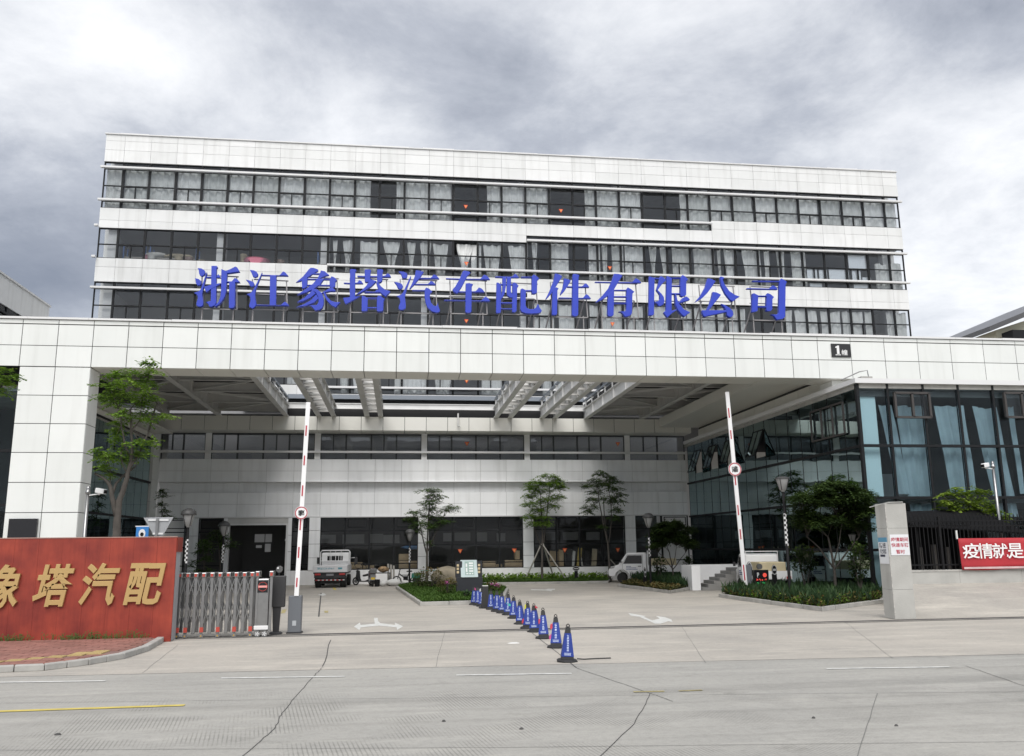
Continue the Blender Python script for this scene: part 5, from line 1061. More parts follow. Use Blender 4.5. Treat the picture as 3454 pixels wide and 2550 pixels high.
tri = empty('warning_sign', (onY(535, 1780, YS).x, YS, 0), 0, 'grey back of a triangular road sign behind the red wall', 'sign')
q = [onY(484, 1746, YS), onY(585, 1744, YS), onY(535, 1832, YS)]
MB().prism([(v.x, v.z) for v in q], lambda u, v, d: (u, YS+d, v), 0, .012).build('plate', mat('sign_back_grey', (.36, .37, .38), .45, metal=.3), tri)
for py in (1754, 1800): a = onY(500 if py < 1790 else 515, py, YS-.02); b = onY(569 if py < 1790 else 550, py, YS-.02); MB().bar(a, b, .05, .02, up=(0,1,0)).build('clamp_rail', RAIL, tri)
xx = onY(531, 1780, YS).x; MB().tube([(xx, YS-.05, 0), (xx, YS-.05, q[0].z-.02)], .04, 10).build('post', CHROME, tri)
YBs = 27.; bs = empty('blue_signboard', (onY(480, 1790, YBs).x, YBs, 0), 0, 'small blue sign board with white oval emblem above the red wall', 'sign')
a = onY(460, 1777, YBs); b = onY(498, 1830, YBs); MB().box(a.x, b.x, YBs, YBs+.05, b.z-.3, a.z).build('board', mat('sign_sky_blue', (.03, .19, .50), .4), bs); MB().box(a.x-.03, b.x+.03, YBs+.01, YBs+.06, a.z, a.z+.03).build('frame', RAIL, bs)
cxx = (a.x+b.x)/2; ov = MB().lathe((0, 0, 0), [(.1, 0), (.1, .006)], 20); ov.v = [(cxx+v[0]*.95, YBs-.004-v[2], a.z-.2+v[1]*1.35) for v in ov.v]; ov.build('emblem', RAIL, bs)
ov = MB().lathe((0, 0, 0), [(.055, 0), (.055, .004)], 7); ov.v = [(cxx+v[0], YBs-.012-v[2], a.z-.22+v[1]*1.1) for v in ov.v]; ov.build('mark', BLACK, bs)
MB().tube([(cxx, YBs+.05, 0), (cxx, YBs+.05, a.z)], .04, 8).build('post', CHROME, bs)
# ================================================================ PILLAR, FENCE, BANNER
YP = 24.25; x0, x1 = 14.36, 15.02; zt = onY(3016, 1697, YP).z
pil = empty('gate_pillar', (14.55, 24.7, 0), 0, 'square bare concrete gate pillar with posters at the right', 'pillar')
PC = mat('pillar_concrete', (.44, .435, .41), .85, var=.16, vscale=1.4, bump=.3, bscale=25, streak=.15)
z = 0; k = 0
boxi('core', DJOINT, x0+.015, x1-.015, YP+.015, YP+.53, 0, zt-.01, pil)
for z0, z1 in ((0, zt*.25), (zt*.25, zt*.56), (zt*.56, zt*.78), (zt*.78, zt)): boxi('stone_panel', PC, x0, x1, YP, YP+.55, z0+.003, z1-.003, pil)
MB().box(x0-.005, x0+.02, YP-.008, YP+.01, .1, zt-.1).build('edge_bead', mat('bead_pale', (.5, .49, .46), .8, var=.4, vscale=14), pil)
PAPER = mat('poster_white', (.70, .71, .73), .6, var=.06); PRED = mat('poster_red', (.42, .02, .05), .6); PDK = mat('poster_dark', (.03, .035, .06), .6)
za, zb_ = onY(3010, 1803, YP).z, onY(3010, 1873, YP).z
po = MB().box(x0+.06, x1-.01, YP-.012, YP-.002, zb_, za).build('poster', PAPER, pil); pw = x1-x0-.07; ph = za-zb_
tx = MB()
for r_, s_ in enumerate(('疫情期间', '快递车辆', '暂时')):
    wd_ = .92 if len(s_) == 4 else .46; v0 = .66-.27*r_-(.05 if r_ == 2 else 0)
    put_text(tx, s_, lambda u, v, d: (x0+.06+pw*(.5-wd_/2+wd_*u), YP-.016, zb_+ph*(v0+.2*v)), 0, .014)
tx.build('lettering', PRED, po, recalc=False)
zc, zd = onX(2935, 1790, x0).z, onX(2930, 1865, x0).z
po = MB().box(x0-.012, x0-.002, YP+.03, YP+.52, zt*.47, zt*.70).build('poster', PAPER, pil)
MB().box(x0-.014, x0-.0125, YP+.03, YP+.52, zt*.66, zt*.70).build('heading', mat('poster_blue', (.10, .28, .42), .5), po)
tx = MB(); zl, zh = zt*.47, zt*.66; hh = zh-zl
for s_, v0, v1 in (('防控', .72, .96), ('做起', .46, .68)): put_text(tx, s_, lambda u, v, d: (x0-.016, YP+.46-.34*u, zl+hh*(v0+(v1-v0)*v)), 0, .016)
tx.add([(x0-.016, YP+.46, zl+hh*.32), (x0-.016, YP+.2, zl+hh*.32), (x0-.016, YP+.2, zl+hh*.42), (x0-.016, YP+.46, zl+hh*.42)], [(0, 1, 2, 3)])
tx.build('lettering', PDK, po, recalc=False)
MB().tube([(x0-.2, YP+.5, zt-.1), (x0+.1, YP-.02, zt+.02), (x1-.1, YP-.02, zt+.03), (x1+.9, YP+1.6, zt-.35), (x1+1.6, YP+3.6, zt-.75), (x1+1.7, 28.6, 1.6), (x1+1.75, 28.7, 1.0)], .015, 6).build('loose_wire', mat('wire_grey', (.4, .4, .38), .7), pil)
YN = 28.9
lwl = empty('fence_wall', (22, YN, .7), 0, 'low concrete kerb wall carrying the black fence', 'wall')
zA = onY(3250, 1971, YN).z; zB = onY(3250, 1924, YN).z
x = 17.3
while x < 34: boxi('wall_block', PC, x+.004, x+2.396, YN, YN+.35, .3, zB-.03, lwl); boxi('wall_coping', CONC, x+.003, x+2.397, YN-.02, YN+.38, zB-.029, zB+.03, lwl); x += 2.4
fe = empty('picket_fence', (22, YN+.15, zB), 0, 'black steel picket fence with spear tops along the right', 'fence')
zT = onY(3300, 1733, YN+.15).z; z1_ = onY(3250, 1757, YN+.15).z; z2_ = onY(3250, 1774, YN+.15).z
for z in (z1_, z2_, zB+.2): MB().box(17.3, 34, YN+.12, YN+.18, z-.025, z+.025).build('rail', BLACK, fe)
pk = MB().box(-.013, .013, -.013, .013, 0, zT-zB-.12); pk.add([(-.03, -.008, zT-zB-.12), (.03, -.008, zT-zB-.12), (.03, .008, zT-zB-.12), (-.03, .008, zT-zB-.12), (0, 0, zT-zB)], [(0, 1, 4), (1, 2, 4), (2, 3, 4), (3, 0, 4), (0, 3, 2, 1)]); pk = pk.mesh('picket', BLACK)
x = 17.35; k = 0
while x < 29: inst(pk, 'picket', (x, YN+.15, zB+.03), fe); x += .155; k += 1
for x in (17.35, 19.2, 23.4, 27.6): MB().box(x-.04, x+.04, YN+.1, YN+.2, zB, zT-.1).build('post', BLACK, fe)
lat = MB(); x = 17.4
while x < 20.3: lat.bar((x, YN+.1, z2_-.0), (x+.09, YN+.1, z1_), .012); lat.bar((x+.09, YN+.1, z2_), (x, YN+.1, z1_), .012); x += .09
lat.build('lattice_strip', BLACK, fe)
# dark lean-to roofed with black sheet behind the fence
aw = empty('black_shelter', (18.5, 30.5, .8), 0, 'black sheeted bicycle shelter behind the fence', 'shelter')
a = onY(3065, 1728, 30.2); b = onY(3370, 1722, 30.2)
MB().hexa([(a.x-.2, 29.6, a.z-.55), (b.x+.6, 29.6, b.z-.9), (b.x, 31.4, b.z+.05), (a.x, 31.4, a.z+.02)], [(a.x-.2, 29.6, a.z-.5), (b.x+.6, 29.6, b.z-.85), (b.x, 31.4, b.z+.1), (a.x, 31.4, a.z+.07)]).build('roof_sheet', mat('black_sheet', (.012, .012, .013), .95, spec=.05, bump=.4, bscale=3), aw)
for x in (a.x, (a.x+b.x)/2, b.x): MB().bar((x, 31.3, .7), (x, 31.3, a.z), .08).build('post', BLACK, aw); MB().bar((x, 29.8, .7), (x, 29.8, a.z-.5), .06).build('post', BLACK, aw)
boxi('back_sheet', mat('black_sheet', (.013, .013, .014), .6), a.x-.1, b.x+.3, 31.45, 31.5, .8, a.z-.1, aw)
for k in range(6): MB().bar((a.x+.3+k*.55, 30.2, .8), (a.x+.3+k*.55, 30.2, 2.0+.1*(k % 2)), .13).build('stored_plank', mat('dark_plank', (.06, .055, .05), .8), aw)
bn = empty('red_banner', (22, YN-.05, 1.2), 0, 'red cloth banner with white characters tied to the fence', 'banner')
c0 = onY(3231, 1816, YN-.04); c1 = onY(3242, 1922, YN-.06); nx = 26; vs = []; fs = []
zt_, zb2 = c0.z, onY(3300, 1906, YN-.05).z; xl = c0.x
for j in range(7):
    for i in range(nx+1):
        u = i/nx*8.; v = j/6; vs.append((xl+.02*v+u, YN-.05-.035*v+.012*math.sin(u*3.+v*2)+.008*math.sin(u*9), zt_+(zb2-.16-zt_)*v-.02*math.sin(u*2.1)*v))
for j in range(6):
    for i in range(nx): a_ = j*(nx+1)+i; fs.append((a_, a_+nx+1, a_+nx+2, a_+1))
BNR = mat('banner_red', (.42, .025, .035), .7, var=.15, vscale=1.5)
o = MB().add(vs, fs).build('cloth', BNR, bn, smooth=True, recalc=False); sl = o.modifiers.new('s', 'SOLIDIFY'); sl.thickness = .005
MB().box(xl+.06, xl+8, YN-.135, YN-.125, zb2-.13, zb2-.06).build('hem', mat('banner_hem', (.62, .45, .45), .7, var=.4, vscale=3), bn)
for ch, p0, p1 in (('疫', 3250, 3301), ('情', 3302, 3346), ('就', 3351, 3397), ('是', 3402, 3449)):
    a = onY(p0, 1884, YN-.12); b = onY(p1, 1832, YN-.12); tx = MB(); put_text(tx, ch, lambda u, v, d: (a.x+(b.x-a.x)*u, YN-.12, a.z+(b.z-a.z)*v), 0, .012); tx.build('character', BWH, bn, recalc=False)
MB().bar((xl-.03, YN-.03, zt_-.02), (xl-.03, YN-.03, zt_+.28), .05).build('tie_post', LIT, bn)
# ================================================================ STEPS AND PARKING DISPLAY
stx = onZ(2370, 1992); YQ = stx.y; sx0 = stx.x; sx1 = sx0+3.4
stp = empty('entrance_steps', (sx0+1.5, YQ, 0), 0, 'grey stone steps with white side wall leading up to the glass wing', 'steps')
STN = mat('step_stone', (.25, .245, .235), .7, var=.15, objvar=.1)
TH = onY(2440, 1903, YQ+1.6).z
for k in range(7):
    MB().box(sx0+.3*k, sx1, YQ, YQ+1.5, k*.15, k*.15+.145).build('step', STN, stp, bevel=.008)
MB().box(sx0-.02, 18.7, YQ+1.5, YQ+1.72, 0, TH).build('side_wall', PLASTER, stp, bevel=.01); MB().box(sx0-.45, sx0-.02, YQ+.15, YQ+1.72, 0, TH-.01).build('end_wall', PLASTER, stp, bevel=.01)
MB().box(sx1, 18.7, YQ-.4, YQ+1.5, 0, 1.05).build('landing', PLASTER, stp)
YD = 36.2; d0, d1 = onY(2547, 1990, YD), onY(2592, 1922, YD)
dp = empty('parking_display', ((d0.x+d1.x)/2, YD, 0), 0, 'black parking display with red and green characters by the right barrier', 'display')
MB().box(d0.x, d1.x, YD, YD+.2, d0.z-.5, d1.z).build('housing', SCR, dp, bevel=.01)
MB().bar(((d0.x+d1.x)/2, YD+.1, 0), ((d0.x+d1.x)/2, YD+.1, .6), .12).build('post', DG, dp); MB().disc(((d0.x+d1.x)/2-.05, YD+.05, d1.z+.14), (0, 1, 0), .12, .1, 14).build('camera', mat('smoked_plastic', (.12, .12, .12), .2), dp)
w_, h_ = d1.x-d0.x, d1.z-d0.z
tx = MB(); put_text(tx, 'P', lambda u, v, d: (d0.x+w_*(.2+.14*u), YD-.004, d0.z+h_*(.62+.25*v)), 0, .02); tx.build('letter', RAIL, dp, recalc=False)
LR = mat('led_red', (.3, .02, .02), .4, emit=(1, .12, .08, .35)); LGN = mat('led_green', (.02, .3, .08), .4, emit=(.05, 1, .25, .25))
MB().disc((d0.x+w_*.72, YD-.003, d0.z+h_*.74), (0, 1, 0), .09, .004, 12).build('red_light', LR, dp)
def dots(u0, u1, v0, v1, n, seed):      # lit matrix characters, too small to read
    r_ = random.Random(seed); b_ = MB()
    for i in range(n):
        a_ = u0+(u1-u0)*i/n
        for k in range(6):
            p_, q_ = a_+(u1-u0)/n*r_.uniform(0, .55), v0+(v1-v0)*r_.uniform(0, .8); b_.box(d0.x+w_*p_, d0.x+w_*(p_+.06), YD-.004, YD-.001, d0.z+h_*q_, d0.z+h_*(q_+.025))
    return b_
dots(.12, .85, .46, .56, 4, 1).build('led_text', LR, dp); dots(.2, .7, .14, .24, 3, 2).build('led_text', LR, dp); dots(.15, .8, .30, .40, 4, 3).build('led_text', LGN, dp); dots(.2, .45, .0, .08, 2, 4).build('led_text', LGN, dp)
def oval_sign(label, px, pyc, y, w, h, rz=0.):
    c = onY(px, pyc, y); e = empty('oval_sign', (c.x, y, 0), rz, label, 'sign', 'small oval notices in the planting')
    b = MB().lathe((0, 0, 0), [(1, 0), (1, .02)], 24); b.v = [(v[0]*w, -v[2], c.z+v[1]*h) for v in b.v]; b.build('face', BLACK, e, local=True)
    ring = MB(); k = 28
    for i in range(k):
        a0, a1 = 2*math.pi*i/k, 2*math.pi*(i+1)/k; ring.add([(w*rr_*math.cos(q_), -.024, c.z+h*rr_*math.sin(q_)) for q_, rr_ in ((a0, .84), (a1, .84), (a1, .95), (a0, .95))], [(0, 1, 2, 3)])
    for dx in (-.5, -.2, .1, .4): ring.add([(w*dx, -.024, c.z-h*.18), (w*(dx+.2), -.024, c.z-h*.18), (w*(dx+.2), -.024, c.z+h*.2), (w*dx, -.024, c.z+h*.2)], [(0, 1, 2, 3)])
    ring.build('rim', RAIL, e, local=True, recalc=False); MB().box(-.1, .1, -.02, .04, 0, c.z-h*.8).build('stand', BLACK, e, local=True)
oval_sign('black oval notice on the lawn below the staked trees', 1943, 1918, 52.5, .22, .14)
oval_sign('black oval notice in front of the white mini truck', 2175, 1930, 44.5, .07, .26, .3); oval_sign('tall striped oval notice beside the parking display', 2528, 1927, 37., .16, .42, .2); oval_sign('small dark oval notice left of the tall lamp', 2611, 1922, 34., .12, .2, .2)
# ================================================================ VEHICLES
VW = mat('van_white', (.80, .80, .80), .28, var=.05, vscale=2, spec=.5); VD = mat('van_trim', (.03, .03, .032), .6); TYRE = mat('tyre', (.018, .018, .018), .85); RIM = mat('rim_grey', (.30, .30, .30), .4, metal=.5)
VG = glass('car_glass', (.10, .11, .12), 1.5, .03); TAIL = mat('tail_red', (.40, .03, .03), .3); PLATE_B = mat('plate_blue', (.02, .10, .42), .4); SILV = mat('silver_paint', (.66, .66, .67), .4, metal=.1)
def wheel(e, x, y, r, w, z=None):     # axle along local x
    z = r if z is None else z
    t_ = MB().lathe((0, 0, 0), [(r*.62, -w/2), (r*.93, -w/2), (r, -w*.32), (r, w*.32), (r*.93, w/2), (r*.62, w/2)], 24); t_.v = [(x+v[2], y+v[0], z+v[1]) for v in t_.v]; o = t_.build('wheel', TYRE, e, local=True, smooth=False)
    h = MB().lathe((0, 0, 0), [(r*.6, -w*.4), (r*.6, w*.42), (r*.5, w*.38), (r*.2, w*.42), (r*.1, w*.46)], 18)
    sgn = 1 if x > 0 else -1; h.v = [(x+sgn*v[2]*1.02, y+v[0], z+v[1]) for v in h.v]; h.build('rim', RIM, o, local=True)
def light_truck():      # seen from behind: flatbed with head rack; local +y is forward
    p = onZ(1122, 1977); e = empty('flatbed_truck', (p.x, 50.5, 0), R(-2), 'white flatbed truck parked tail toward camera by the goods door', 'truck'); e.scale = (1, .86, 1)
    MB().box(-.92, .92, 0, 3.0, .78, .86).build('bed_floor', VD, e, local=True)
    tg = MB().box(-.93, .93, -.05, .0, .86, 1.24).build('tailgate', SILV, e, local=True, bevel=.012)
    rb = MB()
    for z in (.93, 1.05, 1.17): rb.box(-.92, .92, -.065, -.051, z-.012, z+.012)
    rb.build('rib', SILV, tg, local=True)
    tx = MB(); put_text(tx, '浙J22H961', lambda u, v, d: (-.72+.95*u, -.069, 1.0+.13*v), 0, .012); tx.box(.45, .68, -.069, -.066, 1.02, 1.12); tx.build('lettering', mat('print_teal', (.10, .30, .36), .6), tg, local=True, recalc=False)
    for s in (-1, 1): MB().box(s*.93-.03, s*.93+.03, 0.01, 3.0, .86, 1.24).build('side_board', SILV, e, local=True, bevel=.01)
    cb = MB(); pr = [(3.1, .75), (4.75, .75), (4.85, 1.05), (4.7, 1.25), (4.4, 1.85), (4.2, 1.93), (3.2, 1.93), (3.1, 1.85)]
    cb.prism(pr, lambda u, v, d: (d, u, v), -.80, .80); cab = cb.build('cab', VW, e, local=True, bevel=.05)
    for x0, x1 in ((-.47, -.25), (-.22, .18), (.21, .43)): MB().box(x0, x1, 3.07, 3.098, 1.47, 1.74).build('rear_window', mat('dark_window', (.012, .012, .014), .15), cab, local=True, bevel=.012)
    for s in (-1, 1): MB().box(s*.80-.02, s*.80+.02, 3.4, 4.2, 1.35, 1.8).build('side_window', mat('dark_window', (.012, .012, .014), .15), cab, local=True); m_ = MB().bar((s*.82, 4.4, 1.6), (s*1.12, 4.45, 1.62), .03).build('mirror_arm', VW, cab, local=True); MB().box(s*1.12-.1, s*1.12+.1, 4.42, 4.5, 1.25, 1.65).build('mirror', VD, cab, local=True, bevel=.02)
    fr = MB(); zt = 2.06
    fr.tube([(-.86, 3.0, .86), (-.86, 3.0, zt-.1), (-.76, 3.0, zt), (.76, 3.0, zt), (.86, 3.0, zt-.1), (.86, 3.0, .86)], .03, 8)
    for x in (-.3, .02, .34): fr.tube([(x, 3.0, .9), (x, 3.0, zt)], .018, 6)
    fr.tube([(-.86, 3.0, 1.45), (.86, 3.0, 1.45)], .02, 6); fr.tube([(-.8, 3.3, zt-.02), (.8, 3.3, zt-.02)], .025, 6); fr.build('head_rack', BWH, e, local=True)
    MB().box(-.88, .88, .05, .1, .55, .80).build('rear_panel', VD, e, local=True); MB().box(-.85, .85, -.02, .06, .40, .47).build('bumper', VD, e, local=True)
    st_ = MB()
    for k in range(7): st_.box(-.78+k*.23, -.66+k*.23, -.026, -.021, .415, .455)
    st_.build('reflective_strip', TAIL, e, local=True)
    st_ = MB()
    for k in range(7): st_.box(-.66+k*.23, -.56+k*.23, -.026, -.021, .415, .455)
    st_.build('reflective_strip', RAIL, e, local=True)
    for s in (-1, 1): MB().box(s*.68-.16, s*.68+.16, -.02, .05, .70, .80).build('tail_lamp', TAIL, e, local=True, bevel=.01); MB().box(s*.62-.26, s*.62+.26, .45, .47, .22, .62).build('mud_flap', VD, e, local=True)
    MB().box(-.2, .2, -.0, .04, .66, .78).build('number_plate', mat('plate_grey', (.2, .2, .21), .6), e, local=True)
    MB().box(-.45, .45, .1, 4.3, .45, .72).build('chassis', VD, e, local=True); MB().box(-.45, .45, .5, .7, .22, .42).build('axle', VD, e, local=True)
    for s in (-1, 1): wheel(e, s*.70, .75, .33, .32); wheel(e, s*.76, 3.9, .33, .2)
light_truck()
LOAD = mat('load_buff', (.50, .43, .28), .85, var=.15)
def mini_truck(loc, rz, label, load=True):     # local +y forward
    e = empty('mini_truck', loc, rz, label, 'truck', 'white mini trucks parked at the right')
    side = [(-1.2+.0, .45), (0, .45), (0, .42), (.0+.35, .42), (.55, .60), (.95, .60), (1.15, .42), (1.42, .36), (1.50, .42), (1.52, .72), (1.40, .90), (.92, 1.06), (.50, 1.66), (.30, 1.74), (-.62, 1.74), (-.72, 1.68), (-.75, .45)]
    side = side[4:]+[(-.75, .42), (.35, .42)]; side = [(-.75, .42), (.30, .42), (.42, .62), (.62, .72), (.86, .72), (1.04, .60), (1.12, .40), (1.44, .36), (1.52, .46), (1.52, .72), (1.38, .90), (.90, 1.05), (.46, 1.66), (.30, 1.74), (-.66, 1.74), (-.75, 1.66)]
    cab = MB().prism(side, lambda u, v, d: (d, u, v), -.76, .76).build('cab', VW, e, local=True, bevel=.04)
    DW = mat('dark_window', (.012, .012, .014), .15)
    MB().hexa([(-.66, 1.0-.06, 1.10), (.66, 1.0-.06, 1.10), (.66, .91, 1.06), (-.66, .91, 1.06)], [(-.60, .50, 1.64), (.60, .50, 1.64), (.60, .48, 1.60), (-.60, .48, 1.60)]).build('windscreen', DW, cab, local=True)
    for s in (-1, 1):
        MB().prism([(-.48, 1.10), (.62, 1.10), (.36, 1.58), (-.48, 1.58)], lambda u, v, d: (d, u, v), s*.752, s*.772).build('door_window', DW, cab, local=True)
        d_ = MB()
        for (u0, v0), (u1, v1) in zip(((-.52, .5), (-.52, 1.62), (.38, 1.62), (.68, 1.05), (.66, .78), (.3, .5)), ((-.52, 1.62), (.38, 1.62), (.68, 1.05), (.66, .78), (.3, .5), (-.52, .5))): d_.bar((s*.765, u0, v0), (s*.765, u1, v1), .014, .012)
        d_.build('door_seam', VD, cab, local=True); MB().box(s*.775-.012, s*.775+.012, -.42, -.24, .93, .97).build('door_handle', VD, cab, local=True)
        t_ = MB()
        for k, w in enumerate((.3, .62, .66)):
            for j in range(int(w/.07)): t_.box(s*.768-.004, s*.768+.004, .45-j*.075-.055, .45-j*.075, .92-k*.085, .96-k*.085)
        t_.build('lettering', mat('print_blue', (.05, .08, .22), .6), cab, local=True)
        MB().prism([(1.50, .80), (1.36, .90), (1.10, .96), (1.20, .84)], lambda u, v, d: (d, u, v), s*.56, s*.768).build('headlamp', LG, cab, local=True)
        MB().bar((s*.77, .68, 1.2), (s*.92, .74, 1.22), .03).build('mirror_arm', VD, cab, local=True); MB().box(s*.92-.06, s*.92+.06, .72, .78, 1.14, 1.34).build('mirror', VD, cab, local=True, bevel=.02)
        MB().disc((s*.5, 1.53, .5), (0, 1, 0), .06, .03, 12).build('fog_lamp', VD, cab, local=True)
        wheel(e, s*.66, .74, .285, .17); wheel(e, s*.66, -1.95, .285, .17)
    MB().box(-.5, .5, 1.515, 1.53, .66, .72).build('grille', VD, cab, local=True); MB().box(-.22, .22, 1.52, 1.54, .50, .60).build('number_plate', PLATE_B, cab, local=True)
    MB().box(-.76, .76, -2.75, -.8, .62, .70).build('bed_floor', VW, e, local=True); MB().box(-.4, .4, -2.7, .3, .4, .6).build('chassis', VD, e, local=True)
    for s in (-1, 1): MB().box(s*.75-.02, s*.75+.02, -2.75, -.8, .70, 1.0).build('side_board', VW, e, local=True)
    MB().box(-.76, .76, -2.79, -2.75, .65, 1.0).build('tailgate', VW, e, local=True); MB().box(.5, .7, -2.81, -2.79, .66, .76).build('tail_lamp', TAIL, e, local=True)
    MB().tube([(-.74, -.82, .7), (-.74, -.82, 1.84), (.74, -.82, 1.84), (.74, -.82, .7)], .025, 6).build('head_rack', BWH, e, local=True)
    if load:
        o = MB().box(-.6, .6, -2.5, -1.0, .71, 1.38).build('load_box', LOAD, None, bevel=.04); tag(o, 'buff carton loaded on the '+('half hidden' if 'hidden' in label else 'front')+' mini truck bed', 'carton'); o.location = loc; o.rotation_euler.z = rz
p = onZ(2118, 1962); mini_truck((p.x+.25, 51.8, 0), R(72), 'white mini truck facing left beyond the garden lamp')
p = onY(2605, 1900, 37.3); mini_truck((p.x+.45, 40.0, 0), R(-8), 'white mini truck half hidden behind the right shrub tree')
# ---------------------------------------------------------------- scooters, bicycle, rider's table
def scooter(px, py, rz, label, col, box=False, plate=False):
    p = onZ(px, py); e = empty('scooter', (p.x, p.y, 0), rz, label, 'scooter', 'scooters parked by the white plinth')
    m = mat('scooter_'+col[0], col[1], .4)
    def whl(y, nm='wheel'):
        t_ = MB(); k = 20; t_.tube([(0, y+.2*math.cos(2*math.pi*i/k), .23+.2*math.sin(2*math.pi*i/k)) for i in range(k+1)], .045, 8); o = t_.build(nm, TYRE, e, local=True); MB().disc((0, y, .23), (1, 0, 0), .11, .06, 12).build('rim', RIM, o, local=True)
    whl(.62); whl(-.55)
    MB().prism([(-.80, .52), (-.35, .34), (-.1, .26), (.28, .26), (.36, .40), (.42, .85), (.50, .86), (.56, .42), (.40, .20), (-.35, .20), (-.6, .36)], lambda u, v, d: (d, u, v), -.13, .13).build('body', m, e, local=True, bevel=.03)
    MB().prism([(-.75, .58), (-.30, .56), (.02, .50), (.05, .60), (-.3, .68), (-.75, .72)], lambda u, v, d: (d, u, v), -.14, .14).build('seat', VD, e, local=True, bevel=.04)
    h = MB().bar((0, .62, .30), (0, .46, .98), .05).build('fork', VD, e, local=True); MB().tube([(-.3, .40, 1.02), (-.1, .47, .98), (.1, .47, .98), (.3, .40, 1.02)], .016, 6).build('handlebar', VD, h, local=True)
    for s in (-1, 1): MB().bar((s*.22, .45, 1.0), (s*.3, .48, 1.16), .015).build('mirror_stem', VD, h, local=True); MB().disc((s*.31, .48, 1.2), (0, 1, .1), .06, .02, 10).build('mirror', VD, h, local=True)
    MB().disc((0, .56, .82), (0, 1, .2), .07, .06, 12).build('headlamp', LG, e, local=True)
    if box: MB().box(-.2, .2, -1.0, -.66, .74, 1.02).build('top_box', mat('top_box', (.12, .12, .12), .4), e, local=True, bevel=.04)
    if plate: MB().box(-.11, .11, -.83, -.815, .40, .52).build('number_plate', mat('plate_yellow', (.70, .48, .05), .5), e, local=True); MB().box(-.15, .15, -.82, -.74, .36, .7).build('rear_mudguard', RIM, e, local=True)
    else: MB().box(-.06, .06, -.82, -.8, .5, .56).build('tail_lamp', TAIL, e, local=True)
scooter(1228, 1974, R(55), 'black scooter at the left of the parked pair', ('black', (.02, .02, .022)))
scooter(1252, 1977, R(8), 'scooter with yellow plate and rear top box', ('grey', (.10, .10, .105)), True, True)
def bicycle(px, py, rz, label):
    p = onZ(px, py); e = empty('electric_bicycle', (p.x, p.y, 0), rz, label, 'bicycle')
    for y in (.55, -.55):
        k = 22; o = MB().tube([(0, y+.26*math.cos(2*math.pi*i/k), .28+.26*math.sin(2*math.pi*i/k)) for i in range(k+1)], .035, 8).build('wheel', TYRE, e, local=True)
        sp = MB().disc((0, y, .28), (1, 0, 0), .05, .08, 10)
        for i in range(6): a_ = i*math.pi/3; sp.bar((0, y, .28), (0, y+.25*math.cos(a_), .28+.25*math.sin(a_)), .05, .03, up=(1,0,0))
        sp.build('spokes', RAIL, o, local=True)
    f = MB(); f.tube([(0, .55, .28), (0, .40, .75), (0, .36, .92)], .025, 8); f.tube([(0, .40, .70), (0, -.05, .36), (0, -.55, .28)], .03, 8); f.tube([(0, -.05, .36), (0, -.22, .80)], .025, 8); f.tube([(0, .38, .62), (0, -.16, .62)], .022, 8); f.build('frame', BLACK, e, local=True)
    MB().tube([(-.28, .30, .98), (0, .37, .93), (.28, .30, .98)], .014, 6).build('handlebar', BLACK, e, local=True); MB().prism([(-.38, .80), (-.08, .80), (-.06, .86), (-.36, .88)], lambda u, v, d: (d, u, v), -.08, .08).build('saddle', BLACK, e, local=True, bevel=.02); MB().box(-.07, .07, -.12, .12, .34, .56).build('battery', BLACK, e, local=True)
bicycle(1368, 1977, R(68), 'electric bicycle with white spoked wheels at the island edge')
p = onZ(1285, 1978); sb = empty('work_bench', (p.x, p.y+.3, 0), 0, 'rough bench with bundled offcuts behind the scooters', 'bench')
MB().box(p.x-.5, p.x+.55, p.y+.1, p.y+.5, .72, .77).build('top', VD, sb)
for sx in (-.45, .5):
    for sy in (.14, .46): MB().box(p.x+sx-.03, p.x+sx+.03, p.y+sy-.03, p.y+sy+.03, 0, .72).build('leg', VD, sb)
lump('offcut_bundle', 'bundle of tan and black offcuts on the rough bench', 'bundle', (p.x+.1, p.y+.3, .775), (.32, .2, .36), mat('offcut_mix', (.36, .24, .13), .8, var=.9, vscale=9), 5)
o = MB().lathe((p.x-.22, p.y-.1, 0), [(.14, 0), (.17, .38), (.18, .4), (.16, .4)], 14).build('bucket', BLACK); tag(o, 'black bucket in front of the rough bench', 'bucket')
lump('sack', 'white sacks slumped beside the bicycle wheel', 'sack', (p.x+.75, p.y+.15, 0), (.5, .3, .42), WHITEBAG, 8); lump('sack', 'small white sack under the rough bench', 'sack', (p.x+.1, p.y+.05, 0), (.26, .2, .34), WHITEBAG, 9)
for k in range(3): q = MB().bar((p.x+.42+.16*k, p.y+.6, 0), (p.x+.38+.16*k, p.y+.85, 1.25-.05*k), .11, .05).build('plank', mat('plank_grey', (.34, .32, .29), .8, objvar=.2)); tag(q, f'{("left", "middle", "right")[k]} grey plank leaning on the plinth behind the bench', 'plank', 'planks behind the bench')
lump('cloth', 'dark red cloth hung on the bench end', 'cloth', (p.x-.52, p.y+.25, .35), (.18, .15, .7), mat('maroon_cloth', (.12, .02, .03), .9), 12)
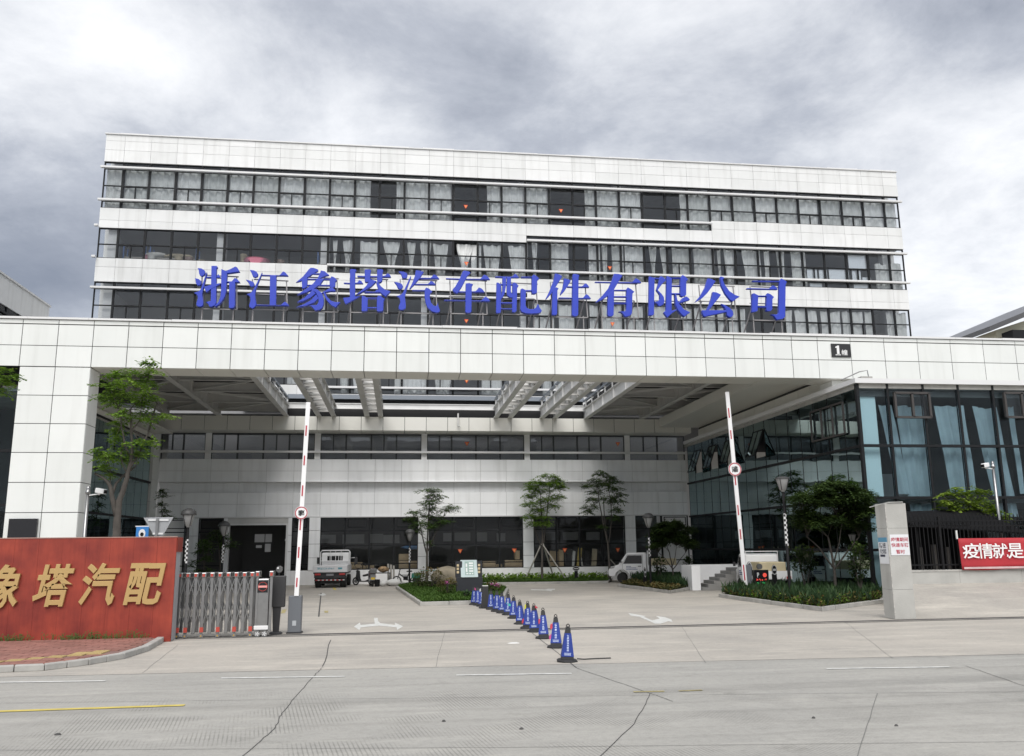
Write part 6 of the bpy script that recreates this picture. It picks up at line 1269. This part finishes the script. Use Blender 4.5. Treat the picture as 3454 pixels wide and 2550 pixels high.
# ================================================================ KERBED PLANTING BEDS
GRASS = mat('lawn_green', (.055, .105, .022), .9, var=.35, vscale=5); SOIL = mat('soil', (.06, .05, .035), .95, var=.3)
def kerb_bed(name, label, px, z=.14, soil=SOIL):
    pts = [onZ(*p, 0.) for p in px]; e = empty(name, (sum(p.x for p in pts)/len(pts), sum(p.y for p in pts)/len(pts), 0), 0, label, 'planting bed')
    n = len(pts); c = e.location.copy(); inn = []
    for i, p in enumerate(pts):
        d1 = (p-pts[i-1]).normalized(); d2 = (pts[(i+1) % n]-p).normalized(); nn = Vector((-(d1+d2).y, (d1+d2).x, 0)).normalized()
        if nn.dot(c-p) < 0: nn = -nn
        inn.append(p+nn*.17)
    for i in range(n):
        a, b, a2, b2 = pts[i], pts[(i+1) % n], inn[i], inn[(i+1) % n]; m = max(1, int((b-a).length/1.0))
        for k in range(m):
            t0, t1 = k/m+.006/m, (k+1)/m-.006/m; q = [a.lerp(b, t0), a.lerp(b, t1), b2.lerp(a2, 1-t1), b2.lerp(a2, 1-t0)]; h = z+random.uniform(-.006, .006)
            MB().hexa([(v.x, v.y, -.01) for v in q], [(v.x, v.y, h) for v in q]).build('kerb_stone', CONC, e, bevel=.015)
    tri = tessellate_polygon([[Vector((p.x, p.y, 0)) for p in inn]]); so = MB().add([(p.x, p.y, z-.03) for p in inn], [tuple(t_) for t_ in tri]).build('soil', soil, e)
    if so.data.polygons[0].normal.z < 0: so.data.flip_normals()
    return inn
bedC = kerb_bed('centre_island', 'kerbed grass island in the middle of the yard', [(1334, 1986), (1416, 2043), (1612, 2038), (1702, 2020), (1716, 1992), (1640, 1980), (1400, 1974)], soil=GRASS)
bedB = kerb_bed('facade_bed', 'long grass bed along the office front', [(1560, 1973.5), (2052, 1967), (2066, 1957.5), (1560, 1964)], .13, soil=GRASS)
bedR = kerb_bed('corner_bed', 'kerbed bed with sedges left of the white steps', [(2083, 1979), (2262, 2002), (2352, 1986), (2345, 1968), (2150, 1962)])
bedN = kerb_bed('near_bed', 'large kerbed planting bed beside the concrete pillar', [(2424, 2014), (2500, 2026), (2772, 2062), (2985, 2034), (2985, 2012), (2640, 2004), (2490, 2008)])
def leafmat(name, a, b, c, scale=2.5, sat=1.):
    m = bpy.data.materials.new(name); m.use_nodes = True; t = m.node_tree; bs_ = t.nodes['Principled BSDF']; bs_.inputs['Roughness'].default_value = .6; bs_.inputs['Specular IOR Level'].default_value = .25
    g = t.nodes.new('ShaderNodeNewGeometry'); n = t.nodes.new('ShaderNodeTexNoise'); n.inputs['Scale'].default_value = scale; n.inputs['Detail'].default_value = 3; t.links.new(g.outputs['Position'], n.inputs['Vector'])
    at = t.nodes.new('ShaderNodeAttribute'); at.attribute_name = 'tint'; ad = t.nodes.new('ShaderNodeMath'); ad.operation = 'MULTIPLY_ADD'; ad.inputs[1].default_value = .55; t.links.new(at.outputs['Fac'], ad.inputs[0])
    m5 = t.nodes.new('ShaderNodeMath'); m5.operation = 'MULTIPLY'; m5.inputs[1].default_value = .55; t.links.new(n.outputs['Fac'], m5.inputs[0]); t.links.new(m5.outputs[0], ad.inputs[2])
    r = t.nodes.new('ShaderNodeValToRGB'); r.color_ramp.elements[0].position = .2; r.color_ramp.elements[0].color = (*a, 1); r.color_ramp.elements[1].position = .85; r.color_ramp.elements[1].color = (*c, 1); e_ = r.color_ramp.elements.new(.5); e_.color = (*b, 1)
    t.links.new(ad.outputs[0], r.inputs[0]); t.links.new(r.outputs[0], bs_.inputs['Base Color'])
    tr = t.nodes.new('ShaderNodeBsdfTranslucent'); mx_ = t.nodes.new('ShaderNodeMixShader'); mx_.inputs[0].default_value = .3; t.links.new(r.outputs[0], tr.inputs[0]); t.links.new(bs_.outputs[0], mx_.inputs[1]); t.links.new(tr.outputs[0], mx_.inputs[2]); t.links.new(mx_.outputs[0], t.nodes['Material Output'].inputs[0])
    MATS[name] = m; return m
def leaves_obj(name, items, m, parent=None, wf=.36):   # items: (pos, dir, size, tint) -> folded leaf of 4 tris
    vs = []; fs = []; tint = []
    for p, d, s, t_ in items:
        d = d.normalized(); sd_ = d.cross(Vector((0, 0, 1))); sd_ = sd_.normalized() if sd_.length > .01 else Vector((1, 0, 0)); up = sd_.cross(d); w = s*wf; n = len(vs)
        vs += [p, p+d*s*.45+sd_*w+up*s*.08, p+d*s, p+d*s*.45-sd_*w+up*s*.08, p+d*s*.5]; fs += [(n, n+1, n+4), (n+1, n+2, n+4), (n+2, n+3, n+4), (n+3, n, n+4)]; tint += [t_]*5
    off = Vector((0, 0, 0)); q = parent
    while q is not None: off += q.location; q = q.parent
    me = bpy.data.meshes.new(name); me.from_pydata([tuple(v-off) for v in vs], [], fs); me.materials.append(m)
    at = me.attributes.new('tint', 'FLOAT', 'POINT'); at.data.foreach_set('value', tint)
    o = bpy.data.objects.new(name, me); COL.objects.link(o); o.parent = parent; return o
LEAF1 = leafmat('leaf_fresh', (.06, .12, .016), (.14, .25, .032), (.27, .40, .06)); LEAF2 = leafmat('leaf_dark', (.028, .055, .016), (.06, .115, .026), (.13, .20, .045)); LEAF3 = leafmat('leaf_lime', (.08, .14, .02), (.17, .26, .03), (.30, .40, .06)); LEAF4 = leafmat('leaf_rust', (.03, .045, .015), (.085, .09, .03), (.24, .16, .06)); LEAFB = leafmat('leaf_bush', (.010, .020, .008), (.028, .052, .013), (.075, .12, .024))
BARK = mat('bark', (.085, .075, .065), .9, var=.35, vscale=6, bump=.5, bscale=18); BARKW = mat('bark_wrapped', (.45, .42, .37), .9, var=.3, vscale=6)
def rdir(r_, flat=.5):
    while True:
        v = Vector((r_.uniform(-1, 1), r_.uniform(-1, 1), r_.uniform(-1, 1)*flat))
        if .1 < v.length < 1: return v.normalized()
def tree(label, Y, limbs, blobs, m=LEAF1, seed=1, leaf=.13, dens=1., bark=BARK, group=None, name='tree', twigs=True, cat='tree', z0=0., flat=.45, spread=1.):
    """limbs: polylines of (px, py, width_px) surveyed at depth Y (+ depth offset); blobs: leaf layers (px, py, rx_px, ry_px, dy)"""
    r_ = random.Random(seed); k = Y/FPX*1.02; base = onY(limbs[0][0][0], limbs[0][0][1], Y)
    e = empty(name, (base.x, Y, z0), 0, label, cat, group); tb = MB()
    for li, lm in enumerate(limbs):
        pts = []; rad = []; dep = r_.uniform(-1, 1)*(.5 if li else 0)
        for i, (px, py, w) in enumerate(lm):
            q = onY(px, py, Y+dep*i/len(lm)*1.2*spread); pts.append(q); rad.append(max(w*k*.3, .006))
        if li == 0 and pts[0].z > z0+.05: pts.insert(0, Vector((pts[0].x, pts[0].y, z0))); rad.insert(0, rad[0]*1.15)
        sm = [pts[0]]; sr = [rad[0]]
        for i in range(1, len(pts)): mid = pts[i-1].lerp(pts[i], .5)+rdir(r_)*.02; sm += [mid, pts[i]]; sr += [(rad[i-1]+rad[i])/2, rad[i]]
        tb.tube(sm, sr, 7)
    items = []
    tops = [onY(l[-1][0], l[-1][1], Y) for l in limbs]+[onY(l[-2][0], l[-2][1], Y) for l in limbs]
    for px, py, rx, ry, dy in blobs:
        c = onY(px, py, Y+dy*spread); RX_, RZ = rx*k, ry*k; RYd = RX_*.85*spread
        if twigs:
            near = min(tops, key=lambda q: (q-c).length); tb.tube([near, near.lerp(c, .55)+Vector((0, 0, .05)), c], [.018, .012, .006], 5)
        nl = int(dens*RX_*(RZ+.15)*1250*(.13/leaf)**1.2)+40
        ncl = max(4, int(nl/9)); 
        for _ in range(ncl):      # sprays: a short twig with leaves either side
            while True:
                u = Vector((r_.uniform(-1, 1), r_.uniform(-1, 1), r_.uniform(-1, 1)))
                if u.length < 1: break
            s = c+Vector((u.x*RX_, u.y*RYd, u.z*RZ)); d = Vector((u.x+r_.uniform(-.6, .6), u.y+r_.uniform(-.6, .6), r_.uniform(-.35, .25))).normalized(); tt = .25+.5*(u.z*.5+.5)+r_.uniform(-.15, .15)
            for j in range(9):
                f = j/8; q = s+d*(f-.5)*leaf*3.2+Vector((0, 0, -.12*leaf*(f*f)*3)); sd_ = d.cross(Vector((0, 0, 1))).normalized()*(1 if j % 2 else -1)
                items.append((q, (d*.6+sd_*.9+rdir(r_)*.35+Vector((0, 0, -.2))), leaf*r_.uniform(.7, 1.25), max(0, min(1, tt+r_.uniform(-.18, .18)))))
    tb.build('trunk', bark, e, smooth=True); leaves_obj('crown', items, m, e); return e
T = tree
T('young tree with sparse bright leaf layers behind the red wall', 29., [[(392, 1830, 44), (395, 1760, 38), (402, 1690, 32), (420, 1640, 28), (432, 1590, 22), (446, 1530, 17), (442, 1450, 12), (440, 1380, 8)], [(395, 1745, 30), (382, 1690, 26), (372, 1640, 20), (352, 1615, 15), (320, 1597, 12)], [(378, 1670, 18), (392, 1630, 14), (420, 1600, 11), (455, 1575, 9)], [(432, 1590, 14), (470, 1530, 11), (500, 1460, 10), (518, 1400, 12), (530, 1360, 9), (510, 1330, 6)], [(440, 1540, 12), (420, 1500, 10), (410, 1440, 8), (400, 1380, 6)], [(440, 1470, 10), (470, 1420, 6), (480, 1350, 5), (500, 1270, 4), (505, 1225, 3)], [(372, 1640, 8), (372, 1590, 6), (365, 1555, 4)], [(430, 1600, 8), (412, 1560, 6), (408, 1525, 5)]],
  [(385, 1262, 50, 10, 0), (440, 1258, 45, 12, .3), (500, 1258, 40, 14, -.2), (505, 1225, 32, 12, 0), (365, 1300, 40, 14, .2), (430, 1295, 50, 15, -.4), (500, 1290, 38, 14, .3), (352, 1335, 32, 14, 0), (410, 1335, 50, 15, .4), (480, 1325, 40, 14, -.3), (390, 1362, 40, 12, .2), (470, 1355, 40, 14, 0), (520, 1345, 20, 10, 0), (420, 1395, 38, 14, -.2), (490, 1392, 30, 14, .3), (400, 1425, 26, 12, 0), (485, 1415, 28, 12, 0), (560, 1403, 28, 7, 0), (400, 1455, 26, 14, .2), (390, 1478, 22, 14, 0), (470, 1495, 40, 14, -.2), (510, 1490, 22, 12, .2), (430, 1515, 34, 14, .2), (480, 1530, 34, 12, 0), (345, 1545, 34, 10, .2), (370, 1535, 26, 10, -.3), (355, 1575, 28, 10, 0), (372, 1605, 14, 14, 0), (330, 1518, 16, 8, 0), (420, 1550, 30, 10, .2)], seed=3, leaf=.125, dens=1.05)
T('leafy branch reaching in at the far left edge', 30., [[(-60, 1700, 30), (-40, 1500, 20), (-20, 1350, 12), (10, 1290, 7)]], [(15, 1250, 18, 8, 0), (5, 1275, 30, 12, 0), (45, 1268, 20, 7, .1), (20, 1295, 26, 10, 0), (5, 1320, 24, 12, 0)], seed=5)
GT = 'young staked trees in front of the office'
T('young tree beside the white column above the boulder', 52.6, [[(1440, 1945, 15), (1440, 1880, 12), (1442, 1820, 9), (1445, 1740, 7), (1450, 1680, 4)], [(1440, 1870, 9), (1425, 1810, 6), (1415, 1760, 4)], [(1442, 1860, 7), (1465, 1810, 5), (1490, 1755, 4), (1505, 1715, 3)]], [(1450, 1655, 42, 8, 0), (1462, 1675, 40, 9, .3), (1440, 1695, 34, 9, -.2), (1470, 1690, 24, 8, 0), (1455, 1715, 30, 9, 0), (1525, 1712, 30, 8, 0), (1500, 1722, 20, 7, 0), (1400, 1728, 28, 8, 0), (1450, 1740, 40, 8, .2), (1385, 1748, 22, 7, 0), (1420, 1765, 40, 9, -.2), (1450, 1775, 30, 8, 0), (1500, 1758, 30, 7, 0), (1410, 1790, 18, 6, 0), (1450, 1830, 12, 8, 0)], m=LEAF2, seed=7, group=GT, dens=1.5)
T('bright leaved young tree propped by three stakes', 53.2, [[(1829, 1950, 15), (1829, 1880, 12), (1830, 1800, 8), (1825, 1720, 6), (1822, 1660, 4)], [(1829, 1870, 9), (1838, 1790, 7), (1848, 1700, 6), (1855, 1640, 4)], [(1829, 1850, 6), (1808, 1800, 4), (1795, 1760, 3)]], [(1855, 1607, 38, 9, 0), (1880, 1620, 28, 10, 0), (1810, 1630, 40, 11, .2), (1860, 1632, 42, 11, -.2), (1790, 1645, 32, 10, 0), (1890, 1645, 24, 10, .2), (1830, 1655, 40, 10, 0), (1790, 1670, 30, 9, .2), (1880, 1675, 30, 9, 0), (1840, 1685, 36, 9, -.2), (1790, 1700, 34, 9, 0), (1860, 1705, 28, 9, 0), (1815, 1720, 34, 8, .2), (1785, 1742, 28, 10, 0), (1830, 1745, 30, 8, 0), (1800, 1765, 34, 9, 0), (1845, 1765, 22, 8, 0)], m=LEAF1, seed=9, group=GT, dens=1.7)
T('tall thin young tree with wrapped trunk left of mini truck', 53., [[(2056, 1945, 16), (2054, 1880, 13), (2050, 1830, 10), (2035, 1770, 7), (2020, 1690, 5), (2015, 1640, 3)], [(2052, 1840, 8), (2040, 1760, 6), (2036, 1680, 4)], [(2054, 1830, 8), (2062, 1760, 5), (2060, 1690, 4), (2052, 1640, 3)]], [(2030, 1597, 30, 9, 0), (2055, 1612, 28, 9, 0), (2010, 1620, 30, 9, .2), (2070, 1625, 24, 8, 0), (2030, 1635, 40, 9, 0), (1985, 1640, 22, 8, 0), (2070, 1650, 34, 9, -.2), (2010, 1660, 34, 8, .2), (2090, 1668, 26, 8, 0), (2000, 1685, 26, 9, 0), (2050, 1680, 34, 9, 0), (1990, 1710, 28, 9, 0), (2080, 1690, 34, 8, 0), (1985, 1725, 24, 8, 0), (2075, 1720, 24, 10, 0), (2070, 1745, 22, 9, 0), (2030, 1775, 14, 6, 0)], m=LEAF2, seed=12, group=GT, dens=1.5)
STK = mat('stake_wood', (.45, .43, .39), .8, var=.2)
p = onY(1829, 1835, 53.2)
for i, (px, py, lab) in enumerate(((1770, 1958, 'left'), (1912, 1957, 'right'), (1786, 1938, 'rear'))):
    q = onZ(px, py, .1); o = MB().bar((q.x, min(q.y, 54.6), .08), (p.x+.05*(i-1), p.y, p.z), .07).build('tree_stake', STK); tag(o, f'{lab} wooden stake propping the bright leaved tree', 'stake', 'stakes of the bright leaved tree')
q = onZ(2026, 1940, .1); p = onY(2052, 1880, 53.); tag(MB().bar((q.x, 54.2, .1), p, .05).build('tree_stake', STK), 'single stake propping the thin tree left of mini truck', 'stake')
T('small dim tree beside the left column of the goods door', 51.5, [[(745, 1965, 10), (742, 1890, 8), (738, 1840, 5), (730, 1800, 3)], [(745, 1900, 5), (760, 1850, 4), (768, 1820, 3)]], [(735, 1795, 28, 12, 0), (760, 1815, 30, 12, 0), (715, 1815, 22, 12, 0), (780, 1835, 22, 9, 0), (690, 1835, 22, 10, 0), (740, 1838, 26, 10, 0)], m=LEAF2, seed=15)
T('thin shrub with pale leaves between the two left lamps', 49., [[(690, 1975, 8), (688, 1900, 6), (684, 1840, 3)], [(690, 1910, 4), (705, 1850, 3)]], [(684, 1830, 20, 10, 0), (700, 1850, 18, 10, 0), (675, 1862, 16, 10, 0), (695, 1885, 20, 12, 0), (650, 1900, 18, 14, 0), (665, 1935, 22, 14, 0), (700, 1930, 20, 14, 0)], m=LEAF2, seed=17, cat='shrub', name='shrub')
T('sapling top showing above the triangular sign', 50., [[(545, 1990, 8), (545, 1850, 6), (546, 1740, 4), (548, 1660, 2)]], [(548, 1655, 14, 8, 0), (552, 1672, 20, 7, 0), (545, 1700, 14, 8, 0), (552, 1725, 18, 9, 0), (560, 1745, 26, 9, 0), (545, 1765, 22, 9, 0)], m=LEAF2, seed=19)
# dark clipped shrub trees
def shrub_tree(label, Y, cx, top, w, base, seed, group):
    s = w/320.
    bl = []
    r_ = random.Random(seed)
    for i in range(84):
        a_ = r_.uniform(0, 2*math.pi); rr_ = math.sqrt(r_.random()); x = cx+math.cos(a_)*rr_*w*.44; yy = top+(.44-.40*math.sin(max(0, a_ if a_ < math.pi else 0))*rr_)*w*1.0*.62+r_.uniform(-8, 22)*s
        dome = top+.05*w+((x-cx)/(w*.5))**2*w*.24; yy = dome+r_.random()**1.3*w*.42
        bl.append((x, min(yy, top+w*.56), 38*s, 15*s, r_.uniform(-1, 1)))
    lm = [[(cx+10*s, base, 20*s), (cx+4*s, base-60*s, 17*s), (cx-5*s, base-120*s, 14*s), (cx-20*s, base-190*s, 10*s)], [(cx, base-70*s, 12*s), (cx+50*s, base-140*s, 9*s), (cx+90*s, base-190*s, 6*s)], [(cx, base-80*s, 12*s), (cx-50*s, base-150*s, 9*s), (cx-95*s, base-190*s, 6*s)], [(cx, base-95*s, 10*s), (cx+20*s, base-170*s, 7*s), (cx+30*s, base-240*s, 4*s)]]
    return T(label, Y, lm, bl, m=LEAFB, seed=seed, leaf=.12, dens=1.7, group=group, spread=1.3)
shrub_tree('broad dark shrub tree in the near bed beside the pillar', 32.5, 2812, 1618, 305, 1992, 21, 'broad shrub trees'); shrub_tree('smaller dark shrub tree behind the mini truck lamp', 45., 2268, 1752, 160, 1958, 23, 'broad shrub trees')
T('lime green shrub showing over the black fence', 31.4, [[(3270, 1960, 30), (3270, 1800, 24), (3265, 1720, 14)], [(3270, 1760, 16), (3330, 1720, 8), (3370, 1745, 6)], [(3270, 1760, 14), (3215, 1700, 8), (3185, 1680, 5)]], [(3225, 1652, 30, 12, 0), (3250, 1665, 40, 14, .2), (3200, 1670, 32, 12, 0), (3295, 1660, 34, 14, -.2), (3185, 1695, 28, 14, 0), (3240, 1695, 44, 14, 0), (3310, 1690, 40, 16, .2), (3205, 1715, 32, 12, 0), (3280, 1715, 40, 14, 0), (3335, 1715, 34, 14, 0), (3365, 1730, 26, 12, 0), (3390, 1745, 18, 10, 0), (3300, 1735, 40, 12, 0), (3250, 1735, 40, 12, 0)], m=LEAF3, seed=25, leaf=.16, cat='shrub', name='shrub', z0=.7)
# ground planting: tufts, sedges, low cover (nobody could count the leaves)
def ptin(poly, r_, margin=0.):
    xs = [p.x for p in poly]; ys = [p.y for p in poly]; pl_ = [(p.x, p.y) for p in poly]
    while True:
        x, y = r_.uniform(min(xs), max(xs)), r_.uniform(min(ys), max(ys))
        if inside(x, y, pl_): return x, y
def cover(label, poly, n, leaf, h, m, seed, name='ground_cover', z=.11, where=None, upright=.6, wf=.36):
    r_ = random.Random(seed); it = []
    for _ in range(n):
        x, y = ptin(poly, r_)
        if where and not where(x, y): continue
        hh = h*r_.uniform(.3, 1); d0_ = rdir(r_, .2); tt = r_.uniform(0, .9)
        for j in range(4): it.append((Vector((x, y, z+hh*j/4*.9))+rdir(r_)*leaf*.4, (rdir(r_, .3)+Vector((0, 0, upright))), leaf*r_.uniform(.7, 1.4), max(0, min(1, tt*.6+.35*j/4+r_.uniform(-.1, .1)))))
    o = leaves_obj(name, it, m, wf=wf); return tag(o, label, 'plants', kind='stuff')
GRSL = leafmat('grass_blade', (.028, .060, .010), (.055, .115, .018), (.10, .17, .03), 4.)
SEDGE = leafmat('sedge_blade', (.016, .034, .014), (.03, .065, .026), (.06, .11, .035), 3.)
cover('short green grass covering the centre island', bedC, 12000, .11, .10, GRSL, 31, 'grass', upright=1.2, wf=.16)
cover('short green grass along the office front bed', bedB, 7000, .11, .09, GRSL, 32, 'grass', upright=1.2, wf=.18)
cover('leafy green border plants at the rear of the office front bed', bedB, 1500, .16, .55, LEAF1, 33, where=lambda x, y: y > 53.4)
cover('dark green sedges filling the near bed', bedN, 1500, .30, .42, SEDGE, 34, 'sedges', upright=2.2, wf=.09)
cover('rust tinged low plants edging the near bed', bedN, 5200, .11, .44, LEAF4, 35)
cover('olive low plants at the front edge of the near bed', bedN, 2600, .10, .40, LEAF1, 36)
cover('dark green sedges filling the corner bed', bedR, 2400, .28, .45, SEDGE, 37, 'sedges', upright=2.2, wf=.10, where=lambda x, y: x > bedR[0].x+1.6); cover('rust tinged low plants in the corner bed', bedR, 2200, .12, .26, LEAF4, 38)
def bush(label, px, py, Y, rx, ry, m, seed, leaf=.1, flowers=None, n=1.):
    r_ = random.Random(seed); c = onY(px, py, Y); k = Y/FPX; RX_, RZ = rx*k, ry*k; zb_ = max(.1, c.z-RZ); e = empty('bush', (c.x, Y, .1), 0, label, 'bush'); it = []; st_ = MB()
    for i in range(9): d = rdir(r_, .5); st_.tube([(c.x, Y, .1), (c.x+d.x*RX_*.5, Y+d.y*RX_*.4, c.z), (c.x+d.x*RX_*.9, Y+d.y*RX_*.8, c.z+abs(d.z)*RZ)], [.02, .012, .005], 5)
    st_.build('stem', BARK, e)
    for _ in range(int(900*n*RX_*RZ/.5)+60):
        while True:
            u = Vector((r_.uniform(-1, 1), r_.uniform(-1, 1), r_.uniform(-1, 1)))
            if .35 < u.length < 1: break
        bmp = 1+.18*math.sin(u.x*5+seed)*math.cos(u.z*6+u.y*4); q = c+Vector((u.x*RX_, u.y*RX_*.8, u.z*RZ))*bmp
        if q.z < .1: continue
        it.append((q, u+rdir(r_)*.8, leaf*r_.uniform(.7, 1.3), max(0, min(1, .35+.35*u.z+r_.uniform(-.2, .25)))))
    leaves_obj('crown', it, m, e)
    if flowers:
        f = [(onY(fx+r_.uniform(-fr, fr), fy+r_.uniform(-fr*.5, fr*.5), Y-RX_*.75)+rdir(r_)*.04, rdir(r_), .09, r_.random()) for fx, fy, fr in flowers for _ in range(16)]
        leaves_obj('flower', f, PINKF, e)
PINKF = leafmat('azalea_pink', (.40, .04, .22), (.58, .08, .38), (.70, .20, .52))
bush('brown green bush in front of the boulder', 1452, 1952, 45., 52, 34, LEAF4, 41); bush('small bush at the left of the boulder', 1415, 1960, 46., 26, 26, LEAF2, 42)
bush('azalea bush with pink flower left of the map board', 1510, 1978, 38.5, 30, 26, LEAF4, 43, flowers=((1507, 1964, 8),)); bush('azalea bush with pink flowers right of the map board', 1663, 1985, 40., 28, 24, LEAF4, 44, flowers=((1668, 1971, 10), (1680, 1975, 6)))
bush('little leafy plant at the foot of the map board', 1572, 2004, 36., 12, 8, SEDGE, 45); bush('dark round bush right of the tall lamp', 2712, 1885, 34.5, 48, 40, LEAFB, 46, leaf=.13); bush('dark conical bush beside the pillar', 2895, 1895, 31.5, 38, 62, LEAFB, 47, leaf=.13); bush('dark round bush below the small shrub tree', 2224, 1905, 46., 26, 24, LEAFB, 48, leaf=.13); bush('dark conical bush left of the white steps', 2325, 1910, 46., 22, 34, LEAFB, 49, leaf=.13)
# boulder and its green crate
ROCK = mat('boulder_tan', (.32, .275, .20), .9, var=.35, vscale=2.2, bump=.8, bscale=5)
c = onY(1510, 1962, 47.); rb = lump('boulder', 'large tan boulder on the centre island', 'boulder', (c.x, 47., .05), (1.0, .8, 1.15), ROCK, 77); sm_ = rb.modifiers.new('s', 'SUBSURF'); sm_.levels = sm_.render_levels = 2
GC_ = mat('crate_green', (.02, .16, .12), .5); c = onY(1405, 1941, 51.); e = empty('green_crate', (c.x, 51., .0), 0, 'green plastic crate left of the boulder', 'crate')
MB().box(c.x-.28, c.x+.28, 51, 51.4, c.z-.16, c.z+.12).build('body', GC_, e, bevel=.02); MB().tube([(c.x+.2, 51.2, c.z+.25), (c.x+2.0, 51.2, c.z+.28), (c.x+2.0, 51.2, c.z+.05)], .02, 6).build('handle', GC_, e); MB().box(c.x-.2, c.x+.2, 51.05, 51.35, 0, c.z-.16).build('stand', VD, e)
